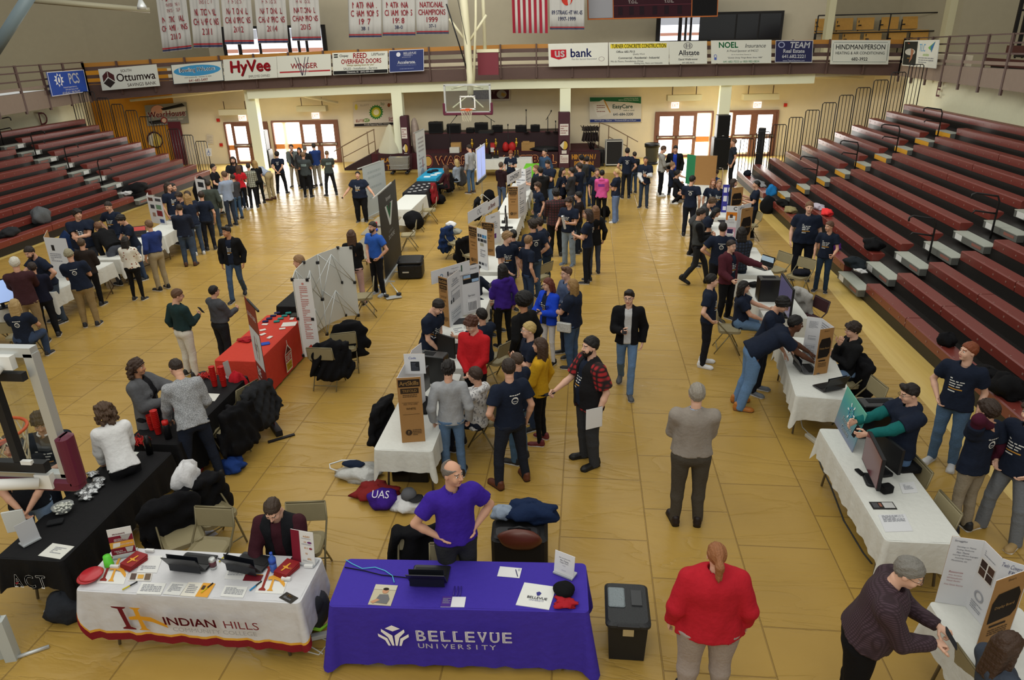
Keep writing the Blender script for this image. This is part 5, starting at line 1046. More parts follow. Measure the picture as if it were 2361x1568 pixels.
# ================================================================ the crowd
NV,BK,JN,JL,JD,KH,GRY = '1a2131','131316','3c4a60','7288a8','262c3a','9c8b68','6f7073'
HD = []     # hands, for the things people hold
def P(label,hpx,feet=None,h=None,**k):
    if feet is not None:
        pos = at(*feet)
        if h is None:
            d = ray(*hpx); tt = (pos[0]*d[0]+pos[1]*d[1])/(d[0]**2+d[1]**2); h = float(np.clip(CAMH+tt*d[2]+.02,1.52,1.96))
    else:
        hz = k.pop('hz',None); h = h or 1.75; sit = k.get('pose') in ('sit',); b_ = math.radians(k.get('bend',0)); pos = at(hpx[0],hpx[1],hz or (1.37*h/1.75 if sit else (1.2*h/1.75 if k.get('pose') == 'crouch' else h*(.55+.45*math.cos(b_))))); a_ = math.radians(k.get('a',0)); pos = pos-np.array([math.sin(a_),-math.cos(a_),0])*math.sin(b_)*.64*h/1.75
    r = person(label,(pos[0],pos[1]),k.pop('a',0),h,**k); HD.append(r); return r
T = dict(top='tee',tc=NV)
# --- left bleacher row, near to far
P('white haired man in maroon sweater and khakis at the leftmost monitor table',(22,598),(92,795),a=215,top='long',tc='3d2428',hair='short',hc='c9c5b8',bc='8b7654',arms='tt',w=1.15)
P('brown haired man in dark navy jacket and black trousers beside the white haired man',(75,608),(122,778),a=220,top='long',tc='171929',bc='17181c',hc='2f241e',arms='ff',w=1.2,twist=0)
P('bearded big man in navy shirt bending behind the leftmost trifold board, hand on hip',(76,565),(140,742),a=-25,bend=16,arms='hr',prt='f',beard='2a1e18',hc='241b17',w=1.35,bc='3f4b5c',head=(15,15),**T)
P('blond woman in navy shirt sitting with her back turned at the left edge',(30,690),pose='sit',h=1.66,a=195,fem=True,hair='long',hc='a58a5c',prt='b',arms='ss',w=1.3,**T)
P('man in a knit beanie with navy shirt over white and khaki trousers',(153,579),(213,752),a=205,lean=6,hair='beanie',hc='5b4a3a',extra=('8e876f',),prt='b',bc='8a7550',arms='ff',w=1.3,**T)
P('short haired man in dark brown sweater and black trousers behind the beanie man',(186,554),(226,705),a=190,top='long',tc='2a2320',bc=BK,hc='4c3a29',arms='ff',w=1.15)
P('stout dark haired man in navy shirt with yellow collar behind the left tables',(175,483),h=1.86,a=35,head=(30,0),hair='mop',hc='1d1613',prt='f',arms='cj',w=1.7,belly=.7,bc='4a4f5c',extra=('collar','c9b86a'),**T)
P('slim young man in navy shirt standing against the left bleachers looking down',(249,465),h=1.76,a=5,head=(0,18),prt='f',arms='oh',hc='2a211b',**T)
P('dark curly haired young man in navy shirt leaning over the laptop with red screen',(280,495),h=1.74,a=-35,bend=14,head=(0,20),hair='mop',hc='1a1513',prt='f',arms='tt',**T)
P('man in black hoodie and grey trousers bending low over the lace covered table',(229,531),(283,653),h=1.82,a=240,bend=62,pose='lean',top='hood',tc='131315',bc='4a4e58',hc='6b4a33',arms='tt',w=1.35,shoe='17171a',head=(0,-10))
P('woman in white floral blouse and black leggings with her back turned',(305,546),(322,692),a=185,fem=True,hair='bob',hc='1c1715',top='long',tc='e0dccf',bc='141416',bt='skin',arms='ff',w=1.3,hem=.92,prt='z')
P('man in blue dress shirt and khakis standing left of the dark jacket man',(352,510),(377,668),a=245,top='tuck',tc='26356b',bc='94866a',hc='6a4f38',arms='dj',w=1.15,shoe='1a1a1c')
P('man in navy sport coat, jeans and brown shoes facing the left tables',(423,473),(441,613),a=200,top='long',tc='1d2230',bc='3a475b',hc='2a211b',arms='ff',w=1.25,shoe='4c2f22',sole='2a1d18',head=(10,15))
P('long curly haired man in navy shirt behind the photo covered trifold',(386,421),h=1.84,a=75,hair='manlong',hc='2e221a',prt='f',arms='dd',bc=JL,**T)
P('dark haired man half hidden behind the long curly haired man',(397,424),h=1.74,a=70,hc='1c1614',arms='dd',**T)
P('young man in navy shirt facing out behind the left table, looking down',(413,443),h=1.7,a=-10,head=(0,18),hair='mop',hc='2a1f19',prt='f',arms='sj',**T)
P('brown haired person in navy shirt hidden between the sport coat man and the table',(431,442),h=1.68,a=225,hair='mop',hc='3a2b20',arms='ff',bc=JL,**T)
P('long blond haired woman in navy shirt and jeans bending to the left table',(439,452),(461,588),h=1.74,a=225,bend=14,fem=True,hair='long',hc='8d6e42',arms='tt',bc=JN,shoe='c8c8c6',**T)
P('young man in navy shirt and black trousers beside the long blond haired woman',(461,444),(488,577),a=215,hc='2f241c',arms='jd',bc='1c1e26',**T)
P('man in green grey sweater and jeans with his back turned by the left tables',(492,416),(502,545),a=200,top='long',tc='3c423c',bc='35414f',hc='2a221d',arms='fd',w=1.12)
P('man in light blue dress shirt and dark jeans facing the left tables',(520,397),(538,522),a=240,top='long',tc='8793a8',bc='2c3442',hc='5a4330',arms='ff',hem=.84)
P('person in jeans half hidden behind the light blue shirt man',(531,408),(553,506),a=235,top='long',tc='3a3a3e',bc='39506a',arms='ff',hc='2b221d')
P('young man with glasses in black shirt behind the table beside the black backpacks',(490,379),h=1.72,a=95,hair='short',hc='15110f',glass='1a1a1a',top='tee',tc='17181b',arms='ee')
P('long haired bearded man in black shirt with a white badge at the far left table',(536,362),h=1.84,a=15,hair='manlong',hc='2d211a',beard='2d211a',top='tee',tc='1b1d22',arms='fe',w=1.4)
P('woman in red shirt and black leggings at the far left table',(553,382),(566,485),a=190,fem=True,hair='vlong',hc='4a2f20',top='tee',tc='b3202a',bc='131315',bt='skin',arms='ff',shoe='b0b0b4')
P('person in plaid shirt wearing headphones beside the woman in red',(569,379),(588,480),a=205,top='long',tc='8a8a7c',bc='16171b',hc='2c241e',arms='ff',hem=.84,prt='h')
P('long blond haired woman in black top and black trousers next to the plaid shirt',(585,372),(604,470),a=230,fem=True,hair='vlong',hc='9a7a48',top='tee',tc='141517',bc='141517',bt='slim',arms='ff',w=1.1,bend=8)
P('man in light blue shirt and khakis bending forward at the far left table',(585,395),(628,461),h=1.78,a=255,bend=68,top='tuck',tc='9aa4b8',bc='9a8a66',hair='short',hc='3a2d24',arms='tt',shoe='4a2c20',sole='2a1d18',w=1.12)
P('man in navy shirt with white ring print, hands clasped behind his back, by left doors',(640,351),(652,447),a=185,hair='mop',hc='1d1714',prt='b',arms='kk',bc='15161a',pose='a',w=1.2,**T)
P('man in open grey jacket and light trousers rubbing his chin by the left doors',(667,335),(684,430),a=10,top='jacket',tc='5d625f',inner=('2c2d31',),bc='9b917f',hc='2b221c',arms='xj',pose='q')
P('person with long dark hair between the chin rubbing man and the grey shirts',(689,341),h=1.66,a=0,fem=True,hair='long',hc='231a16',top='long',tc='3a3a3c',arms='jd',bc=BK)
P('man in grey print shirt with his back turned in front of the left doors',(705,352),(712,456),a=185,top='tee',tc='3a3f40',bc='17181b',hc='7a6048',arms='ff',w=1.25,prt='g')
P('grey haired man in black beyond the grey print shirt',(702,338),(715,436),a=175,top='long',tc='1e2023',bc=BK,hair='buzz',hc='5d5a56',arms='ff')
P('man in bright blue jacket and grey trousers by the left doors',(722,332),(735,430),a=225,top='long',tc='22386f',bc='8a8478',hc='2f2823',arms='ff',w=1.12,shoe='2b2220')
P('man in grey shirt and dark trousers standing alone in front of the left doors',(752,349),(765,452),a=215,top='tee',tc='3d4340',bc='1c1e22',hair='buzz',hc='6a543f',arms='ff',pose='a',prt='g',head=(-25,10))
P('stout woman in navy shirt and black trousers holding a small remote',(818,398),(836,512),a=8,fem=True,hair='short',hc='161210',prt='f',arms='oo',bc='121316',bt='loose',w=1.75,belly=.4,head=(0,-8),**T)
# --- middle of the hall, left aisle
P('young man in open black zip hoodie walking alone in the left aisle',(521,525),(552,688),a=12,pose='w2',top='jacket',tc='121214',inner=(NV,),prt='f',bc='3b4d66',hair='quiff',hc='191412',skin='m',arms='dd',head=(-40,5),shoe='1a1b20',extra=('hood',))
P('man in dark green shirt and white trousers holding a phone',(430,667),(445,866),a=155,top='tuck',tc='1f3233',bc='c9c4b8',hair='short',hc='5a3f2b',glass='2a2a2a',arms='df',w=1.2,head=(-25,15))
P('black haired man in grey shirt and dark trousers facing the red table',(492,668),(525,838),a=150,top='tuck',tc='47484c',bc='212226',hair='short',hc='120f0e',arms='ef',w=1.4,belly=.3,glass='2a2a2a')
P('light haired man in pale blue dress shirt behind the white pop-up display',(690,590),h=1.8,a=-85,top='tuck',tc='a4b0c8',hair='short',hc='8a6a48',bc='2b2c33',arms='dd',head=(0,8))
P('long brown haired woman in black top and pink trousers',(825,532),(828,704),a=188,fem=True,hair='vlong',hc='4a3222',top='long',tc='121214',bc='b08f8a',bt='reg',arms='cc',shoe='1d1c1e')
P('man in blue polo and black trousers talking beside the tall black banner',(851,515),(875,680),a=-30,top='polo',tc='2d58ac',bc='16171c',hc='221b17',arms='pj',w=1.15,beard='2f2620',shoe='8d949c')
# --- front left tables
P('curly haired woman in long grey cardigan holding a red cup',(311,830),h=1.68,a=95,fem=True,hair='curly',hc='3b2a20',top='jacket',tc='56575a',inner=('17171a',),hem=.74,arms='rf',bc='17171a',w=1.35,skin='m')
P('man in speckled grey sweater and dark jeans bending over the red cups',(403,832),(475,1112),h=1.8,a=232,bend=22,lean=-4,top='long',tc='8d8f92',bc='1f2533',hair='buzz',hc='2c211b',arms='te',pose='a',w=1.15,shoe='2a2522',head=(0,22),prt='s')
P('curly haired woman in white top leaning over the long black table',(239,1010),(322,1210),h=1.66,a=228,bend=26,fem=True,hair='curly',hc='4a3626',top='long',tc='dcdcdc',bc='17171a',arms='tt',w=1.1,hem=.88,sl=.9)
P('young man in dark shirt with white collar seen through the near backboard',(86,948),h=1.75,a=20,top='tee',tc='20262f',prt='f',hair='mop',hc='241b16',arms='fe',extra=('collar','cfcfcf'),bc=JD,head=(15,22),w=1.1)
P('person in black top and light jeans holding papers below the near hoop',(18,1007),h=1.72,a=25,top='tee',tc='16181d',hair='mop',hc='2b201a',arms='jj',bc='7388a3',w=1.25)
P('man in black quilted vest over maroon sleeves sitting between the tan folding chairs',(628,1137),pose='sit',h=1.8,a=5,top='vest',tc='17181c',inner=('3a1a22',1.0),arms='ss',bc='8d8780',hair='buzz',hc='3a2c22',head=(0,32),bend=8,w=1.15,skin='p')
P('balding man in purple polo standing behind the purple table with hands on hips',(1040,1067),h=1.83,a=28,top='polo',tc='3a2391',bc='2c2d30',hair='balding',hc='6c655e',arms='hh',head=(32,0),w=1.25,extra=('collar','34207f'))
# --- centre row
P('boy in light grey sweatshirt and jeans at the near end of the centre tables',(1025,845),(1048,1095),h=1.7,a=190,top='long',tc='9b9da0',bc='5a7596',hair='mop',hc='191412',arms='dd',head=(-12,10))
P('brown haired boy in white patterned jacket sitting on a folding chair',(1098,848),pose='sit',h=1.76,a=245,top='long',tc='d5d5d6',bc='232a3a',hair='short',hc='3a2a20',arms='sr',head=(0,8),hem=.88,prt='w',extra=('hood',))
P('young man with glasses in red hoodie behind the seated white jacket',(1090,728),h=1.78,a=-15,top='hood',tc='b51f25',bc='141418',hair='mop',hc='4a2b1e',glass='7a7a7a',arms='jj',skin='p',head=(-15,20))
P('dark haired man in navy shirt seated behind the red hoodie',(1110,712),pose='sit',h=1.8,a=235,hair='short',hc='17120f',arms='rs',w=1.3,bc='20283a',**T)
P('man in navy shirt bending with hands clasped beside the large dark monitor',(1003,688),h=1.78,a=70,bend=16,hair='short',hc='1d1613',prt='f',arms='jj',bc='9a8d78',head=(-10,32),w=1.2,skin='p',**T)
P('short haired man in navy shirt with folded arms left of the yellow cardigan',(1187,806),(1196,1062),h=1.66,a=240,hair='buzz',hc='453529',arms='cc',bc='4d6a86',w=1.15,**T)
P('man in navy shirt with white ring print and dark jeans, hand in pocket, brown shoes',(1197,835),(1180,1114),a=215,hair='short',hc='2d221b',prt='b',arms='pd',bc='20242e',pose='a',shoe='5c3222',sole='2a1a14',w=1.2,head=(-20,10),**T)
P('woman in mustard yellow cardigan and black trousers',(1230,772),(1247,1020),a=255,fem=True,hair='long',hc='3f2c20',top='long',tc='c0941f',bc='131316',bt='skin',arms='fd',shoe='6a2a2c',sole='d0d0d0',h=1.66)
P('blond man with glasses in navy shirt behind the yellow cardigan',(1220,745),h=1.72,a=-70,hair='short',hc='b0975f',glass='8a8a8a',prt='f',arms='cc',skin='p',**T)
P('man with a large black afro in a black jacket',(1206,681),h=1.8,a=230,hair='afro',hc='0d0b0b',top='long',tc='151516',skin='m',arms='dd',bc='15161a',hem=.8)
P('woman in purple hoodie with very long black hair',(1175,612),(1163,800),a=215,fem=True,hair='vlong',hc='14100f',top='hood',tc='3a2178',bc='131315',bt='skin',arms='fd',w=1.2,shoe='16161a')
P('red haired woman with glasses in royal blue jacket, white trousers and black boots',(1257,645),(1265,838),a=-40,fem=True,hair='bob',hc='5c2a1e',top='jacket',tc='1d43c0',inner=(NV,),prt='f',bc='cfcfd2',bt='skin',glass='1a1a1a',arms='fe',shoe='131315',head=(-20,5),skin='p')
P('stout blond woman in navy shirt and jeans with a white shoulder purse',(1318,648),(1318,845),a=250,fem=True,hair='long',hc='8b6b3e',glass='1c1c1c',arms='ff',bc='3d5270',bt='slim',w=1.8,belly=.3,shoe='23252d',**T)
P('young man with glasses in blue hooded sweater behind the stout blond woman',(1307,617),h=1.72,a=-60,top='long',tc='4d5a74',hair='quiff',hc='5a4030',glass='1c1c1c',arms='ff',extra=('hood',),bc='2d3548',skin='p')
P('bearded man in red and black plaid sleeves with black vest holding a white folder',(1352,782),(1356,1066),a=-62,top='vest',tc='1b1a1c',inner=(NV,),prt='f',mid=(pat_mat('check','140c0d','a01f24'),.5),hair='short',hc='15110f',beard='15110f',arms='de',bc='36383c',bt='loose',w=1.35,belly=.3,shoe='1a1817',sole='1a1817',skin='p')
P('young man with glasses in black jacket over a white shirt walking towards us',(1445,672),(1441,897),a=-4,pose='w',top='jacket',tc='121215',inner=('b9babb',),bc='5a7494',hair='quiff',hc='201713',glass='3a3a3a',arms='df',head=(-12,6),skin='p',shoe='4a4c50')
# --- centre row, far part
P('boy in maroon hoodie and jeans left of the centre tables',(1157,364),(1158,486),a=150,top='hood',tc='271619',bc='46536a',hc='4a3828',arms='ff',h=1.66)
P('red haired boy in navy shirt in front of the trophies',(1177,347),h=1.64,a=5,hair='mop',hc='7a3a1e',prt='f',arms='fd',bc=BK,head=(10,18),**T)
P('young man in blue and navy hoodie in front of the long stage banner',(1256,344),h=1.78,a=-35,top='hood',tc='30465f',hc='17120f',arms='dd',bc=JD)
P('dark haired man in navy shirt with folded arms behind the centre tables',(1264,369),h=1.8,a=-25,hair='short',hc='14100e',prt='f',arms='cc',w=1.4,bc='6d84a0',head=(0,22),**T)
P('light brown haired man looking left beside the black hooded coat',(1236,381),h=1.74,a=-75,hair='short',hc='6b4c33',arms='ff',**T)
P('broad man in black hooded coat with his back turned at the centre tables',(1246,386),h=1.8,a=200,top='hood',tc='161617',hair='short',hc='120f0e',arms='ff',w=1.6,bc='1e222b',hem=.8)
P('black haired woman in navy hoodie with her hand at her mouth',(1297,387),h=1.7,a=60,fem=True,hair='bob',hc='0f0c0c',top='long',tc='161b28',arms='xd',bc=BK,bt='skin')
P('man in dark grey shirt with arms folded, looking left',(1318,387),h=1.74,a=250,top='long',tc='2e2f33',hc='161210',arms='cc',bc='3b4250',w=1.1)
P('man in navy shirt with a red sleeve band, arms folded',(1336,376),h=1.82,a=240,hc='2a211b',arms='cc',w=1.12,bc='2b3a52',prt='r',**T)
P('tall man in black cap and grey long sleeved shirt',(1341,358),h=1.88,a=200,hair='cap',hc='1a1614',extra=('141416',),top='long',tc='37393b',arms='ff',bc='2a3650')
P('man in navy shirt, hands on hips, in front of the right stage banner',(1354,361),h=1.74,a=170,hc='191412',arms='hh',**T)
P('boy in navy shirt and dark trousers left of the pink hoodie',(1377,389),h=1.66,a=10,hc='4a3628',arms='dd',bc='1e2330',**T)
P('short haired person in bright pink hoodie and black leggings',(1385,394),(1385,514),a=172,fem=True,hair='short',hc='0f0d0d',top='hood',tc='c4508c',bc='111113',bt='skin',arms='jj',w=1.15,prt='k',shoe='141416')
P('blond ponytail woman in navy shirt and flared jeans beside the pink hoodie',(1424,391),(1418,513),a=255,fem=True,hair='pony',hc='b59a62',arms='cc',bc='64779a',bt='flare',w=1.35,shoe='c9c9c9',**T)
P('man in navy shirt with white ring print between the pink hoodie and the road case',(1437,343),(1442,458),a=180,hc='191412',prt='b',arms='pp',bc='191c24',**T)
P('man in dark shirt and jeans half hidden behind ring print shirt by road case',(1450,352),(1459,446),a=200,top='long',tc='22262f',bc='3a4a62',hc='2a211b',arms='ff')
P('man in navy shirt over white long sleeves standing alone in the right aisle',(1485,363),(1483,479),a=-12,hc='241c18',prt='f',arms='fj',bc='2e3a4c',hair='buzz',inner=('d0d0d0',1.0),top='over',tc=NV,skin='m')
P('young man with floppy hair in navy shirt looking left at the centre tables',(1240,421),h=1.68,a=-60,hair='mop',hc='3b2a20',prt='f',arms='dd',bc=JN,**T)
P('broad man in dark red plaid shirt and black trousers with his back turned',(1258,438),(1281,592),a=195,top='long',tc='33171a',bc='131315',hair='mop',hc='15100f',arms='ff',w=1.55,prt='p',hem=.84)
P('young man in navy shirt and light jeans holding a rolled paper',(1311,456),(1311,611),a=-25,hair='mop',hc='2d2019',prt='f',arms='fe',bc='8493a0',bt='loose',w=1.1,head=(0,16),shoe='5a6470',**T)
P('short black haired person in dark top behind the rolled paper holder',(1334,443),h=1.7,a=255,hair='short',hc='0f0c0c',top='tee',tc='1b1517',arms='dd',bc='1f2733')
P('brown haired woman with glasses in navy shirt and black jeans looking at her phone',(1343,485),(1353,652),a=255,fem=True,hair='bob',hc='2f211a',glass='8a8a8a',prt='b',arms='fe',bc='1b1d24',**T)
P('long light brown haired woman in black jacket and grey jeans',(1358,477),(1369,632),a=200,fem=True,hair='vlong',hc='6d4c33',top='long',tc='141416',bc='3b4150',arms='dd',hem=.78)
P('tall young man in navy shirt with white ring print and jeans beside the centre tables',(1228,508),(1230,692),h=1.86,a=215,hair='mop',hc='2b2019',prt='b',arms='dp',bc='40536c',w=1.2,**T)
P('blond young man in navy shirt facing right at the centre tables',(1168,535),h=1.76,a=25,hair='mop',hc='8a6d48',prt='f',arms='dj',head=(45,5),bc=JN,skin='p',**T)
P('light brown haired boy in navy shirt seen from side in front of tall young man',(1217,545),h=1.7,a=125,hair='short',hc='7a5c3c',prt='f',arms='dd',bc='2f3f58',head=(20,8),**T)
P('boy in navy shirt reaching over the table beside the tall young man',(1242,505),h=1.74,a=-100,bend=18,hair='mop',hc='2b1f18',arms='rh',bc='23303f',**T)
P('black haired person in navy shirt with ring print seated behind the blond young man',(1183,528),pose='sit',h=1.7,hz=1.36,a=200,hair='mop',hc='0f0c0b',prt='b',arms='ss',**T)
P('dark haired person in navy sweater sitting half hidden by the Background board',(1094,610),pose='sit',h=1.76,a=60,top='long',tc='151b28',hair='mop',hc='1a1411',arms='rs',bc='2b2e33',shoe='26272a')
# --- by the stage
P('man in grey sweater and jeans standing behind the turquoise table',(1080,335),(1087,446),a=235,top='long',tc='808386',bc='48607c',hair='buzz',hc='2a211c',arms='dd',shoe='4a382c',head=(0,12),prt='s')
P('long brown haired woman in maroon top sitting at the turquoise table',(1027,381),pose='sit',h=1.66,a=250,fem=True,hair='vlong',hc='4a3020',top='long',tc='3b1a20',arms='ss',bc=BK)
P('blond woman in grey blue sweater sitting at the turquoise table',(1052,367),pose='sit',h=1.68,a=245,fem=True,hair='bob',hc='a98f5c',top='long',tc='8b95a3',arms='cs',bc=BK)
# --- right row, far part
P('young man in pale grey hoodie and black trousers beside the round bin',(1524,338),(1521,452),a=95,top='hood',tc='8c8b86',bc='131418',hc='4a3628',arms='jf',shoe='c5c5c2',head=(0,18))
P('man in open black jacket over a blue shirt behind the crouching pair',(1558,336),h=1.8,a=-5,top='jacket',tc='161719',inner=('1f3a9c',),hc='171210',arms='dd',w=1.2,bc=BK,head=(0,15))
P('light haired boy in navy sitting by the green board',(1551,374),pose='sit',h=1.7,a=80,hair='short',hc='7c5f40',arms='rs',bc='15161b',**T)
P('person in black with white shoes crouching beside the green board',(1562,392),pose='crouch',h=1.72,hz=1.18,a=85,hair='mop',hc='131010',top='long',tc='15171d',bc='131418',arms='tt',shoe='cfcfca')
P('dark haired man in navy shirt with ring print left of the yellow board',(1596,406),h=1.78,a=165,hc='15110f',prt='b',arms='fd',w=1.15,bc='1a1d27',head=(-30,10),**T)
P('tall man in dark shirt standing in front of the rightmost doors',(1685,337),(1682,432),h=1.84,a=265,hair='short',hc='5c4433',top='tee',tc='222730',arms='dd',bc='15161b',w=1.1)
P('boy with a bright green patch on navy shirt beside the big speaker',(1651,391),pose='sit',h=1.6,a=-60,hair='mop',hc='3b2c22',top='tee',tc='1f2f55',arms='ss',prt='n')
P('red blond girl with braids in navy shirt behind the purple board',(1645,412),h=1.66,a=0,fem=True,hair='braids',hc='8a5a38',prt='f',arms='dd',**T)
P('sandy haired boy with glasses behind the purple board',(1659,415),h=1.64,a=5,hair='short',hc='8a6a45',glass='3a3a3a',prt='f',arms='dd',**T)
P('long straight dark haired woman right of the purple board',(1692,413),h=1.7,a=80,fem=True,hair='vlong',hc='2d221b',arms='rs',w=1.1,**T)
P('woman with low black ponytail in navy shirt right of the letter C board',(1730,438),(1731,548),h=1.66,a=262,fem=True,hair='lowpony',hc='0f0c0c',arms='ff',bc='14151a',**T)
P('brown haired person in grey hoodie bending over the table behind the letter C board',(1641,459),h=1.74,a=70,bend=40,top='hood',tc='3c3d3f',hair='mop',hc='4c3a29',arms='tt',bc=BK,head=(0,10))
P('black haired girl in navy shirt bending over a laptop left of the letter C board',(1652,484),h=1.68,a=75,bend=42,fem=True,hair='bob',hc='0d0b0b',arms='tt',bc='1f2a3c',**T)
P('man in charcoal vest with black sleeves striding past the right tables',(1598,472),(1600,655),h=1.82,a=88,pose='w',top='vest',tc='3a3c3c',inner=('121214',1.0),bc='27282b',hair='short',hc='1f1814',glass='2a2a2a',arms='ff',shoe='131315',sole='131315',hem=.95,head=(0,12))
P('man in navy shirt with ring print, hands on hips, red waistband, by the right tables',(1627,523),(1650,698),h=1.8,a=172,hair='short',hc='17120f',prt='b',arms='hh',bc='171920',w=1.35,**T)
P('young man with glasses in open maroon hoodie pointing over the right tables',(1685,576),(1668,738),h=1.7,a=35,top='jacket',tc='4a2029',inner=(NV,),prt='f',hair='short',hc='2c211b',glass='8a7a6a',arms='oe',targ=(( .55,-.42,1.18),None),bc='141519',w=1.3,skin='p',extra=('hood',))
P('long dark haired person in navy plaid shirt with back turned at the right tables',(1711,525),h=1.74,a=185,top='long',tc='1c2433',hair='bob',hc='17120f',arms='jj',bc='1c2330',prt='q',hem=.82,w=1.15)
P('young man in navy shirt and black jeans with white sneakers facing right',(1635,636),(1622,842),a=75,hair='short',hc='15110f',prt='f',arms='dp',bc='1b1c22',shoe='d8d8d8',w=1.12,head=(15,0),skin='p',**T)
P('dark haired woman in navy shirt seated at the large black monitor',(1716,648),pose='sit',h=1.7,a=80,fem=True,hair='bob',hc='17120f',prt='b',arms='rs',bc='5a7492',w=1.35,**T)
P('curly haired boy with glasses in navy shirt leaning over the right table',(1772,680),(1742,905),h=1.76,a=60,bend=18,hair='mop',hc='100d0c',glass='1a1a1a',prt='f',arms='tt',bc='20242e',head=(0,22),w=1.15,shoe='6a7078',**T)
P('dark skinned man in navy shirt, jeans and tan boots bending over the white table',(1820,735),(1722,938),h=1.86,a=88,bend=58,pose='lean',hair='short',hc='0d0b0b',skin='d',arms='tt',targ=((.12,-.98,.84),(-.15,-.92,.84)),bc='5f7fa6',bt='loose',w=1.35,shoe='a8682c',sole='6a4a2a',head=(0,-18),**T)
P('boy with glasses in black jacket sitting with his hand at his chin by cardboard trifold',(1973,743),pose='sit',h=1.78,a=-85,top='long',tc='191a1c',hair='mop',hc='2c211b',glass='6a5a4a',arms='cx',bc='6f88a8',extra=('hood',),skin='p',head=(0,8))
P('broad sandy haired man in navy shirt standing against the right bleachers',(1845,483),(1842,645),h=1.88,a=-12,hair='short',hc='6e4f36',prt='f',arms='dd',w=1.6,belly=.5,bc='151923',skin='p',**T)
P('slim young man in navy shirt and dark jeans looking left by the right bleachers',(1894,512),(1890,672),a=-25,hair='short',hc='5a4030',prt='f',arms='ed',bc='27384c',head=(-40,5),shoe='20242c',**T)
# --- right front
P('young man with glasses in teal hoodie under navy shirt aiming a phone',(2108,887),h=1.74,a=-85,top='over',tc=NV,inner=('17605e',1.0),hair='quiff',hc='1c1512',glass='151515',arms='rr',prt='',bc='5e7ca2',w=1.2,extra=('hood',),skin='p',head=(0,14))
P('red haired young man in navy shirt and jeans against the front bleachers',(2206,806),(2168,1070),h=1.8,a=-40,hair='short',hc='7c3f22',prt='f',arms='dp',bc='4c6684',w=1.2,skin='p',head=(-40,-4),shoe='b8b8b8',**T)
P('boy in navy shirt over maroon sleeves with his hand on his neck',(2243,955),(2205,1222),h=1.72,a=205,inner=('45182a',1.0),top='over',tc=NV,hair='mop',hc='33251c',arms='nd',prt='b',bc='8f8573')
P('young man in navy shirt and grey sweatpants at the right edge',(2355,913),(2296,1238),h=1.78,a=-60,hair='mop',hc='3b2a1f',prt='f',arms='pp',bc='70757c',bt='loose',pose='a',shoe='a58a5c',sole='dcdcdc',head=(-10,5),skin='p',**T)
P('grey haired man in tan sweater over blue collar standing alone with his back turned',(1588,890),(1580,1205),a=180,top='long',tc='8d857c',bc='47423a',hair='short',hc='8d867b',arms='ff',w=1.35,belly=.2,shoe='231a18',sole='17120f',hem=.94,extra=('collar','93a5c6'),skin='p')
P('red blond ponytail woman in red sweater and grey trousers walking away',(1655,1258),h=1.68,a=182,fem=True,hair='plong',hc='8f5c38',top='long',tc='b01f2c',bc='9c9089',w=2.25,belly=.3,arms='dd',hem=.84,sl=.85,skin='p')
P('grey haired man with glasses in maroon checked shirt bending to the near trifold',(2092,1290),h=1.8,a=68,bend=16,top='tuck',tc='2f1d24',bc='101013',hair='short',hc='77746e',glass='3a2a22',arms='ff',w=1.7,belly=.7,targ=((.1,-.5,1.16),(-.06,-.48,1.12)),prt='m',head=(-8,14),skin='p',hem=.95)
P('long brown haired girl in grey shirt sitting at the lower right corner',(2330,1462),pose='sit',h=1.66,a=95,fem=True,hair='long',hc='3f2c20',top='tee',tc='3d4450',arms='ss',bc=JN,head=(10,8),skin='p',w=1.15)
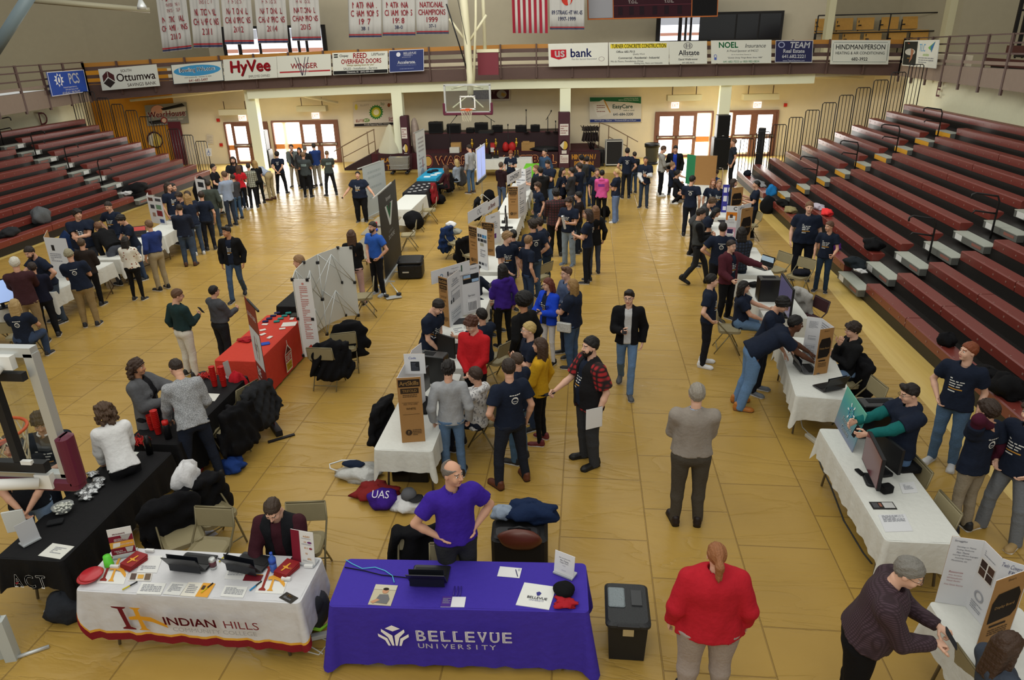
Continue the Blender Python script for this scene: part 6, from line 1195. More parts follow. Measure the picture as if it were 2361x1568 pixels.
# ================================================================ tables and cloths
TOPM = mat('877f6c',.5,var=.08,bscale=20); LEGM = mat('7a7366',.4,metal=.5); H = math.pi/2
def table_parts(t,L,W,z=.735):
    MB().bevbox((0,0,z-.018),(L,W,.036),TOPM,.04).build('tabletop',t)
    for sx in (-1,1):
        for sy in (-1,1): MB().tube([(sx*(L/2-.32),sy*(W/2-.1),z-.03),(sx*(L/2-.22),sy*(W/2-.07),.012)],.015,LEGM,7).build('leg',t)
        MB().tube([(sx*(L/2-.3),-W/2+.1,z-.16),(sx*(L/2-.3),W/2-.1,z-.16)],.011,LEGM,6).build('crossbar',t)
def cloth_mesh(L,W,drops,m,z=.745,ripple=.012,flare=.10,corner=1.32,seed=0,cr=.05,hem=None):
    """drops = front(-y), right(+x), back(+y), left(-x)"""
    rs = np.random.RandomState(seed); ph = rs.rand(8)*6.28; P = []; N = []; Dp = []; hx,hy = L/2+.006,W/2+.006
    sides = [((-1,-1),(1,-1),(0,-1),drops[0]),((1,-1),(1,1),(1,0),drops[1]),((1,1),(-1,1),(0,1),drops[2]),((-1,1),(-1,-1),(-1,0),drops[3])]
    for i,(a,b,n,d) in enumerate(sides):
        n2,d2 = sides[(i+1) % 4][2:]; a = np.array(a)*(hx,hy); b = np.array(b)*(hx,hy); u = (b-a)/np.linalg.norm(b-a); ln = np.linalg.norm(b-a)
        for t_ in np.linspace(cr,ln-cr,max(6,int(ln/.045))): P.append(a+u*t_); N.append(np.array(n,float)); e = min(t_,ln-t_); Dp.append(d*(1+.06*math.exp(-e*9)))
        c = b-np.array([np.sign(b[0])*cr,np.sign(b[1])*cr])
        for k in range(1,8):
            f = k/8*H; nn = np.array(n)*math.cos(f)+np.array(n2)*math.sin(f); P.append(c+nn*cr); N.append(nn)
            s_ = math.sin(2*f)**1.0; base = d*(1-k/8)+d2*k/8; Dp.append(base*(1+(corner-1)*s_) if min(d,d2) > .02 else base)
    P,N,Dp = np.array(P),np.array(N),np.array(Dp); n = len(P); s_ = np.cumsum(np.r_[0,np.linalg.norm(np.diff(P,axis=0),axis=1)]); V = []; J = 9 if not hem else 20
    for j in range(J+1):
        f = j/J; dr = Dp*f; rp = ripple*f*(np.sin(s_*21+ph[0]+.6*np.sin(s_*5+ph[1]))+.6*np.sin(s_*37+ph[2])); fl = flare*Dp*f*(.35+.65*np.clip(np.abs(N[:,0]*N[:,1])*2,0,1)*1.8)+rp
        Q = P+N*(fl+(.004 if j else 0))[:,None]; zz = z-dr*(1-.02*f)-(.004 if j else 0)
        zz = np.maximum(zz,.012); V += [(q[0],q[1],h) for q,h in zip(Q,zz)]
    F = [(j*n+i,(j+1)*n+i,(j+1)*n+(i+1) % n,j*n+(i+1) % n) for j in range(J) for i in range(n)]; mb = MB(); mb.add(V,F,m,True)
    if hem:
        h1,h2 = mb.mi(hem[0]),mb.mi(hem[1])
        for q in range(len(F)):
            j,i = divmod(q,n)
            if N[i][1] < -.1 and j >= J-4: mb.m[q] = h1 if j >= J-3 else h2
    # top, a slightly creased grid joined to the rim
    gx,gy = 14,6; G = [(-hx+cr*.4+(2*hx-.8*cr)*i/gx,-hy+cr*.4+(2*hy-.8*cr)*j/gy,z+.0015+.0018*math.sin(i*2.1+ph[3])*math.sin(j*1.7+ph[4])) for j in range(gy+1) for i in range(gx+1)]
    mb.add(G,[(j*(gx+1)+i,j*(gx+1)+i+1,(j+1)*(gx+1)+i+1,(j+1)*(gx+1)+i) for j in range(gy) for i in range(gx)],m,True)
    mb.add([(p[0],p[1],z) for p in P],[tuple(range(n))],m,False); return mb
def fabric(col,shine=.8): return mat(col,shine,bump=.35,bscale=16,var=.05,spec=.25)
WC = fabric('d0d1cb'); BC = fabric('0c0c0f',.75)
def set_table(label,clabel,cx,cy,L,W,rz,drops,m,grp='folding tables',cgrp=None,cname='tablecloth',**k):
    t = thing('folding_table',label,'table',(cx,cy,.006),rz,grp); table_parts(t,L,W)
    if m is None: return t,None
    o = cloth_mesh(L,W,drops,m,**k).build(cname,None,(cx,cy,0),rz); tag(o,clabel,'tablecloth',cgrp); return t,o
WG = 'white cloths of the student tables'
# front tables ------------------------------------------------------------
PURP = fabric('3c2c9a',.8); SILV = mat('c9c9cc',.36,bump=.9,bscale=5,var=.05,spec=.5)
bx,by,brz = -1.09,5.18,.046
_,pc = set_table('folding table under the purple university cloth','purple cloth with white university lettering over the front table',bx,by,2.36,.64,brz,(.66,.60,.3,.60),PURP,ripple=.010,corner=1.12,flare=.13,cname='tablecloth')
B = Board((-1.18,-.345,.1),(1,0,0),(0,-.13,1),2.36,.64); mb = MB(); WL = 'f4f4f8'
def slab(mb,B,txt,u0,v,h,wid,col):      # spaced slab serif capitals
    n = len(txt);
    for i,c in enumerate(txt):
        u = u0+wid*(i+.5)/n; e = [('t',u,v,h,c,col,wid/n*.72,.02)]; sw = wid/n*.2
        feet = {'B': [(-.6,1,1),(-.6,0,1)],'E': [(-.6,1,1),(-.6,0,1)],'L': [(-.75,1,2),(-.75,0,1)],'V': [(-1.3,1,2),(.9,1,2)],'U': [(-1.2,1,2),(1.0,1,2)],'A': [(-1.3,0,2),(1.0,0,2)],'C': [],'T': [(-.5,0,2)]}.get(c,[])
        for f,top,wd in feet: a = u+f*sw; e.append(('r',a-sw*.25*wd,v+(h/2-.035*h*2 if top else -h/2),a+sw*.45*wd,v+(h/2 if top else -h/2+.07*h),col))
        B.draw(mb,e,.012)
slab(mb,B,'BELLEVUE',.335,.65,.22,.38,WL)
for i,c in enumerate('UNIVERSITY'): B.draw(mb,[('t',.355+.031*i,.43,.10,c,WL,None,.012)],.012)
B.draw(mb,[('p',[(.223,.79),(.251,.86),(.281,.79),(.251,.73)],WL)],.012)
for sx in (-1,1):
    q = lambda L_: [(.252+sx*a*.85,b) for a,b in L_]
    B.draw(mb,[('p',q([(.005,.64),(.052,.78),(.054,.72),(.026,.6),(.012,.42),(.003,.42)]),WL),('p',q([(.03,.58),(.07,.68),(.07,.62),(.042,.54),(.03,.42),(.02,.42)]),WL)],.013)
mb.build('lettering',pc)
ix,iy = -3.64,5.13
t,ic = set_table('folding table with bare brown edge under the silver college cloth','silver satin cloth with college logo and maroon hem over the front left table',ix,iy,2.2,.62,.0,(.56,.42,.03,.02),SILV,ripple=.012,corner=1.06,flare=.12,seed=3,hem=(fabric('7d1620'),fabric('d8a038')))
B = Board((-1.1,-.335,.2),(1,0,0),(0,-.12,1),2.2,.55); mb = MB(); MRN,GLD = '6b1622','d89a28'
IHS = lambda s,u0,v0: [('p',[(u0+s*a,v0+s*b*4) for a,b in ((0,.95),(.45,.95),(.42,.9),(.33,.86),(.36,.12),(.5,.05),(.5,0),(.1,0),(.1,.05),(.22,.12),(.18,.86),(.02,.9))],MRN),('p',[(u0+s*a,v0+s*b*4) for a,b in ((.55,.95),(.9,.95),(.8,.86),(.8,.6),(1.1,.58),(1.5,.3),(1.52,.16),(1.1,.38),(.8,.44),(.84,.08),(.95,0),(.58,0),(.68,.08),(.68,.44),(.42,.42),(.42,.54),(.66,.6),(.66,.86))],GLD)]
B.draw(mb,IHS(.15,.18,.3)+[('t',.515,.58,.19,'INDIAN',MRN,.25,.03),('t',.745,.58,.185,'HILLS','7a2a34',.2),('t',.615,.38,.1,'COMMUNITY COLLEGE','a2a2a6',.46)],.016); mb.build('lettering',ic)
A_ = set_table('folding table under the black testing company cloth','black cloth with white test letters over the left front table',-5.51,6.22,2.05,.72,H,(.4,.33,.33,.34),BC,ripple=.02,corner=1.25,seed=5)[1]
B = Board((-1.03-.045,.36,.34),(0,-1,0),(0,0,1),.72,.4); mb = MB(); slab(mb,B,'ACT',.2,.45,.4,.56,'fafafa'); B.draw(mb,[('p',[(.27,.42),(.34,.46),(.3,.38)],'a02a34')],.03); mb.build('lettering',A_)
set_table('folding table holding the red cups','black cloth on the table with the red cups',-5.54,8.45,2.05,.74,H,(.6,.6,.4,.6),BC,ripple=.02,seed=6)
REDC = fabric('c23a2a',.75); rc = set_table('folding table under the bright red cloth','fitted bright red cloth with store emblem reaching the floor',-5.62,11.05,2.1,.74,H,(.71,.71,.71,.71),REDC,ripple=.004,corner=1.0,flare=.03,seed=7)[1]
B = Board((-.35,-.405,.08),(1,0,0),(0,-.03,1),.62,.62); mb = MB()
B.draw(mb,[('p',[(.3,.62),(.5,.86),(.49,1.0),(.52,1.0),(.54,.86),(.76,.62),(.72,.06),(.3,.06)],'e0dcd8'),('p',[(.34,.62),(.52,.82),(.72,.62)],'5a2420'),('r',.33,.36,.71,.6,'b03026'),('t',.52,.48,.17,"CASEY'S",'e8e0dc',.36,.03),('r',.33,.1,.7,.33,'c8a82c'),('t',.52,.26,.07,'GENERAL','4a3a1c',.3),('t',.52,.16,.07,'STORE','4a3a1c',.26)],.014); mb.build('emblem',rc)
set_table('folding table under the black cloth behind the red table','black cloth with small red marks behind the red table',-5.66,13.6,2.05,.72,H,(.4,.4,.4,.4),BC,seed=8)
set_table('bare grey folding table behind the man in the blue polo','',-5.45,17.0,2.1,.74,H+.05,None,None); set_table('bare grey folding table beside the tall black banner','',-5.72,19.3,2.1,.74,H+.05,None,None)
set_table('folding table under the white cloth next to the black card table','white cloth hanging low on the table beside the tall black banner',-5.7,22.4,2.3,.74,H,(.6,.55,.3,.5),WC,seed=9)
set_table('folding table under the black cloth with white cards','black cloth covered with white cards before the turquoise table',-5.85,24.95,2.2,.78,H,(.6,.6,.4,.5),fabric('16171e'),seed=10)
set_table('folding table under the turquoise cloth','turquoise cloth on the table near the stage',-5.98,27.75,2.4,.74,H,(.35,.3,.4,.4),fabric('1f8fb8'),corner=1.5,seed=11)
set_table('folding table holding the trophies','white cloth under the trophies in front of the stage',-3.6,31.5,2.5,.8,.04,(.42,.3,.3,.3),WC,corner=1.4,seed=12)
set_table('folding table under the bright green cloth','bright green cloth with white lettering near the trophies',-2.1,29.1,1.9,.75,H,(.3,.34,.2,.3),fabric('6cc02c'),seed=13,corner=1.2)
for y,a,b in ((8.6,'nearest table of the centre row, with the tall ArtSkills trifold','white cloth hanging over the nearest table of the centre row'),(11.05,'centre table with the large dark monitor behind the red hoodie','white cloth under the large dark monitor of the centre row'),(13.55,'centre table beside the Background board','white cloth beyond the Background board'),(16.1,'centre table with the photo covered white trifold','white cloth around the picture trifold of the centre row'),(19.45,'centre table with two upright monitors and the tall cardboard trifold','white cloth under the two upright monitors'),(21.95,'centre table beside the black hooded coat man','white cloth beside the black hooded coat man'),(24.5,'centre table beside the dark haired man with folded arms','white cloth beside the dark haired man with folded arms')):
    lab = a.replace('ArtSkills ',''); set_table('folding '+lab,b,-2.22,y,2.25,.74,H,(.32,.33,.33,.3),WC,'folding tables',WG,corner=1.45,seed=int(y*7))
for x,y,rz,a,b in ((3.53,4.15,0,'right row table at the lower right corner','white cloth under the handwritten trifold'),(3.47,7.24,0,'right row table with the game board and upright monitor','white cloth under the blue green game board and upright monitor'),(3.55,10.35,-.12,'right row table under the bending man','white cloth under the bending man and two laptops'),(3.7,13.5,-.02,'right row table with the large black monitor and box','white cloth under the large black monitor'),(3.72,16.05,-.04,'right row table with the open laptop showing a blue screen','white cloth under the laptop with the blue screen'),(3.75,18.6,-.05,'right row table behind the letter C board','white cloth behind the letter C board'),(3.85,21.4,0,'right row table with the purple board','white cloth under the purple board'),(3.95,24.4,0,'right row table with the green and cardboard trifold','white cloth under the green and cardboard trifold')):
    set_table('folding '+a,b,x,y,2.25,.76,H+rz,(.36,.33,.34,.36),WC,'folding tables',WG,corner=1.45,seed=int(y*5))
for x,y,rz,a,b in ((-11.9,11.3,.0,'left row table with the big light blue monitor','white cloth under the big light blue monitor'),(-11.62,14.3,.04,'left row table in front of the bearded man with text trifold','white cloth beneath the text trifold at the left bleachers'),(-11.75,16.75,.1,'left row table behind the man bending low','white lace cloth behind the man bending low'),(-11.95,19.0,.12,'left row table with the red screened laptop and photo trifold','white cloth under the red screened laptop and photo trifold'),(-12.4,21.5,.1,'left row table with the dark picture trifold','white cloth under the dark picture trifold'),(-12.8,24.2,.1,'left row table before the red shirt woman','white cloth before the red shirt woman')):
    set_table('folding '+a,b,x,y,2.25,.74,H+rz,(.34,.33,.34,.36),WC,'folding tables',WG,corner=1.4,seed=int(y*3))
# ================================================================ folding chairs
TAN = mat('8f8566',.55,var=.06,bscale=12); TANM = mat('7d7458',.4,metal=.3)
def chair(label,x,y,a,fm=TAN,fr=TANM,group='tan folding chairs'):
    t = thing('folding_chair',label,'chair',(x,y,.006),math.radians(a),group)
    MB().bevbox((0,.0,.445),(.42,.40,.03),fm,.08).build('seat',t); mb = MB(); mb.bevbox((0,.0,0),(.43,.025,.22),fm,.012,Rx(-.12)); mb.v = [(p[0],p[1]+.24+.03*(1-(p[0]/.21)**2),p[2]+.70) for p in mb.v]; mb.build('backrest',t)
    for s in (-1,1):
        MB().tube([(s*.215,.26,.82),(s*.22,.22,.62),(s*.22,.0,.40),(s*.22,-.21,.01)],.012,fr,6).build('leg',t); MB().tube([(s*.2,-.02,.43),(s*.2,.25,.01)],.011,fr,6).build('leg',t)
    mb = MB(); mb.tube([(-.215,.26,.82),(.215,.26,.82)],.012,fr,6); mb.tube([(-.21,-.17,.09),(.21,-.17,.09)],.009,fr,6); mb.tube([(-.2,.2,.09),(.2,.2,.09)],.009,fr,6); mb.build('crossbar',t); return t
CH = []
def chb(label,px,py,a,**k):      # by the pixel of the middle of the top of the backrest
    p = at(px,py,.81); f = math.radians(a); x,y = p[0]+.26*math.sin(f),p[1]-.26*math.cos(f); return chair(label,x,y,a,**k)
chb('empty tan folding chair left of the man in the quilted vest',493,1172,0);
chb('tan folding chair behind the man in the quilted vest',704,1160,8)
chb('tan folding chair half covered by the black coat behind the college table',395,1150,40); chb('tan folding chair under the black coat with the white towel',450,1112,60)
chb('tan folding chair under a black coat behind the man in purple',965,1222,10); chb('tan folding chair directly behind the purple table and the laptop',1040,1255,5)
chb('folding chair of the boy in the white patterned jacket',1158,920,248); chb('folding chair behind the red hoodie with its back to the aisle',1170,792,235)
chb('folding chair with red bag and dark coat beside the red cups table',570,890,250); chb('folding chair buried under the black coat left of the roll-up banner',535,945,250)
chb('folding chair under the bottom end of the white pop-up display',735,805,180); chb('folding chair behind the display with a black coat on it',790,770,200); chb('tan folding chair at the feet of the woman in pink trousers',862,645,-75)
chb('tan folding chair pulled up to the low hanging white cloth',1007,458,280); chb('tan folding chair between the white cloth and the black bags',975,474,280); chb('folding chair under the black bag heap by the tall black banner',960,512,280); chb('folding chair draped with the blue coat and white cap',1032,528,70); chb('folding chair draped with the black coat left of the picture trifold',1072,552,50); chb('folding chair fully draped in black left of the upright monitors',1100,462,90)
chb('folding chair with the red coat by the black card table',1000,428,270); chb('folding chair of the woman in maroon at the turquoise table',1036,402,260); chb('folding chair draped in grey behind the blond woman',1064,390,255)
chb('tan folding chair standing between the right tables and the stout bleacher man',1812,584,-60); chb('tan folding chair with a black bag in front of the broad bleacher man',1862,597,-50); chb('small tan folding chair right of the ponytail woman',1752,490,-80)
chb('dark brown folding chair with the floral jacket',1897,690,-70,fm=mat('3a1f24',.5),fr=mat('3a2a2a',.4),group=None); chb('folding chair of the boy with his hand at his chin',1990,832,-85); chb('empty tan folding chair behind the tall black computer',2028,882,-80); chb('tan folding chair between the teal hoodie and the right front table',2128,1070,-85); chb('tan folding chair at the knees of the boy with maroon sleeves',2192,1160,-85)
chb('folding chair of the woman at the large black monitor',1652,715,85); chb('metal folding chair beside the bending khaki man',590,405,75,group=None)
chb('folding chair of the long haired girl at the lower right corner',2240,1535,95); chb('folding chair under the blond woman at the left edge',20,745,195); chb('folding chair of the seated person half behind the Background board',1085,655,60); chb('folding chair beside the tall young man with ring print',1262,608,235)
# ================================================================ boards
KRAFT = mat('9c7444',.85,var=.06,bscale=12); BWHT = mat('d2d3d6',.7)
def upright(mb_w,mb_c,A,Bp,H_,z0,side,th=.005):
    A,Bp = np.array([*A,z0],float),np.array([*Bp,z0],float); R = Bp-A; L = np.linalg.norm(R); b = Board(A,R,(0,0,1),L,H_); q = [b.p(0,0),b.p(1,0),b.p(1,1),b.p(0,1)]
    (mb_w if side == 'w' else mb_c).prism(q,-b.N*th,BWHT if side == 'w' else KRAFT); q2 = [p-b.N*th for p in q]; (mb_c if side == 'w' else mb_w).prism(q2,-b.N*th,KRAFT if side == 'w' else BWHT); return b
def trifold(label,panels,H_,z0=.749,cat='display board',group='trifold boards'):
    A0 = np.array([*panels[0][0],z0]); t = thing('trifold_board',label,cat,A0,0,group)
    for A,Bp,side,el in panels:
        mb = MB(); b = upright(mb,mb,np.array(A)-A0[:2],np.array(Bp)-A0[:2],H_,0,side); mb.build('board_panel',t)
        if el: mb = MB(); b.draw(mb,el); mb.build('lettering',t)
    return t
KB = [('r',.05,.86,.95,.97,'2b2018'),('t',.5,.915,.06,'ArtSkills','b08a54',.8,.03),('r',.12,.76,.88,.84,'33261a'),('t',.5,.8,.04,'TRIFOLD','b08a54',.6,.02),('l',.2,.7,.8,.75,2,'4a3724'),('r',.14,.62,.86,.625,'5a4428'),('r',.14,.44,.86,.445,'5a4428'),('t',.5,.6,.025,'ADD TITLE HERE!','4a3724',.6),('t',.5,.53,.03,'WHITE','4a3724',.4,.02),('e',.33,.16,.14,.045,'3b2b1c'),('t',.33,.16,.05,'?','b08a54',.1),('l',.5,.11,.88,.21,4,'4a3724')]
KD = [('t',.5,.95,.03,'Elmer\'s','3a2a1a',.6),('p',[(.08,.66),(.2,.78),(.8,.8),(.92,.7),(.92,.46),(.8,.38),(.1,.36)],'1c1613'),('t',.5,.57,.05,'Display Board','a07c4a',.7),('r',.2,.29,.7,.32,'2b2018'),('l',.2,.16,.8,.26,3,'4a3724')]
txt = lambda u0,v0,u1,v1,n: ('l',u0,v0,u1,v1,n,'8a8c94')
t = trifold('tall brown cardboard trifold at the near end of the centre tables',[((-2.27,7.66),(-1.98,7.72),'c',KB),((-2.28,8.5),(-2.27,7.67),'c',None),((-2.28,8.5),(-2.2,8.78),'w',None)],.92)
mb = MB(); b = upright(mb,mb,(-.0,.42),(.27,.44),.28,.78,'w'); mb.build('title_sheet',t); mb = MB(); b.draw(mb,[('t',.4,.8,.11,'Code','3a4a9a',.4,0,.2),('r',.3,.15,.72,.62,'26282e'),('l',.34,.2,.66,.56,5,'5a5e6a')]); mb.build('lettering',t)
t = trifold('white trifold with the headings Game, Background and Sprites',[((-2.55,11.74),(-2.36,11.6),'c',KB),((-2.36,11.6),(-2.22,12.24),'w',[('t',.5,.88,.07,'Game','7c7e86',.5),txt(.25,.76,.75,.84,2),('r',.08,.6,.5,.9,'c4c6cc') if 0 else txt(.2,.45,.8,.7,8),('r',.15,.1,.85,.3,'c2c6ca'),txt(.2,.12,.8,.28,4),('r',.15,.45,.22,.52,'2c2e34'),('r',.3,.45,.36,.54,'2c2e34')]),((-2.22,12.24),(-1.93,12.5),'w',[('t',.5,.93,.055,'Background','5c5e66',.86),('r',.05,.65,.95,.83,'1e2024'),('r',.08,.76,.48,.82,'9ab8d8'),('r',.08,.74,.48,.76,'b08a5a'),('r',.55,.66,.93,.72,'9ab8d8'),('t',.5,.38,.055,'Sprites','5c5e66',.6),('r',.25,.04,.82,.32,'dcdde0')]+[('r',.3+.08*i,.07,.34+.08*i,.25,'5a5a62') for i in range(6)])],.93)
mb = MB(); b = upright(mb,mb,(-.1,-.1),(.47,.62),.24,.8,'w'); mb.build('header_board',t); mb = MB(); b.draw(mb,[('t',.6,.75,.1,'Welcome to','8a8c92',.25),('t',.6,.42,.2,'How To Game','6a6c74',.3,0,.15),('g',.25,.45,.04,.13,.4,'5a7a9a'),('r',.4,.3,.43,.62,'2c2e34'),('r',.76,.3,.79,.8,'3c5a48')]); mb.build('lettering',t)
sq = lambda *a: [('r',x,y,x+w_,y+h_,c) for x,y,w_,h_,c in a]
PICS = sq((.06,.78,.2,.08,'3a4656'),(.3,.79,.16,.07,'2c3038'),(.52,.78,.18,.08,'2f6ea8'),(.74,.78,.2,.08,'4a90c0'),(.08,.68,.2,.07,'2c2e34'),(.34,.68,.28,.07,'22252b'),(.66,.68,.28,.07,'4a4e58'),(.3,.58,.34,.07,'9a9684'),(.1,.1,.22,.06,'2c2e34'),(.4,.1,.2,.06,'3a3c44'),(.68,.1,.2,.06,'a0a2a8'))+[txt(.3,.3,.8,.5,4)]
t = trifold('white trifold covered in small pictures with brown outer wing',[((-2.6,15.5),(-2.38,15.3),'c',KB),((-2.38,15.3),(-2.12,15.05),'w',PICS)],.92)
mb = MB(); b = upright(mb,mb,(.0,.0),(.28,1.3),.26,.95,'w'); mb.build('header_board',t); mb = MB(); b.draw(mb,[('t',.55,.5,.5,'OC','8a8c92',.6)]); mb.build('lettering',t)
t = trifold('white trifold with a purple patch behind the picture trifold',[((-2.43,16.35),(-2.11,16.2),'c',KB),((-2.4,16.9),(-2.12,17.5),'w',[('r',.3,.2,.7,.35,'5a2a6a'),txt(.2,.5,.8,.8,5),('t',.5,.9,.06,'Games','8a8c92',.5)])],.8)
mb = MB(); b = upright(mb,mb,(.0,.3),(.25,1.5),.26,.85,'w'); mb.build('header_board',t); mb = MB(); b.draw(mb,[('t',.5,.5,.4,'Ace Bomb','8a3a34',.8,.02,.2)]); mb.build('lettering',t)
t = trifold('tall brown cardboard trifold by the two upright monitors',[((-2.18,20.07),(-1.9,20.08),'c',KB),((-1.9,20.1),(-1.72,20.75),'w',[txt(.2,.1,.7,.9,12)])],.92)
mb = MB(); b = upright(mb,mb,(-.05,.3),(.25,1.6),.28,.9,'w'); mb.build('header_board',t); mb = MB(); b.draw(mb,[('t',.5,.5,.45,'CONTENT','6a6c72',.8,.02)]); mb.build('lettering',t)
trifold('small white trifold with a brown box top before the green table',[((-2.35,24.2),(-2.0,24.1),'w',[txt(.1,.2,.9,.9,6)]),((-2.0,24.1),(-1.85,24.7),'w',[txt(.1,.2,.9,.9,6)])],.75)
trifold('white trifold with printed sheet beside the bearded man at the left bleachers',[((-12.35,14.9),(-11.95,14.25),'w',[('t',.5,.93,.03,'Table Project','4a4c52',.5),txt(.3,.8,.7,.88,3)]),((-11.95,14.25),(-11.35,14.15),'w',[('r',.25,.68,.38,.82,'2a2624'),txt(.1,.4,.6,.62,5)])],.92)
PH = sq((.1,.82,.3,.12,'5a4038'),(.56,.84,.36,.1,'4a4a50'),(.16,.55,.26,.14,'3a3c44'),(.54,.55,.34,.16,'6a8a70'),(.52,.3,.36,.2,'7a2a30'),(.2,.26,.2,.14,'9a7a6a'),(.62,.06,.28,.13,'3a4a7a'))
trifold('white trifold with colour photographs at the left tables',[((-12.95,19.9),(-12.72,19.46),'c',None),((-12.72,19.46),(-12.08,19.15),'w',PH)],.8)
trifold('white trifold with two dark printed rectangles at the far left tables',[((-12.9,22.6),(-12.7,22.2),'c',None),((-12.7,22.2),(-12.25,21.95),'w',sq((.25,.68,.6,.2,'26282e'),(.3,.32,.55,.2,'26282e')))],.8)
HW = '5a5c6a'
trifold('handwritten white trifold at the lower right corner',[((3.2,5.28),(3.44,5.24),'w',[('t',.3,.95,.035,'Struggles',HW,.4,0,.2),('t',.52,.87,.025,'Deciding on Theme',HW,.6,0,.2),('t',.5,.83,.025,'Finding Platforms',HW,.55,0,.2),('t',.45,.79,.025,'Main Theme',HW,.4,0,.2),('t',.55,.75,.025,'Learning different languages',HW,.8,0,.2),('t',.5,.71,.025,'Inserting images',HW,.6,0,.2),('t',.4,.67,.025,'Movements, etc',HW,.5,0,.2),('t',.4,.5,.03,'Resources','a05a60',.45,0,.2),('t',.4,.45,.022,'Khan Academy','a05a60',.5,0,.2),('t',.4,.41,.022,'W3 Schools.com','a05a60',.5,0,.2),('t',.38,.37,.022,'Visual Studio','a05a60',.45,0,.2),('t',.42,.31,.022,'Free Game Source','a05a60',.6,0,.2)]),
    ((3.44,5.24),(3.47,5.02),'w',[txt(.2,.84,.8,.92,3),('r',.1,.55,.9,.8,'d8d4ce'),('r',.15,.68,.48,.78,'3a2a24'),('r',.55,.68,.88,.78,'4a3428'),('r',.15,.57,.48,.67,'4a3428'),('r',.55,.57,.88,.67,'3a2a24'),('g',.5,.3,.25,.07,.3,'9a9ca4'),txt(.2,.08,.8,.2,4)]),((3.5,5.0),(3.28,4.72),'w',None) if 0 else ((3.29,4.74),(3.62,4.9),'c',KD),((3.47,5.02),(3.64,4.92),'w',[('t',.4,.93,.06,'Twin Covers','5a5c7a',.7,0,.2),('t',.5,.85,.05,'FPS','5a5c7a',.3)])],.72)
trifold('white text trifold with brown outer wing beside the bending man',[((3.43,10.51),(3.62,10.44),'w',[txt(.2,.76,.85,.92,10),txt(.25,.5,.8,.6,4),('r',.1,.1,.85,.42,'c6c8cc'),txt(.15,.14,.8,.38,7)]),((3.47,9.98),(3.69,10.07),'c',KD),((3.62,10.44),(3.69,10.08),'w',[txt(.1,.8,.9,.95,3)])],.74)
t = trifold('white trifold headed by a large letter C with orange and pink sheets',[((3.32,16.94),(3.57,16.87),'w',[('t',.78,.94,.08,'C','232428',.3,.02),('r',.05,.68,.98,.86,'d07a24'),('r',.2,.62,.85,.78,'e4e4e4'),('r',.35,.73,.62,.81,'4a3c38'),txt(.2,.62,.8,.71,3),('r',.05,.3,.98,.52,'d0a0b0'),('r',.2,.18,.85,.42,'e4e4e4'),('r',.25,.38,.75,.48,'2c2a50'),txt(.2,.2,.8,.36,4)]),((3.57,16.87),(3.95,17.25),'w',[('t',.3,.93,.07,'olling','3a3c42',.5)]),((3.6,16.6),(3.9,16.8),'c',KD)],1.06)
trifold('purple trifold with white sheets and a brown outer wing',[((3.95,20.95),(4.25,20.9),'w',[('r',0,0,1,1,'3a3a90')]+sq((.1,.72,.3,.18,'d8d8e0'),(.5,.74,.35,.16,'d8d8e0'),(.12,.4,.32,.2,'d8d8e0'),(.5,.3,.3,.3,'8a90b0'),(.15,.08,.3,.14,'d8d8e0'))),((4.12,20.5),(4.45,20.6),'c',KD)],.8)
t = trifold('green panel and large brown cardboard sheet by the far right tables',[((3.5,25.5),(3.75,25.2),'w',[('r',0,0,1,1,'2c7a52')]),((3.75,25.2),(4.45,25.1),'c',None)],1.0)
t = trifold('narrow bright yellow board standing on the far right tables',[((4.1,21.95),(4.2,22.6),'w',[('r',0,0,1,1,'c8b420')])],1.0)
A,Bq = np.array([3.33,8.54,.75]),np.array([3.31,7.80,.75]); b = Board(A,Bq-A,(.06,-.05,.55),.74,.56); b.O = np.zeros(3); t = thing('game_poster','blue green foam board with snowflake and the words Frostbyte Games','poster',A); mb = MB()
nq = 12; cols = [srgb('7cc29a'),srgb('3f9a94'),srgb('4a7a98'),srgb('6a6a90')]
GM = D.materials.new('poster_gradient'); GM.use_nodes = True; nt = GM.node_tree; g = nt.nodes.new('ShaderNodeTexGradient'); tc = nt.nodes.new('ShaderNodeTexCoord'); mp = nt.nodes.new('ShaderNodeMapping'); mp.inputs['Rotation'].default_value = (0,math.radians(90),0); mp.inputs['Scale'].default_value = (1.7,1.2,1.2); rp = nt.nodes.new('ShaderNodeValToRGB')
nt.links.new(tc.outputs['Object'],mp.inputs[0]); nt.links.new(mp.outputs[0],g.inputs[0]); nt.links.new(g.outputs[1],rp.inputs[0]); nt.links.new(rp.outputs[0],nt.nodes['Principled BSDF'].inputs['Base Color'])
rp.color_ramp.elements[0].color = (*srgb('7a8098'),1); rp.color_ramp.elements[1].color = (*srgb('86cc96'),1); e = rp.color_ramp.elements.new(.45); e.color = (*srgb('3f9aa0'),1)
b.panel(mb,GM,.01); mb.build('panel',t); mb = MB(); FB = 'e4ecf0'
b.draw(mb,[('t',.5,.33,.15,'Frostbyte','22343c',.8,.03),('t',.5,.335,.15,'Frostbyte',FB,.8,.01),('t',.5,.17,.12,'Games','22343c',.46,.03),('t',.5,.175,.12,'Games',FB,.46,.01)]+[('p',[(.5+.17*math.cos(a)*r_,.66+.22*math.sin(a)*r_) for a,r_ in ((k*math.pi/3,.15),(k*math.pi/3-.12,1),(k*math.pi/3+.12,1))],FB) for k in range(6)]+[('g',.5,.66,.1,.13,.3,'3f8fb0')]); mb.build('lettering',t)
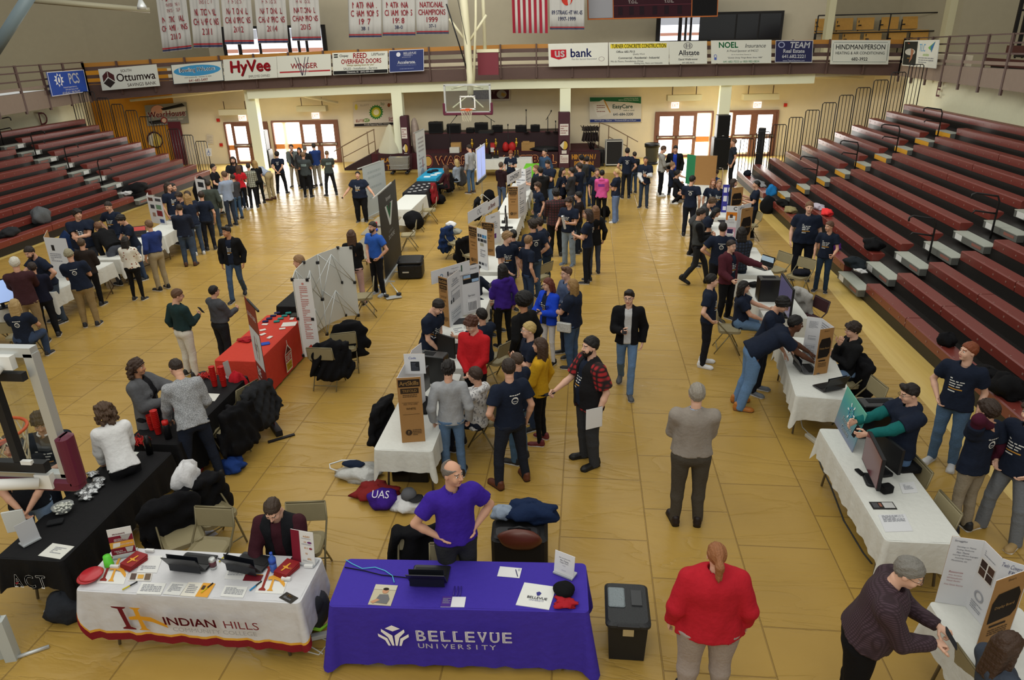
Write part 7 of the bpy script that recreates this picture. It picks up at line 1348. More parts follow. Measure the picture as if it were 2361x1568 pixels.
# roll-up and stand banners -------------------------------------------------
def standbanner(name,label,A,Bp,z0,H_,base,el,foot=True):
    A = np.array([*A,z0]); R = np.array([*Bp,z0])-A; L = np.linalg.norm(R); b = Board((0,0,.06),R,(0,0,1),L,H_-.06); t = thing(name,label,'banner',A); mb = MB(); b.panel(mb,base,.006); mb.build('panel',t); b.N = b.N
    if el: mb = MB(); b.draw(mb,el); mb.build('lettering',t)
    mb = MB(); a = math.atan2(R[1],R[0]); mb.box(R/2+np.array([0,0,.05]),(L+.04,.1,.09),BLK if foot else SIL,Rz(a));
    for u in (.1,.9): mb.box(R*u+np.array([0,0,.012]),(.05,.4,.024),BLK if foot else SIL,Rz(a))
    mb.build('base',t); MB().box(R/2+np.array([0,0,H_]),(L+.02,.025,.03),SIL if not foot else BLK,Rz(a)).build('top_rail',t); return t
MR = '7a2620'
standbanner('roll_up_banner','dark red and white roll-up banner reading Be Worry Free',(-5.05,9.56),(-4.68,9.10),.006,2.03,mat(MR,.5,var=.25,bscale=4),[('r',0,.47,1,.77,'c9cac8'),('t',.5,.88,.035,'OUT - FRONT - BUSINESS','d8ccc8',.8),('t',.5,.62,.06,'IRT','3c3434',.2),('p',[(.3,.62),(.42,.72),(.44,.71),(.35,.62),(.44,.53),(.42,.52)],'8a2a24'),('p',[(.7,.62),(.58,.72),(.56,.71),(.65,.62),(.56,.53),(.58,.52)],'b09a5a'),('t',.33,.40,.07,'BE','e6e2e0',.35,.04),('t',.5,.30,.07,'WORRY','e6e2e0',.84,.04),('t',.42,.2,.07,'FREE','e6e2e0',.6,.04)])
standbanner('stand_banner','tall black banner with a green and white letter V and white words',(-4.86,16.3),(-4.95,18.3),.006,2.2,mat('17181a',.6),[('t',.5,.87,.05,'Vermeer','c8cac8',.55,.02),('p',[(.28,.8),(.42,.8),(.5,.66),(.58,.8),(.72,.8),(.54,.55),(.46,.55)],'b8bcb8'),('p',[(.36,.795),(.43,.795),(.5,.7),(.57,.795),(.64,.795),(.5,.62)],'1f5a38'),('t',.5,.48,.03,'EQUIPPED TO','8a8c8c',.5),('t',.52,.42,.05,'DO MORE','c8cac8',.5,.02)],False)
standbanner('stand_banner','plain pale grey banner left of the tall black banner',(-7.3,23.0),(-7.0,24.6),.006,1.75,mat('a9b0b0',.6),[('l',.2,.3,.8,.9,6,'9aa2a2')],False)
standbanner('stand_banner','white banner with small figures beside the turquoise table',(-6.55,27.7),(-6.5,29.1),.006,2.3,mat('d4d4d0',.6),[('l',.2,.35,.8,.9,8,'a8a0a0'),('e',.5,.25,.2,.1,'9aa4b0'),('r',.55,.35,.62,.5,'9a4a4a')],False)
# pop-up display behind the red table: printed end panel, white curved back and steel lattice
t = thing('popup_display','white pop-up display seen from behind with steel lattice and red text end panel','display stand',(-4.82,10.85,.46)); HP = 1.42
b = Board((0,0,0),(1,.02,0),(0,0,1),.3,HP); mb = MB(); b.panel(mb,mat('d4d3d0',.6),.01); mb.build('end_panel',t); mb = MB(); b.draw(mb,[('e',.5,.945,.07,.015,'c08078'),('l',.28,.24,.72,.92,30,'b86a60'),('p',[(.32,.13),(.5,.17),(.68,.13),(.68,.09),(.32,.09)],'b03a2e'),('r',.34,.085,.66,.1,'c8a82c'),('l',.28,.03,.72,.075,3,'b86a60')]); mb.build('lettering',t)
ARC = [(-.02,.02),(-.16,.5),(-.2,1.0),(-.12,1.5),(.1,2.0)]; mb = MB(); WB = mat('c8c8c2',.7)
for (a,c) in zip(ARC[:-1],ARC[1:]): mb.prism([(*a,0),(*c,0),(*c,HP),(*a,HP)],(-.01,0,0),WB)
mb.build('back_panel',t); mb = MB(); mb.prism([(.1,2.0,0),(.36,2.05,0),(.36,2.05,HP),(.1,2.0,HP)],(0,.01,0),WB); mb.build('end_panel',t); mb = MB(); off = np.array([.26,0.0])
IN = [tuple(np.array(p)+off) for p in ARC]
for k in range(4):
    for j in range(2):
        z0,z1 = HP*j/2,HP*(j+1)/2; A1,B1,A2,B2 = (*ARC[k],z0),(*ARC[k+1],z1),(*IN[k],z0),(*IN[k+1],z1)
        if k % 2: A1,B1,A2,B2 = (*ARC[k],z1),(*ARC[k+1],z0),(*IN[k],z1),(*IN[k+1],z0)
        mb.tube([A1,(*IN[k+1],B1[2])],.008,SIL,5); mb.tube([A2,(*ARC[k+1],B1[2])],.008,SIL,5); mb.tube([A2,B2],.008,SIL,5)
mb.build('lattice',t); mb = MB()
for p in IN[::2]+ARC[::2]:
    for z in (0.02,HP/2,HP-.01): mb.box((*p,z),(.05,.05,.05),BLK)
mb.build('hub',t)
# projection screen on tripod
t = thing('projection_screen','glowing blue white projection screen on a tripod left of the centre tables','screen',(-3.62,24.86,.006)); A,Bq = (-.04,-.75,1.05),(.05,.75,1.05); b = Board(A,np.array(Bq)-np.array(A),(0,0,1),1.52,1.1); mb = MB(); b.panel(mb,mat('d8dae0',.6),.02); mb.build('frame',t)
mb = MB(); b.draw(mb,[('r',.05,.05,.95,.95,'a8b8f4')]); o = mb.build('screen_surface',t); o.data.materials[0] = mat('a9b9f6',.6,emit=.55); MB().box((-.02,.02,1.0),(.09,1.56,.09),BLK,Rz(-.06)).build('roller_case',t)
mb = MB(); mb.tube([(0,0,.3),(0,0,2.2)],.018,SIL,6); mb.build('pole',t)
for a in (0.4,2.5,4.6): MB().tube([(0,0,.5),(.55*math.cos(a),.55*math.sin(a),.01)],.012,SIL,6).build('leg',t)
# ================================================================ things on the tables, chairs and floor
ZT = .7525
def flat(name,label,cat,q,base,el=None,z=ZT,th=.004,group=None,frame=None): return sign(name,label,cat,q,0,base,el or [],th,group,frame,lambda x,y: at(x,y,z))
def stand(name,label,cat,BL,BR,H_,base,el,z=ZT,foot=True,lean=.12,group=None):
    A,Bq = at(*BL,z),at(*BR,z); R = Bq-A; L = np.linalg.norm(R); R /= L; b = Board((0,0,.012),R,np.array([-R[1]*lean,R[0]*lean,1]),L,H_); t = thing(name,label,cat,A,0,group); mb = MB(); b.panel(mb,flatm(base) if isinstance(base,str) else base,.006); mb.build('panel',t)
    if el: mb = MB(); b.draw(mb,el); mb.build('lettering',t)
    if foot: mb = MB(); mb.box(R*L/2+np.array([-R[1]*.03,R[0]*.03,.009]),(L*.98,.11,.016),mat('a9adb0',.3,spec=.5),Rz(math.atan2(R[1],R[0]))); mb.build('foot',t)
    return t
def solo(name,label,cat,mb,P,rz=0,group=None): return tag(mb.build(name,None,P,rz),label,cat,group)
def lump(label,name,cat,P,r,col,seed=1,amp=.1,flatb=-.75,m=None,rz=0): return solo(name,label,cat,MB().blob((0,0,r[2]*-flatb),r,m or cloth(col),22,12,amp,seed,flatb),P,rz)
def coat(label,px,py,a,col='101012',s=1.0,name='coat',side=.27,up_=0,low=.3):
    v = Vol((-.5,-.3,.0),(.5,.45,1.02),.024); I3 = np.eye(3)
    v.ecap((0,0,.8),(0,.03,low),(.23,.075),(.3,.13),I3,0).cap((-.2,0,.8),(.2,0,.8),.06,k=.06).cap((-.22,0,.79),(-.33,.06,.38),.06,.05,.04).cap((.22,0,.79),(.31,.02,.33),.06,.05,.04).ell((0,-.04,.83),(.12,.07,.06),.04)
    v.ripple(.02,.14,len(label)); V,F = v.mesh(); p = at(px,py,.86); f = math.radians(a); o = link(D.objects.new(name,fast_mesh(name,V*s,F,[cloth(col)]))); o.location = (p[0]+up_*math.sin(f),p[1]-up_*math.cos(f),0.0); o.rotation_euler = (0,0,f); return tag(o,label,'coat')
BKC = '101013'
for a in [('black coat with its sleeves hanging on the chair behind the college table',385,1150,40),('black coat under the white towel behind the curly haired woman',455,1105,60),('black coat on the chair behind the purple table at the left of the man',965,1215,10),('dark grey coat hanging on the chair left of the roll-up banner base',590,890,250,'26272a'),('long black coat left of the dark grey coat by the red cups table',540,940,250),('black coat on the chair under the pop-up display',760,790,200),('second black coat right of the pop-up display',800,745,200),('black coat on the chair beside the nearest centre table',880,925,80),('black coat fully hiding a chair left of the upright monitors',1100,458,90),('blue coat draped over a chair left of the picture trifold',1030,524,70,'1c2f55'),('black coat on the chair between blue coat and picture trifold',1072,548,50),('red coat on the chair by the black card table',998,424,270,'7a1a20'),('grey coat spread over the chair behind the blond woman',1062,388,255,'4a4b4e'),('black coat on the chair of the woman in maroon',1034,400,262),('black and white floral jacket on the dark brown chair',1850,668,-70,'z'),('black coat hanging from the chair of the boy with hand at chin',1992,826,-85)]:
    o = coat(*a[:4],col=a[4] if len(a) > 4 and a[4] != 'z' else ('9a9894' if len(a) > 4 else BKC))
    if len(a) > 4 and a[4] == 'z': FLOR = o.data.materials[0]
def laptop(label,px,py,a,lid='141518',scr='1a1c22',open_=105,z=ZT,glow=0):
    t = thing('laptop',label,'laptop',at(px,py,z),math.radians(a),'laptops'); m = mat(lid,.35,spec=.4); MB().bevbox((0,0,.011),(.36,.24,.02),m,.02).build('base',t); MB().box((0,-.02,.0225),(.31,.11,.003),mat('0c0c0e',.6)).build('keyboard',t)
    f = math.radians(open_-90); R = Rx(-f); c = R @ Vector((0,0,.118)); c = Vector((c.x,c.y+.12,c.z+.02)); MB().box(c,(.36,.008,.235),m,R).build('lid',t); MB().box(c+R @ Vector((0,-.005,.0)),(.33,.003,.2),mat(scr,.25,emit=glow)).build('screen',t); return t
laptop('open black laptop in front of the chair on the college table',452,1297,176,open_=118); laptop('open black laptop in front of the man in the quilted vest',583,1298,170,open_=122); laptop('small dark laptop on the purple cloth, its lid towards us',993,1325,182,'1b1b22',open_=125)
laptop('grey laptop under the hands of the bending man',1862,852,95,'4a4b4e',open_=118); laptop('open black laptop at the near end of the bending man\'s table',1908,893,205,open_=110); laptop('laptop with pale blue screen beside the navy plaid shirt',1757,618,-55,scr='9fb4c4',glow=.3); laptop('laptop with red and white screen at the left tables',322,545,28,scr='c0504a',glow=.3); laptop('grey laptop on the centre table beside the Background board',1156,678,80,'5a5c60',open_=112); laptop('laptop of the black haired girl left of the letter C board',1668,512,-80)
def monitor(label,px,py,a,w_=.55,h_=.34,scr='101116',glow=0,z=ZT,lift=.1,stand_=True):
    t = thing('monitor',label,'monitor',at(px,py,z),math.radians(a),'monitors'); MB().box((0,0,lift+h_/2),(w_,.035,h_),BLK).build('housing',t); MB().box((0,-.019,lift+h_/2),(w_*.95,.004,h_*.92),mat(scr,.2,emit=glow,spec=.5)).build('screen',t); MB().box((0,.025,lift*.6),(.06,.03,lift*1.3),BLK).build('neck',t); MB().bevbox((0,.03,.008),(.26,.17,.015),BLK,.04).build('base',t); return t
monitor('large dark monitor with its back to us behind the red hoodie',1020,826,150,.55,.36,lift=.06); monitor('black monitor beside the man with clasped hands',1016,782,100,.5,.32); monitor('dark monitor next to the tall near trifold, screen to the right',973,925,78,.55,.34,'2a2c30'); monitor('upright thin monitor on the far centre table, seen edge on',1166,512,95,.5,.32); monitor('second upright monitor nearer than the thin one',1168,530,100,.5,.32)
monitor('large black monitor with a purple screen on the right table',1806,728,-92,.95,.56,'5a5678',.25,lift=.1); monitor('tall flat monitor with dark red screen on the right front table',2004,1108,-96,.66,.4,'4a1c24',.3,lift=.08); monitor('second black monitor behind the dark red screen',2036,1085,105,.5,.32); monitor('big light blue monitor at the left edge',10,710,62,.75,.48,'9fb8e8',.7)
def tower(label,px,py,a,d=(.22,.45,.45),leds=()):
    t = thing('computer_tower',label,'computer',at(px,py,ZT),math.radians(a),'computer towers'); MB().bevbox((0,0,d[2]/2),d,mat('101012',.3,spec=.5),.02).build('case',t); MB().box((0,d[1]*.1,d[2]+.002),(d[0]*.6,d[1]*.4,.004),GRL).build('vent',t)
    for x,y,z,c in leds: MB().box((x,y,z),(.02,.006,.02),mat(c,.4,emit=2)).build('light',t)
tower('black computer tower with red and blue lights on the near centre table',1000,878,80,leds=((-.06,-.228,.3,'e0242a'),(.06,-.228,.08,'4aa0e8'))); tower('tall black computer behind the blue green game board',2012,1000,5,(.46,.24,.46)); tower('black box computer beside the large black monitor',1768,690,0,(.4,.3,.44))
def small(name,label,cat,px,py,d,col,rz=0,z=ZT,m=None,group=None): return solo(name,label,cat,MB().bevbox((0,0,d[2]/2),d,m or flatm(col),min(d[0],d[1])*.18),at(px,py,z),math.radians(rz),group)
for a in [('keyboard','black keyboard in front of the dark monitor by the tall trifold','keyboard',982,938,(.15,.44,.02),'101012',0),('keyboard','black keyboard below the large dark monitor','keyboard',1050,805,(.15,.42,.02),'101012',10),('keyboard','black keyboard under the upright thin monitor','keyboard',1165,525,(.42,.16,.02),'101012',0),('desk_mat','black mat at the right edge of the right front table','mat',2078,1068,(.4,.3,.006),'121214',-80),('camera','black camera lying at the foot of the dark red screen','camera',2042,1134,(.13,.1,.09),'0e0e10',20),('power_bank','small black box before the dark red screen','box',1982,1090,(.06,.13,.02),'0e0e10',15),('phone','silver black phone on the black testing company cloth','phone',128,1206,(.16,.09,.03),'1a1b1e',25),('keyboard','black keyboard in front of the curly boy with glasses','keyboard',1778,732,(.15,.4,.02),'101012',-10)]: small(*a)
# college table -------------------------------------------------------------
MRS,GDS = '7a1a2c','d89b3a'
stand('programs_sign','upright sign listing college programs in maroon and gold bands','sign',(261,1288),(316,1277),.31,'dcdbd8',[('t',.45,.8,.05,'PROGRAMS',MRS,.6,.03),('r',0,.53,1,.74,MRS),('t',.45,.62,.045,'ADVANCED','e8e4e2',.5,.03),('t',.5,.57,.045,'TECHNOLOGIES','e8e4e2',.6,.03),('p',[(.5,.74),(.95,.74),(.8,.58),(.55,.6)],'a4a09c'),('r',0,.31,1,.53,GDS),('p',[(.15,.5),(.45,.5),(.4,.36),(.1,.33)],'dcd8d0'),('t',.68,.42,.045,'ARTS & SCIENCES','e8e4e2',.52,.03),('r',0,.08,1,.31,MRS),('t',.3,.2,.045,'HEALTH','e8e4e2',.36,.03),('t',.4,.14,.045,'SCIENCES','e8e4e2',.42,.03),('p',[(.6,.3),(.95,.3),(.85,.12),(.65,.12)],'b8b4b0')])
stand('fact_sign','tilted upright sign with maroon side band and orange numbers','sign',(676,1296),(727,1306),.36,'dcdbd8',[('r',0,0,.38,1,MRS),('t',.7,.85,.05,'4-DAY',GDS,.4,.03),('t',.62,.68,.05,'14',GDS,.15,.03),('e',.82,.68,.1,.03,'6a2a6a'),('t',.66,.5,.05,'$1.2',GDS,.26,.03),('e',.86,.5,.07,.03,'8a2a3a'),('t',.66,.33,.05,'70',GDS,.2,.03),('t',.78,.17,.05,'89%',GDS,.26,.03),txt(.48,.08,.94,.13,2),txt(.48,.78,.9,.81,1),txt(.48,.6,.9,.64,1)])
bk = Board((0,0,0),(0,1,0),(-1,0,0),1,1)
for q,lab,c,el in [([(332,1313),(388,1277),(414,1279),(374,1322)][0:0] or [(328,1281),(377,1281),(360,1321),(316,1319)],'white sheet on a dark folder near the left black laptop','d6d6d4',[txt(.15,.1,.85,.4,3)]),([(327,1343),(384,1344),(370,1372),(315,1368)],'calendar sheet left of the orange leaflet on the college table','dadad6',[txt(.1,.2,.9,.85,5)]),([(397,1342),(432,1344),(415,1373),(374,1369)],'printed page left of the orange leaflet on the college table','d8d8d4',[txt(.15,.2,.85,.85,6)]),([(435,1341),(497,1347),(478,1377),(415,1374)],'white and orange leaflet on the college table','dcd8cc',[('r',.55,0,1,1,GDS),txt(.1,.2,.45,.85,5),('r',.6,.5,.72,.8,'4a3a2a')]),([(519,1350),(572,1353),(560,1378),(508,1374)],'calendar sheet right of the orange leaflet on the college table','dadad6',[txt(.1,.2,.9,.85,5)]),([(300,1320),(353,1322),(346,1339),(297,1339)],'three small picture leaflets beside the gold logo','d0ccc4',[('r',.05,.1,.3,.9,'5a4a44'),('r',.38,.25,.64,.75,'d0a04a'),('r',.7,.1,.95,.9,'6a5a4c')]),([(536,1298),(570,1300),(566,1335),(512,1335)],'printed page with blue lines by the right black laptop','dcdcda',[txt(.1,.2,.9,.6,4)]),([(567,1324),(607,1325),(601,1340),(559,1338)],'maroon card on the college table','6a1a26',[('r',0,.9,1,1,GDS)]),([(662,1365),(687,1378),(671,1392),(642,1377)],'dark flyer with yellow letters at the near right corner of the college table','26221c',[('t',.5,.7,.2,'STAY',GDS,.7,.03),txt(.2,.2,.8,.5,3)])]: flat('leaflet',lab,'paper',q,c,el,group='leaflets on the college table')
for q,lab in (([(233,1316),(296,1320),(284,1347),(223,1344)],'maroon and gold logo plate at the left of the college table'),([(598,1339),(662,1342),(652,1369),(588,1366)],'maroon and gold logo plate at the right of the college table')): flat('logo_plate',lab,'plate',q,'dcdcd8',IHS(.6,.05,.1)[:2] and [('p',[(u*1.0,(v-.1)*.9+.05) for u,v in e[1]],'8a3028' if i == 0 else GDS) for i,e in enumerate(IHS(.62,.03,.23))],th=.006)
RDF = mat('8a1c20',.5)
for px,py,lab in ((309,1300,'stack of dark red folders beside the programs sign'),(661,1318,'stack of dark red folders beside the blue bottle')):
    t = thing('folder_stack',lab,'folders',at(px,py,ZT),-.35,'folder stacks')
    for k in range(5): MB().box((.004*(k % 2),.003*k,.006+.011*k),(.15,.2,.009),RDF,Rz(.03*(k-2))).build('folder',t)
    mb = MB(); Board((-.07,-.1,.057),(1,0,0),(0,1,0),.15,.2).draw(mb,[('p',[(.2,.5),(.4,.55),(.45,.8),(.55,.8),(.55,.55),(.8,.45),(.55,.42),(.5,.2),(.4,.2),(.42,.42)],GDS),('t',.85,.5,.1,'IHCC',GDS,.2)],.002); mb.build('lettering',t)
def lathe(name,label,cat,px,py,prof,m,z=ZT,extra=None,group=None,tilt=0):
    t = thing(name,label,cat,at(px,py,z),0,group); MB().lathe(prof,(0,0,0),m,18).build('body',t)
    for nm,pr,mm in extra or []: MB().lathe(pr,(0,0,0),mm,18).build(nm,t)
    return t
CUP = [(.045,0),(.045,.003),(.035,.115),(.0,.116)]
lathe('green_cup','bright green cup upside down at the left of the college table','cup',252,1303,CUP,mat('5fcf3a',.4))
lathe('bottle','blue capped water bottle beside the red folders','bottle',632,1316,[(.03,0),(.034,.01),(.034,.09),(.03,.1),(.034,.11),(.034,.15),(.014,.185),(.014,.2)],mat('3a6ac8',.2,spec=.6,alpha=.85),extra=[('cap',[(.015,.198),(.015,.22),(.0,.221)],mat('2a50b0',.4)),('label',[(.0352,.1),(.0352,.15)],mat('2c4fae',.4))]); lathe('drink_can','silver drink can in front of the left black laptop','can',493,1310,[(.026,0),(.033,.01),(.033,.105),(.027,.122),(.0,.118)],SIL,extra=[('label',[(.0334,.03),(.0334,.09)],mat('5a3038',.4))])
for k,(px,py) in enumerate(((209,1328),(206,1331),(211,1325))): solo('red_disc','shiny red throwing disc in a small pile at the left edge of the college table','disc',MB().lathe([(.0,0),(.1,0),(.11,.008),(.1,.018),(.0,.02)],(0,0,0),mat('b3202a',.25,spec=.6),24),at(px,py,ZT+.018*k),0,'red discs')
for px,py,lab in ((265,1309,'white card stand right of the green cup'),(346,1272,'white card stand at the back of the college table'),(660,1337,'white card stand before the right red folders'),(712,1308,'white card stand below the tilted fact sign')): small('card_stand',lab,'card stand',px,py,(.09,.03,.03),'dcdcda',group='card stands')
for px,py,a,c,lab in ((300,1352,55,'c9b82c','yellow black pen at the left end of the college table'),(478,1357,70,'c9b82c','yellow black pen right of the orange leaflet'),(590,1352,65,'2a8ac0','blue yellow pen bundle by the right logo plate'),(516,1286,80,'c9b82c','yellow pen on the page between the two black laptops')): solo('pen',lab,'pen',MB().tube([(-.07,0,.008),(0,0,.008)],.007,flatm(c),6).tube([(0,0,.008),(.07,0,.008)],.007,BLK,6),at(px,py,ZT),math.radians(a),'pens on the college table')
# purple table ----------------------------------------------------------------
flat('magazine','magazine with a young man in a checked shirt on its cover','magazine',[(867,1347),(917,1351),(901,1396),(848,1394)],'b8ae94',[('r',0,.75,1,1,'c2bca8'),('e',.55,.68,.14,.12,'b98a6a'),('e',.55,.78,.13,.07,'221a16'),('p',[(.2,.1),(.35,.5),(.72,.52),(.85,.3),(.8,.06)],'6a6a6c'),('p',[(.05,.12),(.3,.28),(.45,.22),(.2,.05)],'b98a6a')],th=.02)
flat('envelope','white envelope with a pen beside the table sign','envelope',[(1153,1306),(1203,1310),(1198,1333),(1146,1328)],'d8d8d8',[('r',.85,.7,.95,.9,'b0b4b8'),('p',[(.72,.8),(.76,.8),(.93,.1),(.89,.1)],'2a2a5a')]); flat('brochure','purple and white brochure near the front edge of the purple cloth','paper',[(1021,1376),(1074,1376),(1071,1400),(1015,1399)],'dcdce0',[('r',0,0,.42,1,'4a2c86'),txt(.05,.3,.38,.85,5)])
bg = flat('plastic_bag','white plastic bag with purple university print lying flat','bag',[(1211,1343),(1281,1353),(1268,1406),(1187,1394)],mat('dadbd6',.45,bump=.6,bscale=9),[('t',.55,.4,.1,'BELLEVUE','2f3560',.62,.02),('t',.55,.29,.06,'UNIVERSITY','6a6e90',.46),('p',[(.47,.62),(.55,.68),(.63,.62),(.58,.5),(.52,.5)],'3a3a80')],th=.012)
for k,px in enumerate((1047,1055,1062)): solo('pen','purple pen in a row of three above the brochure','pen',MB().tube([(0,-.06,.007),(0,.06,.007)],.006,mat('3a2a8a',.4),6),at(px,1364,ZT),.05,'three purple pens')
stand('table_sign','white sign in a silver foot on the purple cloth','sign',(1277,1318),(1322,1336),.23,'dcdcdc',[('t',.5,.76,.05,'Ask me about the','4a4c54',.7),('t',.5,.64,.07,'Phi Theta','3a3c48',.5),('t',.5,.54,.07,'Kappa Grant','3a3c48',.7),('t',.5,.42,.04,'funding','6a6c74',.25),('t',.5,.2,.03,'BELLEVUE','8a8c94',.3)])
lump('black knit cap with white stripe lying on the purple cloth','knit_cap','hat',at(1300,1368,ZT),(.1,.1,.06),'101012',3,.03); lump('red fringed scarf tucked in the black knit cap','scarf','scarf',at(1303,1394,ZT),(.1,.07,.03),'a3202a',8,.2)
def cord(label,pts,r,col,name='cable',z=ZT+.004): solo(name,label,'cable',MB().tube([(p := at(x,y,zz[0] if zz else z)) for x,y,*zz in pts],r,flatm(col),6),(0,0,0),0)
cord('light blue network cable across the purple cloth',[(797,1291),(812,1300),(835,1311),(865,1308),(888,1316),(905,1328),(909,1343)],.005,'5ab0d0'); cord('black power cable on the purple cloth running to the small laptop',[(795,1308),(840,1316),(880,1326),(930,1331),(980,1339),(1025,1342)],.005,'141420')
cord('grey cable lying on the floor under the right front table',[(1880,1035,.01),(1893,1075,.01),(1915,1120,.01),(1945,1200,.01),(1990,1275,.01),(2010,1300,.01)],.01,'3a3a3a'); cord('white cable from the table of the bending man to the power strip',[(1845,960,.2),(1850,985,.01),(1865,1000,.01),(1872,1012,.01)],.008,'b8b8b4'); cord('white looped cables between the two front tables',[(735,1460,.02),(705,1475,.02),(700,1500,.01),(735,1510,.01),(760,1480,.01),(725,1465,.01),(715,1490,.01),(745,1508,.01)],.007,'c8c4b8'); cord('brown cable curving over the floor at the left tables',[(245,690,.01),(262,660,.01),(240,625,.01),(280,640,.01),(330,615,.01),(400,590,.01)],.01,'6a4a2c')
# floor around the front tables --------------------------------------------------
t = thing('tool_chest','black rolling tool chest with grey lid compartment and steel latch','tool chest',at(1441,1480),0); P0 = at(1441,1480)
CHM = mat('1a1b1d',.5); MB().box((0,0,.22),(.33,.46,.42),CHM,None,1.1).build('body',t); MB().bevbox((0,0,.46),(.42,.56,.075),mat('26282a',.5,bump=.2,bscale=60),.05).build('lid',t); MB().bevbox((-.1,.06,.502),(.16,.26,.015),mat('7a8488',.4,bump=.6,bscale=50),.02).build('compartment',t); MB().box((.09,.06,.503),(.1,.2,.012),mat('3a3c3e',.5)).build('handle',t); MB().box((0,-.285,.42),(.1,.02,.1),mat('c8c2a8',.3,metal=.7)).build('latch',t); MB().box((0,-.29,.475),(.2,.03,.03),BLK).build('grip',t)
for x in (-.13,.13): MB().box((x,-.2,.02),(.05,.05,.04),BLK).build('foot',t)
t = thing('backpack','grey backpack with lime green trim between the two front tables','backpack',at(722,1450),.3); MB().blob((0,0,.3),(.2,.17,.3),mat('3a3c40',.8,bump=.3,bscale=30),18,12,.06,2,-.97).build('body',t); MB().blob((0,-.12,.42),(.16,.1,.14),mat('2a2c2f',.7),14,8,.06,5,-1).build('pocket',t); mb = MB(); mb.tube([(-.19,-.1,.42),(-.1,-.2,.26),(.1,-.22,.18),(.2,-.12,.16)],.018,mat('8acb32',.6),6); mb.build('trim',t); MB().tube([(-.17,.02,.5),(-.25,-.08,.3),(-.2,-.14,.1),(.0,-.2,.08)],.015,BLK,6).build('strap',t)
small('power_strip','white power strip on the floor under the grey backpack','power strip',738,1470,(.26,.06,.05),'c8c8c4',20,.008); small('power_strip','white power strip on the floor left of the right front table','power strip',1872,1015,(.08,.26,.05),'c4bfae',20,.008); small('power_strip','white and orange power strip beside the black cloth at the lower left','power strip',127,1400,(.1,.24,.06),'c8c8c8',10,.03)
lump('dark grey bag on the floor behind the lower left power strip','bag','bag',at(160,1425),(.2,.16,.2),'2a2d33',6); lump('white towel hanging over the black coat behind the white topped woman','towel','towel',at(437,1130,.72),(.12,.2,.2),'d0d0d2',4,.12,-.9); lump('crumpled white cloth on the floor behind the tan chair','cloth','cloth',at(458,1238),(.2,.14,.06),'b8b8c0',7,.2); lump('pink red bag on the floor beneath the red cups table','bag','bag',at(447,1090),(.16,.13,.2),'b0283c',9,.12); lump('blue cloth hanging low below the long black coat','cloth','cloth',at(535,1085),(.2,.14,.12),'1f3a78',5,.15); lump('bright red bag over the chair by the red cups table','bag','bag',at(553,915,.45),(.14,.12,.25),'b8202c',3,.12)
t = thing('suitcase','black open suitcase behind the purple table with coats heaped on it','suitcase',at(1200,1305),.06); MB().bevbox((0,0,.27),(.62,.42,.52),mat('141416',.6),.08).build('body',t); MB().bevbox((-.03,-.12,.55),(.5,.2,.05),mat('1c1c20',.5),.05).build('pocket',t); MB().tube([(-.12,-.1,.58),(0,-.12,.63),(.12,-.1,.58)],.015,BLK,6).build('handle',t); P = at(1200,1305)
lump('brown leather briefcase leaning on the black suitcase','briefcase','briefcase',(P[0]+.02,P[1]-.22,.42),(.24,.07,.13),'5a2a1c',2,.03,-.95,mat('5a2a1c',.35,spec=.5)); lump('navy blue jacket heaped over the black suitcase','jacket','jacket',(P[0]+.12,P[1]+.15,.55),(.3,.16,.12),'172644',4,.14); lump('light grey scarf heaped at the left of the navy jacket','scarf','scarf',(P[0]-.2,P[1]+.14,.55),(.13,.1,.09),'8a97a8',6,.12)
t = thing('computer_crate','black computer case lying under the nearest centre table','computer',at(948,1108),.02); MB().bevbox((0,.1,.22),(.5,.3,.44),mat('0e0e10',.25,spec=.5),.02).build('case',t); MB().box((0,-.055,.34),(.48,.01,.012),mat('6a6c70',.3)).build('strip',t)
lump('clear plastic bag with navy shirts lying on the floor','plastic_bag','bag',at(830,1100),(.3,.2,.11),'a8a8a4',5,.12,-.6,mat('b0b0ac',.2,bump=.8,bscale=12,spec=.6)); lump('folded navy shirts on top of the clear plastic bag','folded_shirts','shirts',(at(818,1096)[0],at(818,1096)[1],.16),(.16,.08,.035),'182236',7,.05); o = next(q for q in D.objects if q.get('label') == 'clear plastic bag with navy shirts lying on the floor'); MB().tube([(-.3,0,.08),(-.42,.03,.1),(-.45,.1,.12),(-.3,.18,.14),(-.1,.18,.15)],.012,flatm('d0d0cc'),6).build('handle',o)
lump('red and black jacket lying under the purple drawstring bag','jacket','jacket',at(872,1145),(.3,.18,.1),'7a2222',4,.16); o = lump('purple drawstring bag with white letters on the floor','drawstring_bag','bag',at(885,1165),(.2,.17,.13),'3c1f80',2,.08); mb = MB(); mb.text('UAS',(0,-.08,.225),(1,0,0),(0,.8,.6),.1,flatm('d8d4e0'),.22); mb.build('lettering',o); lump('white shopping bag on the floor left of the purple polo man','shopping_bag','bag',at(945,1170),(.22,.18,.1),'d0d0d0',6,.12,-.6); t = thing('baseball_cap','striped grey and black baseball cap on the white shopping bag','cap',(*at(945,1168)[:2],.15),.6); MB().lathe([(.1,0),(.1,.05),(.07,.1),(0,.115)],(0,0,0),mat('55565a',.8),16).build('crown',t); MB().blob((.06,-.1,.015),(.1,.09,.015),mat('1a1a1c',.7),14,6,.02,1).build('brim',t)
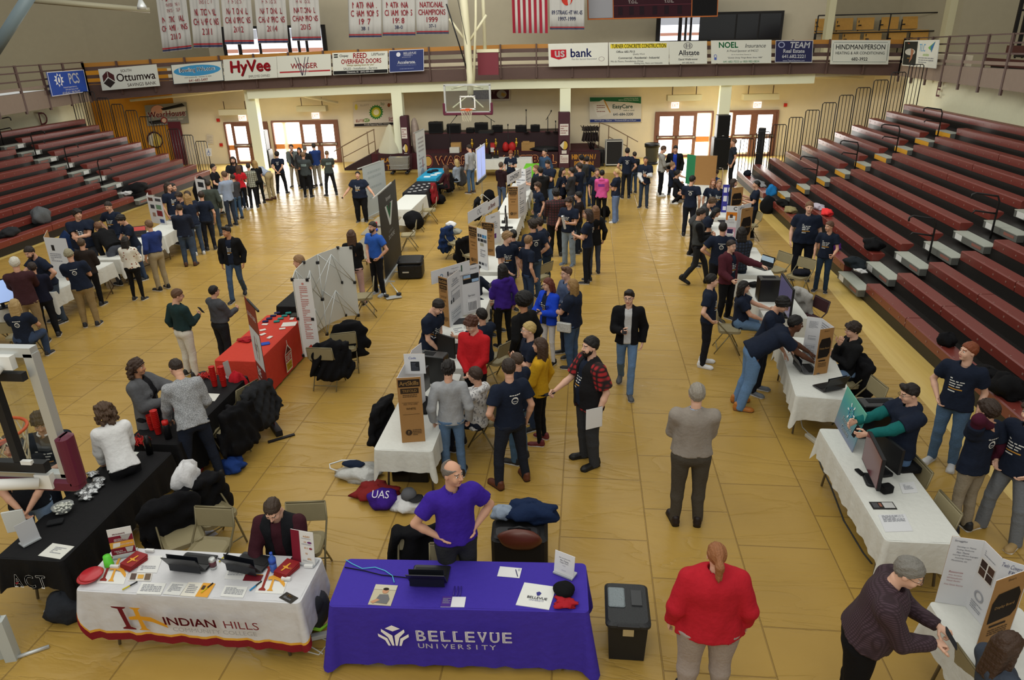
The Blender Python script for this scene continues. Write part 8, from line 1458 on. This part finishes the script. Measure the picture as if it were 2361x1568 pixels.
# black cloth tables ---------------------------------------------------------------
stand('sign_holder','blank white sign in a clear holder at the near end of the testing company table','sign',(52,1262),(94,1240),.24,'bfc0c4',[]); flat('paper','white paper at the near end of the black testing company cloth','paper',[(122,1252),(171,1260),(139,1289),(87,1281)],'d4d4cc',[txt(.3,.3,.8,.8,5)]); flat('paper','white paper on the black cloth in front of the white topped woman','paper',[(280,1040),(321,1042),(301,1062),(262,1058)],'d2d4cc',[txt(.2,.2,.8,.8,5)])
t = lathe('candy_bowl','glass bowl full of white wrapped candy on the black cloth','bowl',148,1180,[(.05,0),(.08,.02),(.11,.08),(.112,.085),(.08,.05)],mat('b8bcbc',.15,spec=.6,alpha=.6)); mb = MB()
for k in range(40): a,r = k*2.4,.012*k**.55; mb.blob((r*math.cos(a)*1.1,r*math.sin(a)*1.1,.085-.06*r*8+.01*(k % 3)),(.017,.014,.01),mat('d8dad0',.4),6,4,.1,k)
tag(mb.build('candy',t),kind='stuff')
FOIL = mat('b8babc',.2,metal=.85,bump=.6,bscale=40)
for k,(px,py) in enumerate(((215,1096),(228,1110),(208,1126),(226,1122),(214,1136),(190,1140),(200,1150))): lump('crinkled silver foil packet scattered on the black testing company cloth','foil_packet','packet',at(px,py,ZT),(.07,.055,.03),'',k+2,.16,-.7,FOIL)['group'] = 'silver foil packets'
RC = mat('c2201c',.4); BASE = at(365,1005,ZT)
def cups(label,px,py,n,z=ZT,lean=0):
    t = thing('cup_stack',label,'cups',at(px,py,z),0,'stacks of red cups')
    for k in range(n): MB().lathe([(.036,.0),(.037,.004),(.046,.112),(.048,.115),(.043,.114),(.03,.02)],(lean*k*.02,0,.026*k),RC,16).build('cup',t)
for a in [('leaning tall stack of red cups on the black cloth',366,1000,10),('red cup stack behind the leaning one',352,990,5),('red cup stack left of the bending man in grey',390,972,6),('red cup stack under the hands of the bending man',407,948,6),('left tall stack of red cups at the far end of the black table',496,890,9),('right tall stack of red cups at the far end of the black table',517,890,9)]: cups(*a)
lathe('shaker','black shaker bottle with red lid before the red cups','bottle',389,1010,[(.045,0),(.045,.2),(.04,.21)],mat('1a1b1e',.3),extra=[('lid',[(.042,.2),(.04,.26),(.0,.265)],RC)]); lathe('tumbler','tall black tumbler at the near end of the red cups table','bottle',346,1046,[(.04,0),(.045,.2),(.03,.22),(.028,.26),(0,.262)],mat('0c0c0e',.3)); flat('paper','white sheet near the far end of the red cups table','paper',[(478,907),(509,908),(493,925),(470,923)],'d8d8d0'); stand('sign_holder','thin clear sign holder at the far end of the red cups table','sign',(524,874),(536,868),.26,'a8a8a4',[])
for px,py,lab,sd in ((322,1020,'heap of red plastic strings beside the black tumbler',3),(480,868,'heap of red plastic strings by the far cup stacks',4)):
    mb = MB(); rs = np.random.RandomState(sd)
    for k in range(60): a,b2 = rs.rand()*6.28,rs.rand()*6.28; r = rs.rand()*.12; mb.tube([(r*math.cos(a),r*math.sin(a),.01+rs.rand()*.05),(r*math.cos(a)+.04*math.cos(b2),r*math.sin(a)+.04*math.sin(b2),.02+rs.rand()*.05),(r*math.cos(a)+.08*math.cos(b2+.6),r*math.sin(a)+.08*math.sin(b2+.6),.01)],.004,RC,4)
    o = solo('string_heap',lab,'strings',mb,at(px,py,ZT)); o['kind'] = 'stuff'
# red table ---------------------------------------------------------------------------
for k in range(8): small('drink_sleeve','navy or teal drink sleeve in the two rows on the red cloth','drink sleeve',612+9*(k % 4)+(26 if k > 3 else 0),742-6.5*(k % 4),(.11,.08,.02),'1a1f4a' if k < 4 else '1f7a72',20,group='drink sleeves on the red cloth')
flat('paper','white sheet on the red cloth','paper',[(652,744),(686,741),(680,751),(648,753)],'d8d4cc'); small('tablet','dark tablet at the far right corner of the red cloth','tablet',682,727,(.2,.2,.012),'3a3a34',5); small('card','blue card near the roll-up banner on the red cloth','card',611,793,(.16,.12,.01),'2a4fae',30)
for k,(px,py) in enumerate(((611,748),(651,758),(606,761),(606,771),(622,778),(673,735))): small('card','small white card scattered on the red cloth','card',px,py,(.11,.07,.006),'d8d4cc',20*k,group='white cards on the red cloth')
lump('small red fans heaped on the red cloth beside the roll-up banner','fan','fan',at(567,785,ZT),(.12,.1,.03),'a02028',5,.2)
# middle of the hall --------------------------------------------------------------------
t = thing('display_case','large black ribbed shipping case on the floor right of the tall black banner','case',at(948,640),.12); MB().bevbox((0,.15,.2),(.62,.68,.4),mat('131315',.5,bump=.5,bscale=14),.1).build('body',t); MB().bevbox((0,.15,.43),(.64,.7,.07),mat('1b1b1d',.5),.1).build('lid',t); MB().box((-.1,-.2,.2),(.16,.02,.03),SIL).build('label_plate',t)
t = thing('hand_truck','folding silver hand truck lying on the floor before the black shipping case','hand truck',at(905,685),.5)
for s in (-.15,.15): MB().tube([(s,0,.06),(s,.75,.1)],.014,SIL,6).build('rail',t); MB().lathe([(.02,-.02),(.06,-.02),(.06,.02),(.02,.02)],(s,-.03,.065),BLK,12).build('wheel',t)
MB().box((0,-.1,.03),(.36,.2,.015),SIL).build('plate',t)
for px,py,r,c,lab,z in [(955,528,(.3,.25,.3),'0f0f12','heap of black bags on the chair by the tall black banner',.3),(1012,470,(.25,.2,.2),'0e0e11','black bag on the floor beside the tan chairs',0),(1128,470,(.22,.18,.28),'0d0d10','black backpack under the projection screen',0),(1040,525,(.15,.13,.1),'d0d0d0','white cap and cloth on top of the blue coat',.72),(1052,540,(.16,.14,.09),'8a8a80','grey cloth below the white cap on the chair',.55),(1768,492,(.24,.17,.32),'121417','black backpack with green edge beside the first bleacher step',0),(1395,500,(.16,.12,.2),'0e0e11','small black bag at the feet of the pink hoodie',0),(1848,635,(.2,.16,.08),'14161f','black bag on the seat of the tan chair by the bleacher man',.46)]: lump(lab,'backpack' if 'backpack' in lab else 'bag','bag',at(px,py,z) if z else at(px,py),r,c,len(lab) % 9,.08,-.85)
for px,py,k,r,c,lab in [(1748,437,0,(.5,.18,.1),'8a8a8c','white and grey jacket at the far end of the lowest right bench'),(1722,418,0,(.15,.14,.13),'1a1f2c','dark bag at the far tip of the lowest right bench'),(1781,418,0,(.16,.16,.22),'1f72b0','bright blue bag on the lowest right bench'),(1805,463,0,(.35,.16,.12),'0f0f10','long black bag on the bench beside the first aisle'),(1822,487,0,(.3,.18,.1),'8a7f5a','khaki jacket on the lowest right bench'),(1905,498,1,(.25,.15,.11),'e23a3c','bright red cap like bundle on the second right bench'),(1880,520,1,(.3,.16,.09),'b0a8b4','pale jacket trailing below the red bundle'),(1915,525,0,(.25,.2,.16),'16181f','dark backpack beside the slim young man'),(1927,560,0,(.14,.12,.14),'5a2a7a','purple bag below the dark backpack'),(1975,590,0,(.35,.2,.14),'1b2126','dark jacket and trousers heaped on the bench by the second aisle'),(1985,607,0,(.2,.12,.05),'cacaca','white cloth at the end of the bench by the second aisle'),(2012,572,1,(.3,.22,.16),'101012','black bag with white stripes on the second bench by the aisle'),(2275,870,0,(.3,.2,.12),'0f0f11','black cap and cloth on the near right bench'),(2320,895,0,(.28,.2,.2),'101012','black backpack with pink edge on the near right bench'),(2168,852,0,(.16,.14,.14),'101013','black bag behind the red haired man')]:
    p = atx(px,py,6.33+.6*k); lump(lab,'bag' if 'bag' in lab or 'pack' in lab else 'clothes','belongings',(p[0],p[1],.422+.25*k),(r[1],r[0],r[2]),c,len(lab) % 7+1,.13,-.7)
for px,py,X,z,r,c,lab in [(108,548,-17.2,.43,(.25,.3,.3),'5a5d60','grey jacket hanging on the left bleachers above the text trifold'),(325,480,-17.1,.43,(.3,.6,.2),'0e0e11','heap of black coats on the left bleachers behind the laptop'),(302,487,-17.2,.43,(.2,.2,.1),'c8c8c8','white folded sheet on the heap of black coats'),(462,415,-14.3,.0,(.3,.4,.6),'0d0d10','tall pile of black backpacks at the end of the left tables'),(45,612,-17.0,.43,(.2,.3,.15),'2a2b2e','dark bag on the left bleachers behind the white haired man'),(165,595,-13.2,.0,(.25,.3,.7),'16284a','blue and black coats behind the text trifold')]:
    p = atx(px,py,X); lump(lab,'coat_pile' if 'pile' in lab or 'coats' in lab else 'clothes','belongings',(p[0],p[1],z),r,c,len(lab) % 7+1,.12,-.75)
# trophies and gifts -----------------------------------------------------------------------
GOLDM = mat('c9a23a',.25,metal=.85)
for px,py,s,lab in ((1078,362,1.6,'tallest gold and black trophy with four columns'),(1134,361,.9,'gold cup trophy right of the tallest one'),(1181,360,.75,'gold trophy in front of the right red bag'),(1045,362,.8,'small gold trophy left of the tallest one')):
    t = thing('trophy',lab,'trophy',at(px+45 if px < 1100 else px+10,py+3,ZT),0,'trophies'); MB().box((0,0,.06*s),(.26*s,.2*s,.12*s),BLK).build('base',t)
    for x in (-.08,.08): MB().tube([(x*s,0,.12*s),(x*s,0,.42*s)],.025*s,GOLDM if s < 1 else BLK,8).build('column',t)
    MB().box((0,0,.44*s),(.24*s,.16*s,.04*s),BLK).build('shelf',t); MB().lathe([(.03,.46),(.015,.52),(.06,.6),(.07,.68),(.03,.62),(.02,.74),(.035,.8),(0,.84)],(0,0,0),GOLDM,12).build('figure',t); t.children[-1].scale = (s,s,s)
for k in range(12): small('card','white card in the rows on the black card table','card',944+5.5*(k % 4)*2+k*1.2,443-7*(k//4)-2*(k % 4),(.12,.08,.006),'c8c8c8',15*k,group='white cards on the black card table')
for k,(px,py,c) in enumerate(((985,408,'d8e0e0'),(1000,404,'d0d8d8'),(1003,395,'1a2530'),(1010,400,'d8e0e0'),(992,398,'14202a'))): small('leaflet' if c[0] == 'd' else 'goggles',('white leaflet' if c[0] == 'd' else 'dark goggles')+' on the turquoise cloth','paper' if c[0] == 'd' else 'goggles',px,py,(.25,.2,.01 if c[0] == 'd' else .07),c,20*k,group='things on the turquoise cloth')
for k,(px,py,w_,c,lab) in enumerate(((880,522,.3,'8a8a84','grey box on the bare table behind the tall black banner'),(862,532,.22,'2a3fae','blue packet on the bare table behind the tall black banner'),(866,524,.08,'c02a3a','red cup like box on the bare table'))): small('packet',lab,'packet',px,py,(w_,.15,.05 if k < 2 else .14),c)
flat('paper','sheet with a printed paragraph on the right front table','paper',[(2074,1116),(2106,1108),(2118,1138),(2080,1135)],'d4d5d6',[txt(.2,.3,.8,.8,4)]); flat('picture_card','dark picture card on the right front table','card',[(2003,1157),(2058,1157),(2069,1174),(2014,1174)],'22211f',[('r',.06,.15,.3,.85,'4a4a4c'),('r',.34,.3,.45,.8,'8a5a4a'),('r',.5,.12,.95,.88,'b8b8b6')]); flat('binder','open ring binder with white pages at the near end of the right front table','binder',[(2026,1187),(2086,1185),(2106,1224),(2040,1226)],'d0d1d4',[txt(.1,.55,.9,.95,8)],th=.02)
flat('paper','white paper with small drawings in front of the red hoodie','paper',[(1015,752),(1062,742),(1078,770),(1028,778)],'d6d7d2',[txt(.5,.2,.9,.6,3)])
small('laptop','flat grey laptop under the Background board','laptop',1060,742,(.33,.24,.02),'3c3d40',20); small('headset','black headset on the right table by the large monitor','headset',1738,660,(.2,.16,.08),'0e0e10',30)
# things people carry ---------------------------------------------------------------------------
def who(s): return next(r for r in HD if s in r[0]['label'])
def held(sub,hand,name,label,cat,d,col,off=(0,0,0),rz=0,rx=0):
    r = who(sub); p = r[1][hand]; M3 = Rz(r[0].rotation_euler[2]+math.radians(rz)) @ Rx(math.radians(rx)); return solo(name,label,cat,MB().bevbox((0,0,0),d,flatm(col),.01,M3),p+np.array(Rz(r[0].rotation_euler[2]) @ Vector(off)))
PHN = (.075,.15,.012)
held('dark green shirt and white',1,'phone','phone with lit screen in the hand of the green shirted man','phone',PHN,'3a4450',(0,-.02,.05),0,60); held('royal blue jacket',0,'phone','phone in the hand of the woman in royal blue','phone',PHN,'16161a',(0,0,.02),0,15); held('shoulder purse',0,'phone','phone in the hand of the stout blond woman','phone',PHN,'5a2a2a',(0,0,.02),0,15); held('walking towards us',1,'phone','phone in the hand of the walking man in black','phone',PHN,'16161a',(0,0,.02),0,10); held('red and black plaid',1,'phone','black phone in the hand of the plaid sleeved man','phone',PHN,'16161a',(0,0,.02),0,10); held('looking at her phone',1,'phone','phone in the hand of the brown haired woman','phone',PHN,'16161a',(0,0,.02),0,10); held('maroon checked',1,'phone','dark phone held up by the grey haired man','phone',(.08,.17,.012),'2a2c30',(0,-.03,.06),0,55); held('teal hoodie',0,'phone','black phone between the hands of the teal hooded man','phone',PHN,'101014',(-.06,-.02,.02),0,70)
held('red and black plaid',0,'folder','white folder with small orange logo held at the hip','folder',(.012,.24,.3),'d8d8d8',(.05,-.05,.05)); held('rolled paper',0,'paper_roll','rolled white paper','paper',(.05,.05,.4),'d0d4d8',(0,-.02,.03),0,25)['label'] = 'rolled white paper in the hands of the floppy haired man'; held('remote',1,'remote','small dark remote in the hand of the stout woman','remote',(.05,.14,.03),'17171a'); held('arms folded left' if 0 else 'holding papers below',0,'paper','white papers held below the near hoop','paper',(.2,.02,.26),'d8dad6',(-.06,-.08,.03)); held('seen through the near',0,'paper','white sheet held by the young man behind the near backboard','paper',(.2,.02,.24),'c8ccd0',(-.05,-.06,.05),0,-40)
r = who('grey cardigan'); t = thing('red_cup','red cup in the hand of the woman in the grey cardigan','cup',r[1][1]+np.array([.02,0,-.05])); MB().lathe([(.036,0),(.046,.112),(.043,.11),(.03,.02)],(0,0,0),RC,16).build('body',t)
r = who('shoulder purse')[0]; f = r.rotation_euler[2]; t = thing('purse','small white patterned purse hanging at the hip of the stout blond woman','purse',Vector(r.location)+Rz(f) @ Vector((.27,-.05,.86)),f+H); MB().bevbox((0,0,0),(.26,.07,.17),mat('b8b8b4',.5,var=.5,bscale=40),.02).build('body',t); MB().tube([(-.12,0,.08),(-.1,.16,.4),(0,.24,.52),(.08,.3,.35),(.12,.1,.08)],.006,SIL,5).build('strap',t)
# grey easel base at the lower left corner
t = thing('panel_stand','grey display panel with silver foot cut by the lower left edge','stand',at(2,1520),.3); MB().box((-.12,0,.5),(.5,.03,1.0),mat('a9b0ae',.5)).build('panel',t); MB().box((.12,-.02,.25),(.1,.1,.5),mat('b4bab8',.5)).build('upright',t); MB().tube([(.1,-.05,.02),(.42,.05,.02)],.02,SIL,8).build('foot',t)
